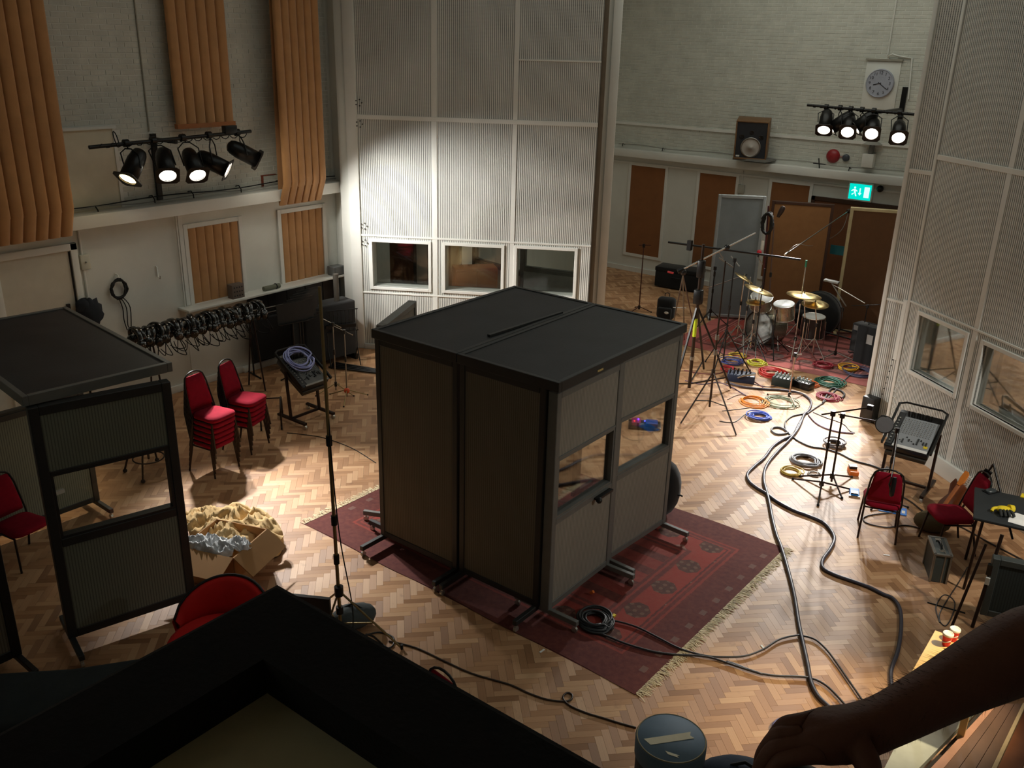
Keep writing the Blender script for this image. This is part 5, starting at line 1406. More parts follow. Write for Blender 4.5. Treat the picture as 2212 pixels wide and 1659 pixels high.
ml, MtL, Lm = mixer('dusty mixing desk with a lavender cable coil on a brown trolley, left side', Vector((-10.40, 8.36, 0)), R(90), pm('dusty_panel', (86, 86, 84), .5), True, False, False, .50, .56, .66, 1.0)
m = MB().bb(-.20, .26, -Lm / 2, -Lm / 2 + .03, .006, .02); m.v = [MtL @ p for p in m.v]
obj('front_trim', m, steel, ml, label='bright metal front edge')
def coil(label, c, Rr, rw, turns, col, seed, z=0., sq=1., jit=.26, tail=None, cat='cable', name='cable_coil', tilt=None):
    rg = random.Random(seed); pts = []; c = Vector(c)
    n = 14
    for k in range(turns):
        rr = Rr * (1 + rg.uniform(-jit, jit)); ox, oy = rg.uniform(-.22, .22) * Rr, rg.uniform(-.22, .22) * Rr; ph = rg.uniform(0, 6)
        for j in range(n):
            a = 2 * PI * j / n
            pts.append(Vector((ox + rr * math.cos(a) * (1 + .05 * math.sin(2 * a + ph)), oy + rr * sq * math.sin(a), rw + z * 0 + rw * 1.3 * (k % 4) * .8 + .003 * math.sin(a + ph))))
    pts = smooth_path(pts, 2)
    if tail: pts += [Vector(p) - c for p in tail]
    t = tag(obj(name, MB().tube(pts, rw, 6), pm('cable_' + '_'.join(map(str, col)), col, .5, var=.1)), label, cat)
    t.location = c
    return t
cl = coil('coil of lavender cable lying on the left mixing desk', MtL @ Vector((0, 0, 0)), .19, .011, 8, (150, 156, 206), 3)
ctop = ml.matrix_basis
cl.matrix_basis = Matrix.Translation(ml.location) @ Matrix.Rotation(R(90), 4, 'Z') @ MtL @ Matrix.Translation((.04, .17, .02))
fcab = tag(obj('floor_cable', MB().tube(smooth_path([F(620, 935, .006), F(650, 938, .006), F(700, 946, .006), F(760, 968, .006), F(812, 1000, .006)], 5), .006, 6), rubber), 'thin dark cable on the floor from the left mixing desk to the booth', 'cable')
# low steel trolley frame between chair stack and desk, small wheels
fr = thing('wheeled_trestle', 'low bent brown steel trestle on wheels right of the farther chair stack', 'trestle', F(588, 915), R(50))
obj('hoop', MB().tube(smooth_path([(-.15, -.25, .04), (-.15, -.22, .30), (-.15, .0, .42), (-.15, .2, .30), (-.15, .25, .04)], 4), .014, 7), brown_steel, fr); obj('hoop', MB().tube(smooth_path([(.15, -.25, .04), (.15, -.22, .30), (.15, .0, .42), (.15, .2, .30), (.15, .25, .04)], 4), .014, 7), brown_steel, fr); obj('tie', MB().tube([(-.15, 0, .42), (.15, 0, .42)], .012, 7), brown_steel, fr)
for x0 in (-.15, .15):
    for y0 in (-.25, .25): obj('wheel', MB().cyl((x0 - .012, y0, .03), (x0 + .012, y0, .03), .03, 12), rubber, fr)
# office-chair like base seen through the left booth window
ob = thing('swivel_base', 'bent tubular stand on castors seen through the left booth window', 'stand', F(325, 1020), R(20))
for k in range(4):
    a = k * PI / 2 + .4; obj('leg', MB().tube(smooth_path([(0, 0, .42), (.2 * math.cos(a), .2 * math.sin(a), .38), (.33 * math.cos(a), .33 * math.sin(a), .05)], 4), .014, 7), brown_steel, ob); obj('castor', MB().ball((.33 * math.cos(a), .33 * math.sin(a), .03), .03, 10), rubber, ob)
obj('post', MB().tube([(0, 0, .2), (0, 0, .8)], .016, 7), brown_steel, ob); obj('ring', MB().torus((0, 0, .22), .2, .01, (0, 0, 1), 24, 6), brown_steel, ob)

# right-hand desk
q = (F(1994, 1092) + F(1930, 1020)) / 2
mr = (F(1994, 1092) + F(1958, 1015) * 0 + F(2022, 1050) + F(1895, 1010) + F(1935, 990)) / 4
mix_face = pm('grey_desk_panel', (150, 154, 158), .45, var=.05)
mxr, MtR, Lr = mixer('grey mixing desk with white strip and yellow sticker by the right partition', Vector((-2.46, 12.10, 0)), R(0), mix_face, True, True, True, .56, .62, .68, 1.0)

# ================================================================ right-hand corner
# microphone leaning over the red chair
hb = F(1908, 1088); yb_ = 10.28
sh = mic_stand('short stand with a black microphone leaning over the red chair back', hb, Vector((hb.x, hb.y, 1.06)), black_steel, .3, .08, .3, .010, boom=(Vector((hb.x, hb.y + .05, 1.07)), WY(1926, 1032, yb_)), mic=('large', WY(1929, 1052, yb_), (.02, -.15, -1)))
obj('mount', MB().tube([WY(1926, 1032, yb_), WY(1921, 1046, yb_), WY(1924, 1062, yb_)], .012, 6), black_plastic, sh, world=True)
# electric guitar standing behind the chair
gb_ = WY(2040, 1120, 11.25) ; 
gn = thing('electric_guitar', 'electric guitar with a maple neck standing behind the red chair', 'guitar', (-1.98, 11.35, 0))
g0, g1 = Vector((-2.02, 11.32, .35)), WY(2076, 1046, 11.62)
dd = (WY(2090, 1020, 11.70) - WY(2035, 1095, 11.45)); 
n0, n1 = WY(2030, 1105, 11.42), WY(2071, 1048, 11.60)
ax = (n1 - n0).normalized()
obj('neck', MB().beam(n0 - ax * .25, n1, .05, .024, (-.5, -.8, .3)), pm('maple_neck', (178, 104, 56), .4, var=.1), gn, world=True, bevel=.006)
n2 = n1 + ax * .20
side = ax.cross(Vector((-.5, -.8, .3))).normalized()
P = [n1 - side * .022, n1 + side * .022, n1 + ax * .05 + side * .05, n1 + ax * .17 + side * .042, n2 + side * .015, n2 - side * .03, n1 + ax * .10 - side * .035]
nrm = side.cross(ax).normalized()
hd = obj('headstock', MB().poly(P, .02, nrm), pm('amber_headstock', (226, 132, 48), .35, var=.08), gn, world=True)
for k in range(6):
    p = n1 + ax * (.045 + .024 * k) + side * .052
    obj('tuning_peg', MB().cyl(p, p + side * .025, .007, 7).ball(p + side * .03, .011, 7), chrome, hd, world=True)
bd = Vector((n0.x + .10, n0.y + .16, .27))
M = Matrix((side, ax, nrm)).transposed().to_4x4(); M.translation = bd
body = [(.0, .24), (-.09, .21), (-.15, .26), (-.17, .17), (-.11, .04), (-.15, -.08), (-.15, -.20), (-.05, -.27), (.07, -.27), (.16, -.19), (.15, -.07), (.11, .04), (.18, .15), (.16, .24), (.09, .20)]
obj('body', MB().poly([M @ Vector((x, y, -.02)) for x, y in body], .04, nrm), pm('sunburst_body', (120, 62, 30), .3, var=.2), gn, world=True, bevel=.008)
# flight case on the floor
cs = thing('flight_case', 'black flight case with aluminium edges standing upright on the floor', 'case', F(2018, 1238), R(24))
cw, cd_, chh = .17, .40, .36
obj('shell', MB().bb(-cw / 2, cw / 2, -cd_ / 2, cd_ / 2, .0, chh), pm('grey_green_laminate', (58, 66, 64), .5), cs, bevel=.004, seg=1)
e = .016
for (x, y) in ((-1, -1), (1, -1), (-1, 1), (1, 1)): obj('edge_angle', MB().bb(x * cw / 2 - e / 2 - .002, x * cw / 2 + e / 2 + .002, y * cd_ / 2 - e, y * cd_ / 2 + e, 0, chh), steel, cs)
for x in (-1, 1): obj('edge_angle', MB().bb(x * cw / 2 - e, x * cw / 2 + e, -cd_ / 2, cd_ / 2, chh - e, chh + .003), steel, cs)
for y in (-1, 1): obj('edge_angle', MB().bb(-cw / 2, cw / 2, y * cd_ / 2 - e, y * cd_ / 2 + e, chh - e, chh + .003), steel, cs)
obj('lid_seam', MB().bb(.02, .035, -cd_ / 2 - .003, cd_ / 2 + .003, .0, chh + .004), steel, cs)
obj('handle', MB().tube([(0, -.07, chh + .0), (0, -.06, chh + .035), (0, .06, chh + .035), (0, .07, chh)], .010, 7), black_plastic, cs)
for y in (-.13, .13): obj('latch', MB().bb(-.03, .03, y - .025, y + .025, chh, chh + .012), chrome, cs)
# black table with things on it
tz = .92
tc = [F(2115, 1058, tz), F(2085, 1118, tz), F(2300, 1165, tz), F(2330, 1085, tz)]
c = sum(tc, Vector()) / 4; d = (tc[2] - tc[1]).normalized(); rz = math.atan2(d.y, d.x)
tb = thing('black_table', 'black topped table on tubular legs at the right edge', 'table', (c.x, c.y, 0), rz)
w = (tc[2] - tc[1]).length; dp_ = (tc[0] - tc[1]).length
obj('tabletop', MB().bb(-w / 2, w / 2, -dp_ / 2, dp_ / 2, tz - .035, tz), pm('matt_black_top', (36, 40, 42), .6), tb, bevel=.008)
for sx in (-1, 1):
    for sy in (-1, 1):
        x0, y0 = sx * (w / 2 - .10), sy * (dp_ / 2 - .06)
        obj('leg', MB().tube([(x0 + sx * .03, y0, .01), (x0, y0, tz - .035)], .016, 8), brown_steel, tb)
def on_table(x, y): return F(x, y, tz)
ms_ = thing('black_mouse', 'rounded black gadget like a computer mouse on the black table', 'gadget', on_table(2140, 1062), R(60))
obj('shell', MB().ball((0, 0, .012), .075, 16, (1.0, .62, .35)), pm('dark_grey_plastic', (52, 58, 60), .35), ms_); obj('base', MB().bb(-.085, .085, -.05, .05, 0, .008), black_plastic, ms_)
gl_ = thing('work_glove', 'crumpled yellow and black work glove on the black table', 'glove', on_table(2168, 1108), R(30))
obj('palm', MB().ball((0, .02, .035), .075, 14, (1.1, .8, .45)), pm('yellow_glove', (232, 204, 30), .7), gl_)
for k in range(4): obj('finger', MB().tube(smooth_path([(-.05 + .033 * k, -.02, .04), (-.065 + .04 * k, -.08, .045), (-.07 + .045 * k, -.115, .015)], 4), [.017] * 8 + [.012], 8), pm('black_glove', (40, 42, 40), .8), gl_)
obj('thumb', MB().tube(smooth_path([(-.06, .03, .04), (-.11, .01, .04), (-.135, -.02, .02)], 4), .018, 8), pm('yellow_glove', (232, 204, 30)), gl_); obj('cuff', MB().tube([(.06, .04, .04), (.11, .05, .035)], [.045, .04], 10), pm('yellow_glove', (232, 204, 30)), gl_)
tag(obj('paper_sheet', MB().poly([(-.1, -.14, 0), (.1, -.14, 0), (.13, .0, 0), (.08, .13, 0), (-.07, .14, 0), (-.12, .03, 0)], .002), pm('white_paper', (240, 240, 236), .7)), 'torn white sheet of paper on the black table', 'paper').location = on_table(2212, 1125) + Vector((-.03, 0, .001))
yl = tag(obj('yellow_scrap', MB().bb(-.03, .03, -.05, .05, 0, .01), pm('yellow_glove', (232, 204, 30))), 'yellow scrap at the far edge of the black table', 'scrap'); yl.location = on_table(2212, 1072)
# folded black stand behind the table
fs_ = thing('folding_stand', 'folded black A-shaped stand behind the black table by the partition', 'stand', F(2150, 1090))
ap = WY(2146, 1003, 11.0)
fb0 = F(2150, 1095)
q0, q1 = WY(2118, 1042, 11.15), WY(2158, 1050, 10.9)
obj('flat_board', MB().beam(q0 + (q0 - ap) * .1, ap.lerp(q0, .35), .09, .02, (0, -1, .2)), black, fs_, world=True)
obj('leg', MB().tube([ap, q0, q0 + (q0 - ap) * 2.4], .013, 7), black_steel, fs_, world=True); obj('leg', MB().tube([ap, q1, q1 + (q1 - ap) * 2.4], .013, 7), black_steel, fs_, world=True)
# keyboard-stand like crossed tubes under the table and a leaning dark screen
kx = thing('crossed_stand', 'crossed brown tube stand with trailing cables under the black table', 'stand', F(2050, 1360))
a_, b_ = F(2048, 1372), F(2100, 1355)
obj('tube', MB().tube([a_, F(2205, 1150, .0) * 0 + WY(2130, 1175, a_.y + .25)], .014, 8), brown_steel, kx, world=True)
obj('tube', MB().tube([b_, WY(2165, 1155, b_.y + .3)], .018, 8), brown_steel, kx, world=True)
obj('foot', MB().tube([F(2003, 1302), F(2085, 1325)], .012, 7), black_steel, kx, world=True)
obj('joint', MB().box(WY(2138, 1230, b_.y + .15), (.05, .05, .12)), black_plastic, kx, world=True)
obj('white_clip', MB().box(WY(2133, 1255, b_.y + .12), (.04, .03, .08)), white_trim, kx, world=True)
g2 = gobo('dark grey slotted screen leaning at the right edge behind the arm', F(2112, 1345), F(2112, 1345) + Vector((.95, .25, 0)), .1, .78, im=slot_mat('slot_teal', (52, 60, 58), .026, .6, 0, .85), fm=pm('grey_green_frame', (70, 76, 74), .5), feet=False)
# canvas bag behind the flight case
bg = thing('canvas_bag', 'olive canvas bag slumped on the floor behind the flight case', 'bag', F(2010, 1145), R(20))
obj('bag', MB().ball((0, 0, .12), .2, 16, (1.1, .8, .65)), pm('olive_canvas', (96, 84, 58), .95, bump=.6, bs=9), bg); obj('strap', MB().tube(smooth_path([(-.15, 0, .12), (-.05, -.05, .27), (.1, -.03, .24), (.18, 0, .1)], 4), .012, 6), pm('olive_strap', (70, 62, 44), .9), bg)

# pedals and boxes on the floor
def pedal(label, loc, rz, col, s=1.):
    t = thing('effects_pedal', label, 'pedal', loc, rz)
    obj('case', MB().hexa([(-.05 * s, -.07 * s, 0), (.05 * s, -.07 * s, 0), (.05 * s, .07 * s, 0), (-.05 * s, .07 * s, 0)], [(-.045 * s, -.065 * s, .025), (.045 * s, -.065 * s, .025), (.045 * s, .065 * s, .05), (-.045 * s, .065 * s, .05)]), pm('pedal_%d_%d_%d' % col, col, .4), t, bevel=.004, seg=1)
    obj('footswitch', MB().bb(-.035 * s, .035 * s, -.055 * s, .01, .028, .045), black_plastic, t)
    obj('plate', MB().bb(-.055 * s, .055 * s, -.085 * s, -.06 * s, 0, .02), chrome, t)
    return t
pedal('blue effects pedal with a chrome edge left of the red chair', F(1845, 1067), R(20), (30, 124, 210), 1.3)
fd_ = thing('folder', 'bright blue folder lying under the red chair', 'folder', F(1928, 1102), R(15)); obj('cover', MB().bb(-.17, .17, -.10, .10, 0, .012), pm('bright_blue', (20, 120, 216), .5), fd_); obj('spine_label', MB().bb(.11, .15, -.06, .02, .012, .014), white_trim, fd_)
ob_ = thing('connector_box', 'small black and orange connector box on the bright floor', 'box', F(1842, 1022), R(30)); obj('case', MB().bb(-.06, .06, -.10, .10, 0, .06), pm('orange_box', (232, 120, 40), .5), ob_, bevel=.006); obj('sockets', MB().bb(-.05, .05, .0, .09, .06, .10), black_plastic, ob_)
sbx = thing('stage_box', 'black stage box crowded with plugs on the floor before the drum rug, left one', 'box', F(1600, 822), R(20)); obj('case', MB().bb(-.24, .24, -.14, .14, 0, .14), pm('navy_box', (34, 44, 66), .5), sbx, bevel=.012); obj('grip', MB().tube([(-.05, -.15, .1), (.05, -.17, .16), (.24, -.15, .20)], .018, 7), chrome, sbx)
m = MB(); rg = random.Random(2)
for k in range(12): x, y = -.2 + .07 * (k % 6), -.05 + .1 * (k // 6); m.cyl((x, y, .14), (x + rg.uniform(-.02, .02), y, .21), .013, 7)
obj('plugs', m, black_steel, sbx, kind='stuff')
sb2 = thing('stage_box', 'black stage box with pale plugs on the floor before the drum rug, middle one', 'box', F(1690, 832), R(5)); obj('case', MB().bb(-.17, .17, -.12, .12, 0, .16), pm('dark_green_black', (26, 38, 34), .5), sb2, bevel=.012)
m = MB()
for k in range(10): x, y = -.13 + .065 * (k % 5), -.04 + .09 * (k // 5); m.cyl((x, y, .16), (x, y, .22), .014, 7)
obj('plugs', m, pm('pale_plugs', (170, 180, 176), .4), sb2, kind='stuff')
sb3 = thing('stage_box', 'small black stage box beside the orange cables, right one', 'box', F(1735, 838), R(-10)); obj('case', MB().bb(-.16, .16, -.10, .10, 0, .13), black_plastic, sb3, bevel=.012)
m = MB()
for k in range(8): x, y = -.11 + .07 * (k % 4), -.03 + .07 * (k // 4); m.cyl((x, y, .13), (x, y, .18), .014, 7)
obj('plugs', m, pm('pale_plugs', (170, 180, 176)), sb3, kind='stuff')
# pedals glowing behind the booth (seen through its window)
pp = thing('pedal_board', 'pedal board with small purple and blue lights seen through the booth window', 'pedal board', F(1392, 922), R(30)); obj('board', MB().bb(-.25, .25, -.15, .15, 0, .05), black_plastic, pp, bevel=.01)
obj('pedal', MB().bb(-.20, -.06, -.10, .10, .05, .10), pm('magenta_pedal', (170, 50, 110), .4), pp); obj('pedal', MB().bb(.02, .20, -.10, .08, .05, .10), pm('cobalt_pedal', (24, 80, 170), .4), pp)
obj('indicator', MB().ball((-.10, .03, .11), .016, 8), emis('violet_led', (120, 60, 255), 5), pp); obj('indicator', MB().ball((.0, .0, .10), .014, 8), emis('blue_led', (70, 90, 255), 4), pp); obj('indicator', MB().ball((-.16, -.05, .11), .012, 8), emis('red_led', (255, 60, 60), 3), pp)
# black drum/bin behind far corner of booth
bn = thing('black_bag', 'rounded black soft bag at the far corner of the big booth', 'bag', F(1428, 1112)); obj('bag', MB().ball((0, 0, .38), .38, 18, (.55, .7, 1.0)), black_cloth, bn); obj('handle', MB().tube([(.18, 0, .35), (.24, 0, .36), (.24, .05, .33)], .012, 6), rubber, bn)
# ================================================================ cables and coils on the floor
def cable(label, px, r, col, k=6, z=None):
    z = r if z is None else z
    pts = smooth_path([F(x, y, z) for x, y in px], k)
    return tag(obj('floor_cable', MB().tube(pts, r, 7), pm('cable_' + '_'.join(map(str, col)), col, .45, var=.08)), label, 'cable')
A3 = lambda l: [(1560 + x / 3.385, 820 + y / 3.385) for x, y in l]
A4 = lambda l: [(1560 + x / 3.385, 1169 + y / 3.385) for x, y in l]
A6 = lambda l: [(1100 + x / 2.518, 1000 + y / 2.518) for x, y in l]
A7 = lambda l: [(1560 + x / 6.9125, 740 + y / 6.9125) for x, y in l]
dkc, lav, gry = (52, 50, 52), (112, 112, 140), (84, 82, 86)
cable('thick grey multicore cable on the right floor making a wide bend past the chair',
      A3([(610, 240), (560, 330), (520, 400), (440, 440), (370, 490), (310, 570), (240, 630), (185, 690), (200, 745), (260, 795), (320, 830), (400, 890), (520, 955), (640, 1000), (740, 1045), (800, 1110), (820, 1170), (790, 1240), (735, 1320), (740, 1380), (830, 1430), (960, 1475), (1080, 1520), (1180, 1570)]) + A4([(1250, 420), (1300, 500), (1308, 640), (1285, 800), (1240, 930), (1236, 1030), (1260, 1130)]), .021, (66, 64, 76), 6)
cable('thick grey multicore cable running nearly straight down beside the red rug',
      A3([(600, 250), (560, 350), (500, 430), (420, 510), (350, 590), (312, 660), (305, 740), (325, 820), (345, 900), (365, 1010), (395, 1130), (430, 1220), (470, 1350), (510, 1500), (535, 1620)]) + A4([(560, 600), (590, 740), (625, 900), (650, 1030), (700, 1130), (770, 1200), (850, 1270)]), .021, (62, 60, 70), 6, .024)
cable('thin black cable looping from the coil on the rug across to the right, upper one',
      A6([(500, 850), (590, 862), (700, 895), (820, 955), (930, 1010), (1050, 1045), (1150, 1055), (1280, 1050), (1380, 1015), (1470, 960), (1560, 938)]) + A4([(590, 692), (680, 720), (760, 790), (830, 880), (920, 1010), (1030, 1170), (1080, 1240)]), .010, dkc, 6, .022)
cable('thin black cable from the coil on the rug across to the right, lower one',
      A6([(470, 920), (540, 945), (640, 985), (780, 1025), (900, 1042), (1000, 1047), (1100, 1060), (1250, 1110), (1380, 1150)]) + A4([(40, 885), (100, 900), (250, 960), (400, 985), (560, 990), (640, 1000), (720, 1030), (800, 1090), (910, 1210), (960, 1280)]), .011, dkc, 6, .022)
cable('thin dark cable with a small curl running below the red rug', [(840, 1385), (865, 1390), (905, 1402), (960, 1428), (1020, 1455)] + A6([(0, 1205), (100, 1250), (200, 1285), (290, 1297), (335, 1288), (342, 1262), (315, 1250), (292, 1278), (330, 1320), (420, 1360), (520, 1390), (600, 1415), (690, 1440)]), .009, (60, 46, 34), 6)
cable('lavender cable curling up beside the hand', A4([(420, 1450), (388, 1395), (380, 1350), (420, 1310), (490, 1295), (560, 1305), (640, 1350)]), .022, (120, 120, 168), 6)
cable('dark cable bundle sweeping in front of the stage boxes', A7([(60, 590), (300, 660), (600, 690), (900, 710), (1150, 750), (1280, 820), (1330, 900), (1300, 1000), (1240, 1060)]), .02, (70, 62, 72), 6)
cable('dark thin cable from the knot across the bright floor to the mixing desk', A7([(1240, 1060), (1050, 1100), (950, 1180), (940, 1260), (980, 1340), (1060, 1410)]) + A3([(560, 450), (650, 490), (750, 505), (860, 540), (960, 590), (1100, 630), (1200, 670)]), .012, dkc, 6)
cable('small dark cable loop left of the knot on the bright floor', A7([(980, 1340), (920, 1290), (840, 1265), (760, 1272), (738, 1312), (800, 1362), (900, 1368), (985, 1345)]), .016, gry, 6)
cable('grey cable pair rising from the knot toward the end leaf', A7([(1270, 1060), (1400, 970), (1520, 890), (1640, 770), (1740, 660), (1850, 540), (2000, 410), (2060, 380)]), .013, gry, 6)
cable('black cable looping right of the crimson coil', A7([(1500, 905), (1620, 700), (1720, 700), (1800, 740), (1825, 780), (1790, 830)]), .018, dkc, 6)
cable('purple-grey cable pair fading into the shadow by the mixing desk', A7([(1290, 1080), (1400, 1200), (1550, 1280), (1750, 1335), (1960, 1355)]), .012, (128, 104, 124), 6)
cable('thin dark cable arching toward the mixing desk', A7([(1360, 1040), (1550, 1120), (1700, 1170), (1830, 1230), (1900, 1310), (1980, 1350)]), .007, gry, 6)
cable('thin rusty brown cable left of the orange coil', A7([(80, 850), (250, 780), (420, 800), (600, 850), (700, 900)]), .007, (120, 84, 72), 6)
cable('thin grey cable crossing under the blue coil', A7([(0, 1020), (200, 1000), (430, 970), (600, 945)]), .006, gry, 6)
cable('thin cable trailing from the blue coil to the tripod', A7([(-40, 1170), (80, 1190), (200, 1180), (330, 1080), (400, 1060)]), .007, gry, 6)
cable('thin dark cable wandering between the stage boxes and the tripod', A7([(320, 520), (420, 600), (560, 640), (700, 660), (830, 640), (1000, 560)]), .008, (70, 60, 70), 6)
cable('thin reddish cable from the tripod to the stage boxes', [(1478, 800), (1510, 806), (1545, 808), (1580, 800), (1610, 812), (1650, 838)], .008, (116, 60, 66), 6)
cable('thin purple cable lying left of the stage boxes', [(1480, 822), (1515, 830), (1550, 826), (1580, 836), (1620, 858), (1660, 862)], .008, (92, 72, 104), 6)
cable('thin dark cable ring under the red chair', A3([(1290, 970), (1120, 985), (1035, 1010), (1060, 1050), (1200, 1080), (1330, 1065), (1420, 1080), (1500, 1110)]), .008, dkc, 6)
cable('thin dark cable from the chair along to the black table', A3([(1310, 850), (1390, 900), (1480, 970), (1600, 1030), (1750, 1080), (1950, 1190), (2200, 1320)]), .010, (58, 50, 44), 6)
cable('thin coiled cable on the floor beneath the crossed stand', [(2030, 1345), (2022, 1310), (2040, 1285), (2062, 1300), (2055, 1335), (2040, 1352), (2030, 1325), (2070, 1260), (2090, 1225)], .006, dkc, 6)
def co(label, x, y, Rr, rw, turns, col, seed, sq=1., z=0.):
    return coil(label, F(x, y, z), Rr, rw, turns, col, seed, 0, sq)
co('coil of bright blue cable on the pale floor before the tripod', 1641, 902, .165, .010, 8, (66, 96, 196), 1)
co('coil of orange cable on the floor left of the pale green coil', 1628, 869, .19, .009, 6, (240, 150, 50), 2)
co('loose coil of pale green cable around the short pinkish stand', 1688, 871, .24, .007, 7, (150, 160, 132), 3)
co('coil of crimson cable on the floor near the end leaf', 1790, 860, .16, .010, 8, (150, 34, 58), 4)
co('coil of dark green cable beside the stage boxes', 1792, 828, .20, .011, 9, (24, 92, 70), 5)
co('coil of red cable in front of the drum rug', 1668, 808, .22, .012, 8, (196, 44, 34), 6)
co('loose orange cable tangle between the stage boxes', 1745, 830, .16, .009, 5, (222, 106, 46), 7)
co('coil of dark red cable lying on the drum rug', 1779, 790, .17, .010, 6, (140, 24, 40), 8, z=.012)
co('coil of yellow cable lying on the drum rug', 1832, 796, .16, .010, 6, (214, 160, 36), 9, z=.012)
co('coil of dark blue cable on the drum rug next to the end leaf', 1855, 806, .22, .010, 6, (66, 66, 92), 10, z=.012)
co('loose yellow-green cable heap beside the left stage box', 1632, 785, .15, .011, 6, (196, 192, 50), 11, z=.012)
co('yellow cable loops at the left end of the drum rug', 1592, 770, .16, .009, 5, (204, 170, 62), 12, z=.012)
co('blue cable loops next to the yellow ones on the drum rug', 1583, 783, .2, .010, 5, (58, 68, 128), 13, z=.012)
co('red cable loops left of the left stage box', 1573, 800, .15, .010, 5, (180, 40, 50), 14)
co('grey cable coil on the bright floor, larger one', 1741, 998, .155, .012, 7, (140, 140, 146), 15)
co('grey cable coil on the bright floor behind the two slim stands', 1803, 962, .14, .014, 4, (128, 126, 132), 16)
co('pale thin cable ring on the bright floor below the larger grey coil', 1757, 1025, .075, .006, 3, (176, 172, 164), 17)
co('small yellow and black cable bundle on the bright floor', 1708, 1021, .14, .008, 6, (206, 176, 70), 18)
co('coil of black cable on the red rug by the booth corner', 1285, 1343, .155, .013, 11, (40, 42, 44), 19, z=.012)
tag(obj('yellow_tag', MB().box(F(1326, 1330, .03), (.03, .045, .02)), pm('yellow_sticker', (244, 214, 40))), 'small yellow tag beside the black coil on the red rug', 'tag')
tag(obj('orange_plug', MB().cyl(F(1276, 1281, .03), F(1282, 1278, .06), .018, 8), pm('orange_box', (232, 120, 40))), 'small orange plug under the booth screen on the red rug', 'plug')
for i, (x, y, wd) in enumerate(((1915, 1199, 'beside the flight case'), (1171, 1406, 'below the rug edge'), (1648, 1398, 'near the crossing cables'))):
    tag(obj('paper_scrap', MB().box(F(x, y, .004), (.07, .02, .004), .5 + i), pm('white_paper', (240, 240, 236))), 'tiny white paper scrap on the parquet ' + wd, 'scrap')
# ================================================================ left foreground
def lump(c, r, sc, seed, amp=.25, n=26, freq=5.):
    """crumpled cloth lump"""
    from mathutils import noise as N
    m = MB().ball((0, 0, 0), 1., n)
    out = []
    for p in m.v:
        d = N.ridged_multi_fractal(p * freq * .4 + Vector((seed, seed * 2.1, 0)), 1., 2., 3, 1., 2.) - 1.0
        q = p * (1 + amp * .4 * d)
        out.append(Vector(c) + Vector((q.x * sc[0], q.y * sc[1], q.z * sc[2])) * r)
    m.v = out; return m
kraft = pm('cardboard', (176, 132, 84), .85, var=.08, vs=3)
cbx = thing('cardboard_box', 'open brown cardboard box on the bright floor beside the left booth', 'box', (-7.72, 4.98, 0), R(20))
s, hgt = .33, .42
obj('wall', MB().bb(-s, s, -s, -s + .012, 0, hgt), kraft, cbx); obj('wall', MB().bb(-s, s, s - .012, s, 0, hgt), kraft, cbx); obj('wall', MB().bb(-s, -s + .012, -s, s, 0, hgt), kraft, cbx); obj('wall', MB().bb(s - .012, s, -s, s, 0, hgt), kraft, cbx); obj('base', MB().bb(-s, s, -s, s, 0, .012), kraft, cbx)
obj('flap', MB().hexa([(-s, -s, hgt), (s, -s, hgt), (s, -s - .28, hgt - .12), (-s, -s - .28, hgt - .12)], [(-s, -s, hgt + .008), (s, -s, hgt + .008), (s, -s - .28, hgt - .112), (-s, -s - .28, hgt - .112)]), kraft, cbx)
obj('flap', MB().hexa([(s, -s, hgt), (s, s, hgt), (s + .22, s, hgt - .18), (s + .22, -s, hgt - .18)], [(s + .008, -s, hgt + .006), (s + .008, s, hgt + .006), (s + .228, s, hgt - .174), (s + .228, -s, hgt - .174)]), kraft, cbx)
def drape(c, rx, ry, h, seed, n=34, fold=.12, freq=2.8, flat=.0):
    """crumpled sheet lying in folds over a low heap"""
    from mathutils import noise as N
    m = MB(); vs = []; rr = random.Random(seed)
    for i in range(n + 1):
        for j in range(n + 1):
            u, v = 2 * i / n - 1, 2 * j / n - 1
            e = 1 + .16 * N.noise(Vector((math.atan2(v, u) * 1.6, seed, 0)))
            x = u * math.sqrt(1 - v * v / 2) * e; y = v * math.sqrt(1 - u * u / 2) * e
            q = min(1., x * x + y * y)
            f = abs(N.noise(Vector((x * freq, y * freq * .5, seed)))) + .5 * abs(N.noise(Vector((x * freq * 2.3, y * freq * 1.4, seed + 4))))
            z = h * (1 - q) ** .6 + fold * (1 - f * 2.0) * (1 - q * .5) * (1 if q < .97 else .4)
            vs.append((c[0] + x * rx, c[1] + y * ry, max(c[2] + z, c[2] + .004)))
    fs = [(i * (n + 1) + j, (i + 1) * (n + 1) + j, (i + 1) * (n + 1) + j + 1, i * (n + 1) + j + 1) for i in range(n) for j in range(n)]
    m.add(vs, fs, True); return m
sk = thing('burlap_sack', 'crumpled pale burlap cloth heaped behind the cardboard box', 'sack', (-8.15, 5.42, 0))
burl = pm('burlap', (222, 188, 134), .95, var=.12, vs=8, bump=.5, bs=90)
obj('cloth', drape((0, 0, .0), .62, .50, .30, 3, fold=.16), burl, sk); obj('fold', drape((.22, -.26, .26), .36, .26, .08, 8, 24, .12), burl, sk); obj('fold', drape((-.26, -.20, .22), .36, .30, .08, 5, 24, .14), burl, sk)
obj('tied_neck', MB().tube(smooth_path([(.38, .02, .26), (.50, .12, .24), (.60, .18, .18)], 4), [.07, .06, .05, .04, .035, .03, .03, .045, .06], 10), burl, sk)
pw = thing('white_wrapping', 'crumpled white plastic wrapping hanging over the cardboard box', 'wrapping', (-7.70, 4.80, .30), R(20))
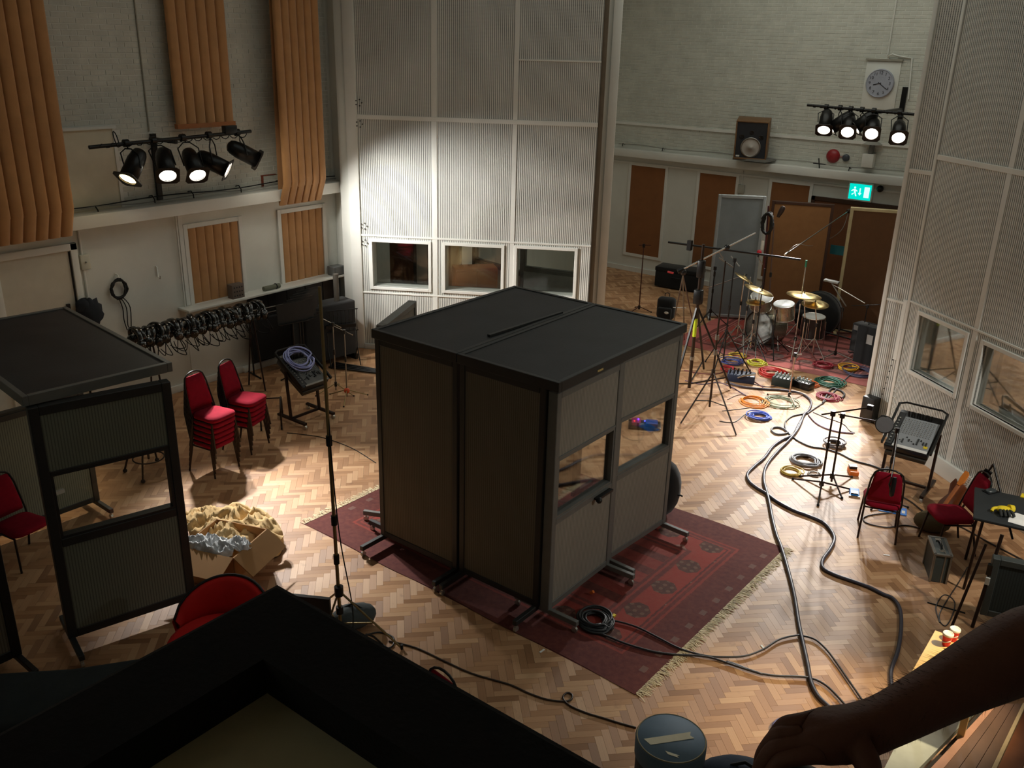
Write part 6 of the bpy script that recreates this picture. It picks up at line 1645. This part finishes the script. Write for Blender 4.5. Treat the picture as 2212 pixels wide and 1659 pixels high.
obj('sheet', drape((0, 0, .08), .36, .15, .05, 12, 30, .12, 3.2), pm('white_plastic_wrap', (214, 216, 218), .35, var=.05), pw); obj('sheet_end', drape((.28, .10, .10), .14, .10, .05, 6, 18, .10), pm('white_plastic_wrap', (214, 216, 218)), pw)
tw = thing('wooden_mallet', 'short wooden stick with a pale knot lying beyond the cardboard box', 'stick', F(540, 1200, 0)); obj('handle', MB().tube([(-.1, -.12, .04), (.03, .04, .05)], .014, 7), kraft, tw); obj('head', MB().ball((.04, .05, .05), .04, 10), burl, tw)

# bright red tub chair, half hidden by the parapet
rc_ = F(470, 1366, .55)
tc_ = thing('tub_chair', 'bright red round tub chair with black piping half hidden by the parapet', 'chair', (rc_.x - .02, rc_.y - .02, 0), R(30))
tc_.scale = (1.2, 1.2, 1.1)
brt = pm('bright_red_cloth', (214, 24, 18), .8, var=.08, vs=6, bump=.2, bs=160)
obj('seat', MB().lathe([(.02, .30), (.33, .30), (.36, .34), (.35, .42), (.30, .46), (1e-4, .47)], 28), brt, tc_)
vs = []; n = 19
for i in range(n):
    a = R(20) + (PI - R(40)) * i / (n - 1); h = .46 + .30 * math.sin((a - R(20)) / (PI - R(40)) * PI) ** .6
    for (r_, z) in ((.33, .32), (.42, .32), (.45, h - .03), (.42, h), (.37, h - .03)): vs.append((r_ * math.cos(a), r_ * math.sin(a), z))
fs = [(i * 5 + k, i * 5 + (k + 1) % 5, (i + 1) * 5 + (k + 1) % 5, (i + 1) * 5 + k) for i in range(n - 1) for k in range(5)] + [(0, 1, 2, 3, 4), tuple(range((n - 1) * 5, n * 5))[::-1]]
obj('backrest', MB().add(vs, fs, True), brt, tc_)
obj('piping', MB().tube([vs[i * 5 + 3] for i in range(n)], .012, 7), black, tc_)
for k in range(4):
    a = k * PI / 2 + .7; obj('leg', MB().tube([(.24 * math.cos(a), .24 * math.sin(a), .30), (.30 * math.cos(a), .30 * math.sin(a), .0)], .016, 8), black_steel, tc_)
# large dark covered bench at the lower left
z0 = .80
pl_ = [F(-60, 1452, z0), F(160, 1438, z0), F(330, 1412, z0), F(432, 1392, z0)]
dc = thing('covered_bench', 'long dark blue-black cloth covered bench at the lower left, below the booth', 'bench', (pl_[1].x, pl_[1].y - .4, 0))
tops = [pl_[0], pl_[1], pl_[2], pl_[3], pl_[3] + Vector((.25, -.75, -.05)), pl_[1] + Vector((.0, -.95, -.05)), pl_[0] + Vector((-.1, -.95, 0))]
P0 = [Vector((p.x, p.y, .03)) for p in tops]
dkt = pm('dark_teal_cloth', (24, 32, 34), .9, var=.3, bump=.4, bs=40)
obj('cover', MB().add([Vector(p) for p in P0] + [Vector(p) for p in tops], [tuple(range(7))[::-1], tuple(range(7, 14))] + [(i, (i + 1) % 7, (i + 1) % 7 + 7, i + 7) for i in range(7)]), dkt, dc, world=True, bevel=.06, seg=4)
for p in (tops[0], tops[3], tops[4], tops[6]):
    obj('foot', MB().cyl((p.x * .97 + dc.location.x * .03, p.y * .97 + dc.location.y * .03, 0), (p.x * .97 + dc.location.x * .03, p.y * .97 + dc.location.y * .03, .1), .03, 8), black, dc, world=True)
# black board and sandbag at the foot of the tall stand
bb3 = F(672, 1320, .35)
bd_ = thing('black_board', 'black square-edged board leaning by the foot of the tall stand', 'board', (bb3.x, bb3.y - .1, 0), R(30))
obj('board', MB().bb(-.30, .28, -.02, .02, .05, .58), black, bd_); obj('foot', MB().bb(-.25, .25, -.14, .14, 0, .05), black_steel, bd_)
sg = thing('sandbag', 'grey sandbag slumped over the legs of the tall stand', 'sandbag', F(765, 1352), R(-30))
obj('bag', lump((0, 0, .12), .2, (.75, 1.15, .6), 2.2, .2), pm('grey_green_canvas', (74, 80, 80), .9, bump=.4), sg); obj('strap', MB().tube([(-.05, -.1, .2), (0, 0, .27), (.05, .1, .2)], .014, 6), black_cloth, sg)
ring_ = cable('black cable loop at the foot of the tall stand', [(790, 1372), (820, 1366), (848, 1376), (850, 1392), (838, 1400), (822, 1388), (806, 1374), (790, 1370)], .009, (44, 40, 36), 6)
dup(ch0, F(946, 1447, .95) + Vector((0, 0, -.95)) + Vector((.04, -.33, 0)), R(-8), 'red chair almost hidden by the parapet, only the tip of its back showing', 'single red chairs')

# ================================================================ landing, parapet, arm
RZ = 4.85
corner = F(600, 1253, RZ)
cxp, cyp = corner.x, corner.y
struct('floor_landing', MB().bb(cxp + .03, 1.95, -1.55, 1.0, 3.75, 3.95), pm('landing_floor', (60, 56, 50), .8))
pp_ = thing('parapet', 'black padded edge around a dull olive board, corner nearest the camera', 'parapet', (cxp, cyp, 3.95))
felt = pm('black_felt', (15, 12, 11), .95, var=.25, vs=5, bump=.3, bs=120)
def solve_k(px, py):
    best = None
    for i in range(1, 80):
        k = i * .005
        for j in range(0, 80):
            z = RZ + .04 - j * .01
            q = proj((cxp + k, cyp - k, z)); e = (q[0] - px) ** 2 + (q[1] - py) ** 2
            if best is None or e < best[0]: best = (e, k, z)
    return best
_, k1, z1_ = solve_k(567, 1422); _, k2, z2_ = solve_k(576, 1482)
LXp, LYp = 1.25, 1.4
def edge(prof, axis):
    """extrude the cross-section (k, z) along one side of the tray, mitred at the corner"""
    m = MB(); a = []; b = []
    for k, z in prof:
        a.append(Vector((cxp + k, cyp - k, z)))
        b.append(Vector((cxp + LXp, cyp - k, z)) if axis == 'x' else Vector((cxp + k, cyp - LYp, z)))
    n = len(prof); vs = a + b
    fs = [(i, (i + 1) % n, n + (i + 1) % n, n + i) for i in range(n)] + [tuple(range(n))[::-1], tuple(range(n, 2 * n))]
    if axis == 'y': fs = [f[::-1] for f in fs]
    m.add(vs, fs); return m
prof = [(0, 3.75), (0, RZ - .012), (.006, RZ - .003), (.014, RZ), (k1 * .35, RZ - (RZ - z1_) * .2), (k1, z1_), (k2, z2_), (k2, z2_ - .06), (k1 * .5, z2_ - .2), (.05, 3.75)]
obj('padded_rim', edge(prof, 'x'), felt, pp_, world=True, label='black padded rim along the hall side'); obj('padded_rim', edge(prof, 'y'), felt, pp_, world=True, label='black padded rim along the left side')
obj('olive_board', MB().add([(cxp + k2, cyp - k2, z2_ - .01), (cxp + LXp, cyp - k2, z2_ - .01), (cxp + LXp, cyp - LYp, z2_ - .01), (cxp + k2, cyp - LYp, z2_ - .01), (cxp + k2, cyp - k2, z2_ - .04), (cxp + LXp, cyp - k2, z2_ - .04), (cxp + LXp, cyp - LYp, z2_ - .04), (cxp + k2, cyp - LYp, z2_ - .04)],
    [(0, 3, 2, 1), (4, 5, 6, 7), (0, 1, 5, 4), (1, 2, 6, 5), (2, 3, 7, 6), (3, 0, 4, 7)]), pm('olive_board', (186, 180, 146), .7), pp_, world=True)

# round blue-grey case and its dark neighbour at the bottom edge
rcs = F(1450, 1593, .6)
rk = thing('round_case', 'round blue-grey drum case with a strip of pale tape on its lid', 'case', (rcs.x, rcs.y, 0))
fib = pm('blue_grey_fibre', (96, 118, 136), .7, var=.14, vs=4); 
obj('body', MB().lathe([(.255, 0), (.262, .50)], 40), pm('dark_blue_grey_fibre', (60, 72, 82), .75), rk)
ld = obj('lid', MB().lathe([(.272, .44), (.274, .585), (.262, .60), (1e-4, .602)], 44), fib, rk)
obj('rim_stitching', MB().torus((0, 0, .597), .262, .006, (0, 0, 1), 44, 6), pm('worn_rim', (150, 140, 112), .8), ld)
Ht = Matrix.Translation((0, 0, .6)) 
def lid_patch(x0, y0, x1, y1, w):
    a, b = F(x0, y0, .603), F(x1, y1, .603); M = FR[rk.name]; a, b = M @ a, M @ b
    d = (b - a).normalized(); s_ = Vector((-d.y, d.x, 0)) * w / 2
    pts = [a - s_, b - s_, b + d * -.02, b + s_, a + s_ + d * -.03]
    return MB().poly([(p.x, p.y, .6025) for p in pts], .002)
obj('tape_strip', lid_patch(1402, 1602, 1496, 1588, .07), pm('masking_tape', (214, 206, 178), .8), ld, label='pale masking tape strip'); obj('tape_strip', lid_patch(1444, 1627, 1468, 1635, .025), pm('masking_tape', (214, 206, 178)), ld, label='short pale tape scrap')
bl_ = F(1620, 1665, .45)
bc2 = thing('soft_case', 'dark blue padded case behind the round drum case, beneath the hand', 'case', (bl_.x - .03, bl_.y - .05, 0), R(25))
obj('body', lump((0, 0, .26), .34, (1.15, .8, .75), 4.4, .06), pm('dark_blue_cloth', (30, 44, 62), .9, bump=.3), bc2); obj('handle', MB().tube([(-.1, 0, .5), (0, 0, .55), (.1, 0, .5)], .014, 6), black_cloth, bc2)

# wooden table with two red paper cups under a warm lamp
tzz = .95
ta = F(2020, 1361, tzz)
tbl = thing('wooden_table', 'yellow-lit wooden table under the forearm holding two red cups', 'table', (ta.x, ta.y, 0))
wdm = pm('honey_wood', (228, 190, 124), .45, var=.1, vs=3)
obj('tabletop', MB().bb(0, .50, -.75, 0, tzz - .03, tzz), wdm, tbl, bevel=.005)
for x0, y0 in ((.06, -.06), (.44, -.06), (.06, -.69), (.44, -.69)): obj('leg', MB().bb(x0 - .025, x0 + .025, y0 - .025, y0 + .025, 0, tzz - .03), wdm, tbl)
obj('apron', MB().bb(.04, .46, -.72, -.70, tzz - .11, tzz - .03), wdm, tbl)
redc = pm('red_paper_cup', (212, 20, 34), .4, var=.05)
for (x, y, l) in ((2043, 1393, 'red paper cup with a white lid on the wooden table, nearer one'), (2058, 1383, 'red paper cup with a white lid on the wooden table, farther one')):
    p = F(x, y, tzz)
    cp_ = thing('paper_cup', l, 'cup', p, 0, 'red paper cups')
    obj('cup', MB().lathe([(.030, 0), (.041, .105)], 22), redc, cp_); obj('lid', MB().lathe([(.044, .10), (.044, .115), (.038, .122), (.036, .117), (1e-4, .118)], 22), white_trim, cp_); obj('swirl', MB().tube([(.034 * math.cos(a) + .0035 * math.cos(a), .034 * math.sin(a) + .0035 * math.sin(a), .03 + .05 * (a + 2.6) / 3) for a in [-2.6 + .3 * i for i in range(8)]], .004, 5), white_trim, cp_)
# plank platform with pale edging at the lower right corner
zp = .55
plm = thing('plank_platform', 'low platform of brown planks with pale edging at the lower right corner', 'platform', F(2080, 1620, 0))
def slab(pxs, z, h, mat, nm, **k):
    pts = [F(x, y, z) for x, y in pxs]
    return obj(nm, MB().poly([(p.x, p.y, p.z - h) for p in pts], h), mat, plm, world=True, **k)
slab([(1890, 1700), (1945, 1590), (2110, 1520), (2122, 1520), (1945, 1700)], zp, .05, pm('grey_white_board', (178, 186, 180), .6), 'grey_board')
slab([(1960, 1700), (2122, 1530), (2142, 1520), (1985, 1700)], zp - .03, .05, pm('dark_gap', (40, 36, 34), .8), 'dark_batten')
slab([(1972, 1700), (2132, 1530), (2155, 1520), (2004, 1700)], zp + .01, .06, pm('pink_wood', (186, 140, 120), .5), 'edging', label='pale pinkish edging strip')
plk = pm('brown_plank', (112, 84, 72), .5, var=.2, vs=3)
tops_ = [(2155, 1520), (2172, 1520), (2192, 1520), (2210, 1520)]; bots = [(2004, 1700), (2042, 1700), (2084, 1700), (2122, 1700)]
for i in range(3):
    slab([(bots[i][0] + 1, 1700), (tops_[i][0] + .5, 1520), (tops_[i + 1][0] - .5, 1520), (bots[i + 1][0] - 1, 1700)], zp, .05, plk, 'plank')
slab([(2122, 1700), (2210, 1518), (2218, 1518), (2134, 1700)], zp + .02, .08, pm('cream_edge', (216, 196, 160), .5), 'edging', label='cream edging strip')
for i in range(2):
    slab([(2136 + i * 60, 1700), (2219 + i * 45, 1518), (2262 + i * 45, 1518), (2192 + i * 60, 1700)], zp - .05, .05, pm('orange_plank', (150, 92, 62), .45, var=.15), 'plank', label='orange plank')
for (x, y) in ((1930, 1690), (2120, 1535), (2250, 1690), (2285, 1530)):
    p = F(x, y, zp - .1); obj('post', MB().bb(p.x - .03, p.x + .03, p.y - .03, p.y + .03, 0, zp - .06), plk, plm, world=True)

# ---------------------------------------------------------------- person leaning on the rail
def skin_body(name, nodes, edges, mat, parent, levels=2, root=0):
    me = bpy.data.meshes.new(name)
    me.from_pydata([tuple(n[0]) for n in nodes], edges, [])
    o = bpy.data.objects.new(name, me); COL.objects.link(o)
    sk_ = o.modifiers.new('skin', 'SKIN'); sk_.use_smooth_shade = True
    if not me.skin_vertices: 
        me.attributes  # layer is made by the modifier below
    bm = bmesh.new(); bm.from_mesh(me)
    lay = bm.verts.layers.skin.verify()
    bm.verts.ensure_lookup_table()
    for v, n in zip(bm.verts, nodes):
        r = n[1]; v[lay].radius = (r, r) if not isinstance(r, tuple) else r
        v[lay].use_root = (v.index == root)
    bm.to_mesh(me); bm.free()
    sb = o.modifiers.new('sub', 'SUBSURF'); sb.levels = levels; sb.render_levels = levels
    bpy.context.view_layer.update()
    ev = o.evaluated_get(bpy.context.evaluated_depsgraph_get())
    me2 = bpy.data.meshes.new_from_object(ev)
    bpy.data.objects.remove(o); bpy.data.meshes.remove(me)
    me2.name = name
    me2.polygons.foreach_set('use_smooth', [True] * len(me2.polygons))
    return me2
S_ = 1.12
_AD = AD
def AD(x, y, d): return _AD(x, y, d * S_)
wrist = AD(1868, 1580, .93); elbow = AD(2270, 1372, 1.03); mid_ = AD(2052, 1484, .975)
mid2 = AD(2165, 1426, 1.0)
shoulder = Vector((.98, .62, 5.28)); chest = Vector((1.14, .38, 5.22)); belly = Vector((1.16, .25, 4.95)); pelvis = Vector((1.16, .12, 4.78))
nodes = [(pelvis, .14), (belly, .13), (chest, .15), (shoulder, .065), (elbow, .050), (mid2, .044), (mid_, .034), (AD(1950, 1540, .95), .030), (wrist, (.030, .026)), (AD(1805, 1590, .92), (.040, .024))]
edges = [(0, 1), (1, 2), (2, 3), (3, 4), (4, 5), (5, 6), (6, 7), (7, 8), (8, 9)]
def add(p, r, par):
    nodes.append((p, r)); edges.append((par, len(nodes) - 1)); return len(nodes) - 1
# four fingers: knuckle, middle joint, tip; far (little) to near (index)
fing = [((1738, 1556), (1692, 1563), (1664, 1604), (1656, 1644), .0078), ((1736, 1580), (1678, 1586), (1646, 1632), (1638, 1682), .0086), ((1736, 1606), (1672, 1612), (1640, 1662), (1632, 1716), .0088), ((1740, 1632), (1684, 1642), (1656, 1690), (1654, 1734), .0086)]
for i, (a, b_, c_, d_, r) in enumerate(fing):
    dz = .905 - .004 * i
    k0 = add(AD(*a, dz), r * 1.1, 9); k1_ = add(AD(*b_, dz), r * 1.08, k0); k2_ = add(AD(*c_, dz + .012), r, k1_); add(AD(*d_, dz + .03), r * .85, k2_)
k0 = add(AD(1850, 1612, .915), .0165, 9); k1_ = add(AD(1880, 1650, .91), .0145, k0); add(AD(1880, 1705, .915), .012, k1_)
# neck, head, other shoulder and arm, legs (outside the picture)
nk = add(Vector((1.16, .46, 5.42)), .06, 2); h1 = add(Vector((1.16, .52, 5.54)), .085, nk); add(Vector((1.16, .54, 5.66)), .075, h1)
s2_i = add(Vector((1.36, .44, 5.28)), .065, 2); e2_i = add(Vector((1.48, .55, 5.02)), .05, s2_i); add(Vector((1.35, .60, 4.90)), .035, e2_i)
for sx in (-.1, .1):
    hp_ = add(pelvis + Vector((sx, 0, -.06)), .085, 0); kn_ = add(pelvis + Vector((sx, .03, -.44)), .06, hp_); an = add(Vector((pelvis.x + sx, pelvis.y - .02, 4.02)), .04, kn_); add(Vector((pelvis.x + sx, pelvis.y + .13, 3.985)), .035, an)
prs = thing('person', 'person leaning in from the right, dark bare forearm and hand resting on the rail', 'person', (pelvis.x, pelvis.y, 3.95))
me = skin_body('body', nodes, edges, None, None)
T_ = Matrix.Translation(-Vector(prs.location)); me.transform(T_)
skin_m = pm('skin', (116, 74, 58), .6, var=.12, vs=30, bump=.25, bs=140)
obj('body', me, skin_m, prs)
# sleeve and shirt over the upper body
sl = [(AD(2330, 1352, 1.06), .066), (elbow.lerp(shoulder, .45), .068), (shoulder, .085), (chest, .175), (belly, .155), (pelvis, .165)]
me = skin_body('shirt', sl, [(i, i + 1) for i in range(5)], None, None, root=3)
me.transform(T_); obj('shirt', me, pm('dark_green_shirt', (32, 38, 34), .9, bump=.3), prs)
hr_ = obj('hair', MB().ball(Vector((1.16, .51, 5.67)) - Vector(prs.location), .098, 14, (.9, 1.05, .8)), pm('dark_hair', (36, 26, 20), .8), prs)
hp0 = AD(1705, 1640, .92); hp0 = Vector((hp0.x, hp0.y, hp0.z - .02))
rl_ = obj('handrail', MB().cyl(hp0 + Vector((-.005, 0, 0)), Vector((1.9, hp0.y, hp0.z)), .019, 14), black_steel, pp_, world=True, label='dark handrail gripped by the hand')
for x_ in (.55, 1.7): obj('rail_post', MB().cyl((x_, hp0.y, 3.76), (x_, hp0.y, hp0.z), .016, 10), black_steel, pp_, world=True)
# fine hairs on the forearm
rg = random.Random(31); m = MB()
axis_pts = [elbow, mid2, mid_, AD(1950, 1532, .95), wrist]
for i in range(700):
    t = rg.random() * 3.999; a = axis_pts[int(t)].lerp(axis_pts[int(t) + 1], t - int(t)); d = (axis_pts[int(t) + 1] - axis_pts[int(t)]).normalized()
    r = [.044, .038, .032, .029, .027][int(t)]
    an = rg.random() * 2 * PI; u = d.orthogonal().normalized(); w = d.cross(u); n_ = u * math.cos(an) + w * math.sin(an)
    p = a + n_ * (r * .8); q = a + n_ * (r * .93 + .003 + rg.random() * .003) + d * .010
    m.add([p, p + d * .0007, q], [(0, 1, 2)])
m.v = [FR[prs.name] @ p for p in m.v]
obj('arm_hair', m, pm('arm_hair', (60, 40, 30), .7), prs, kind='stuff')
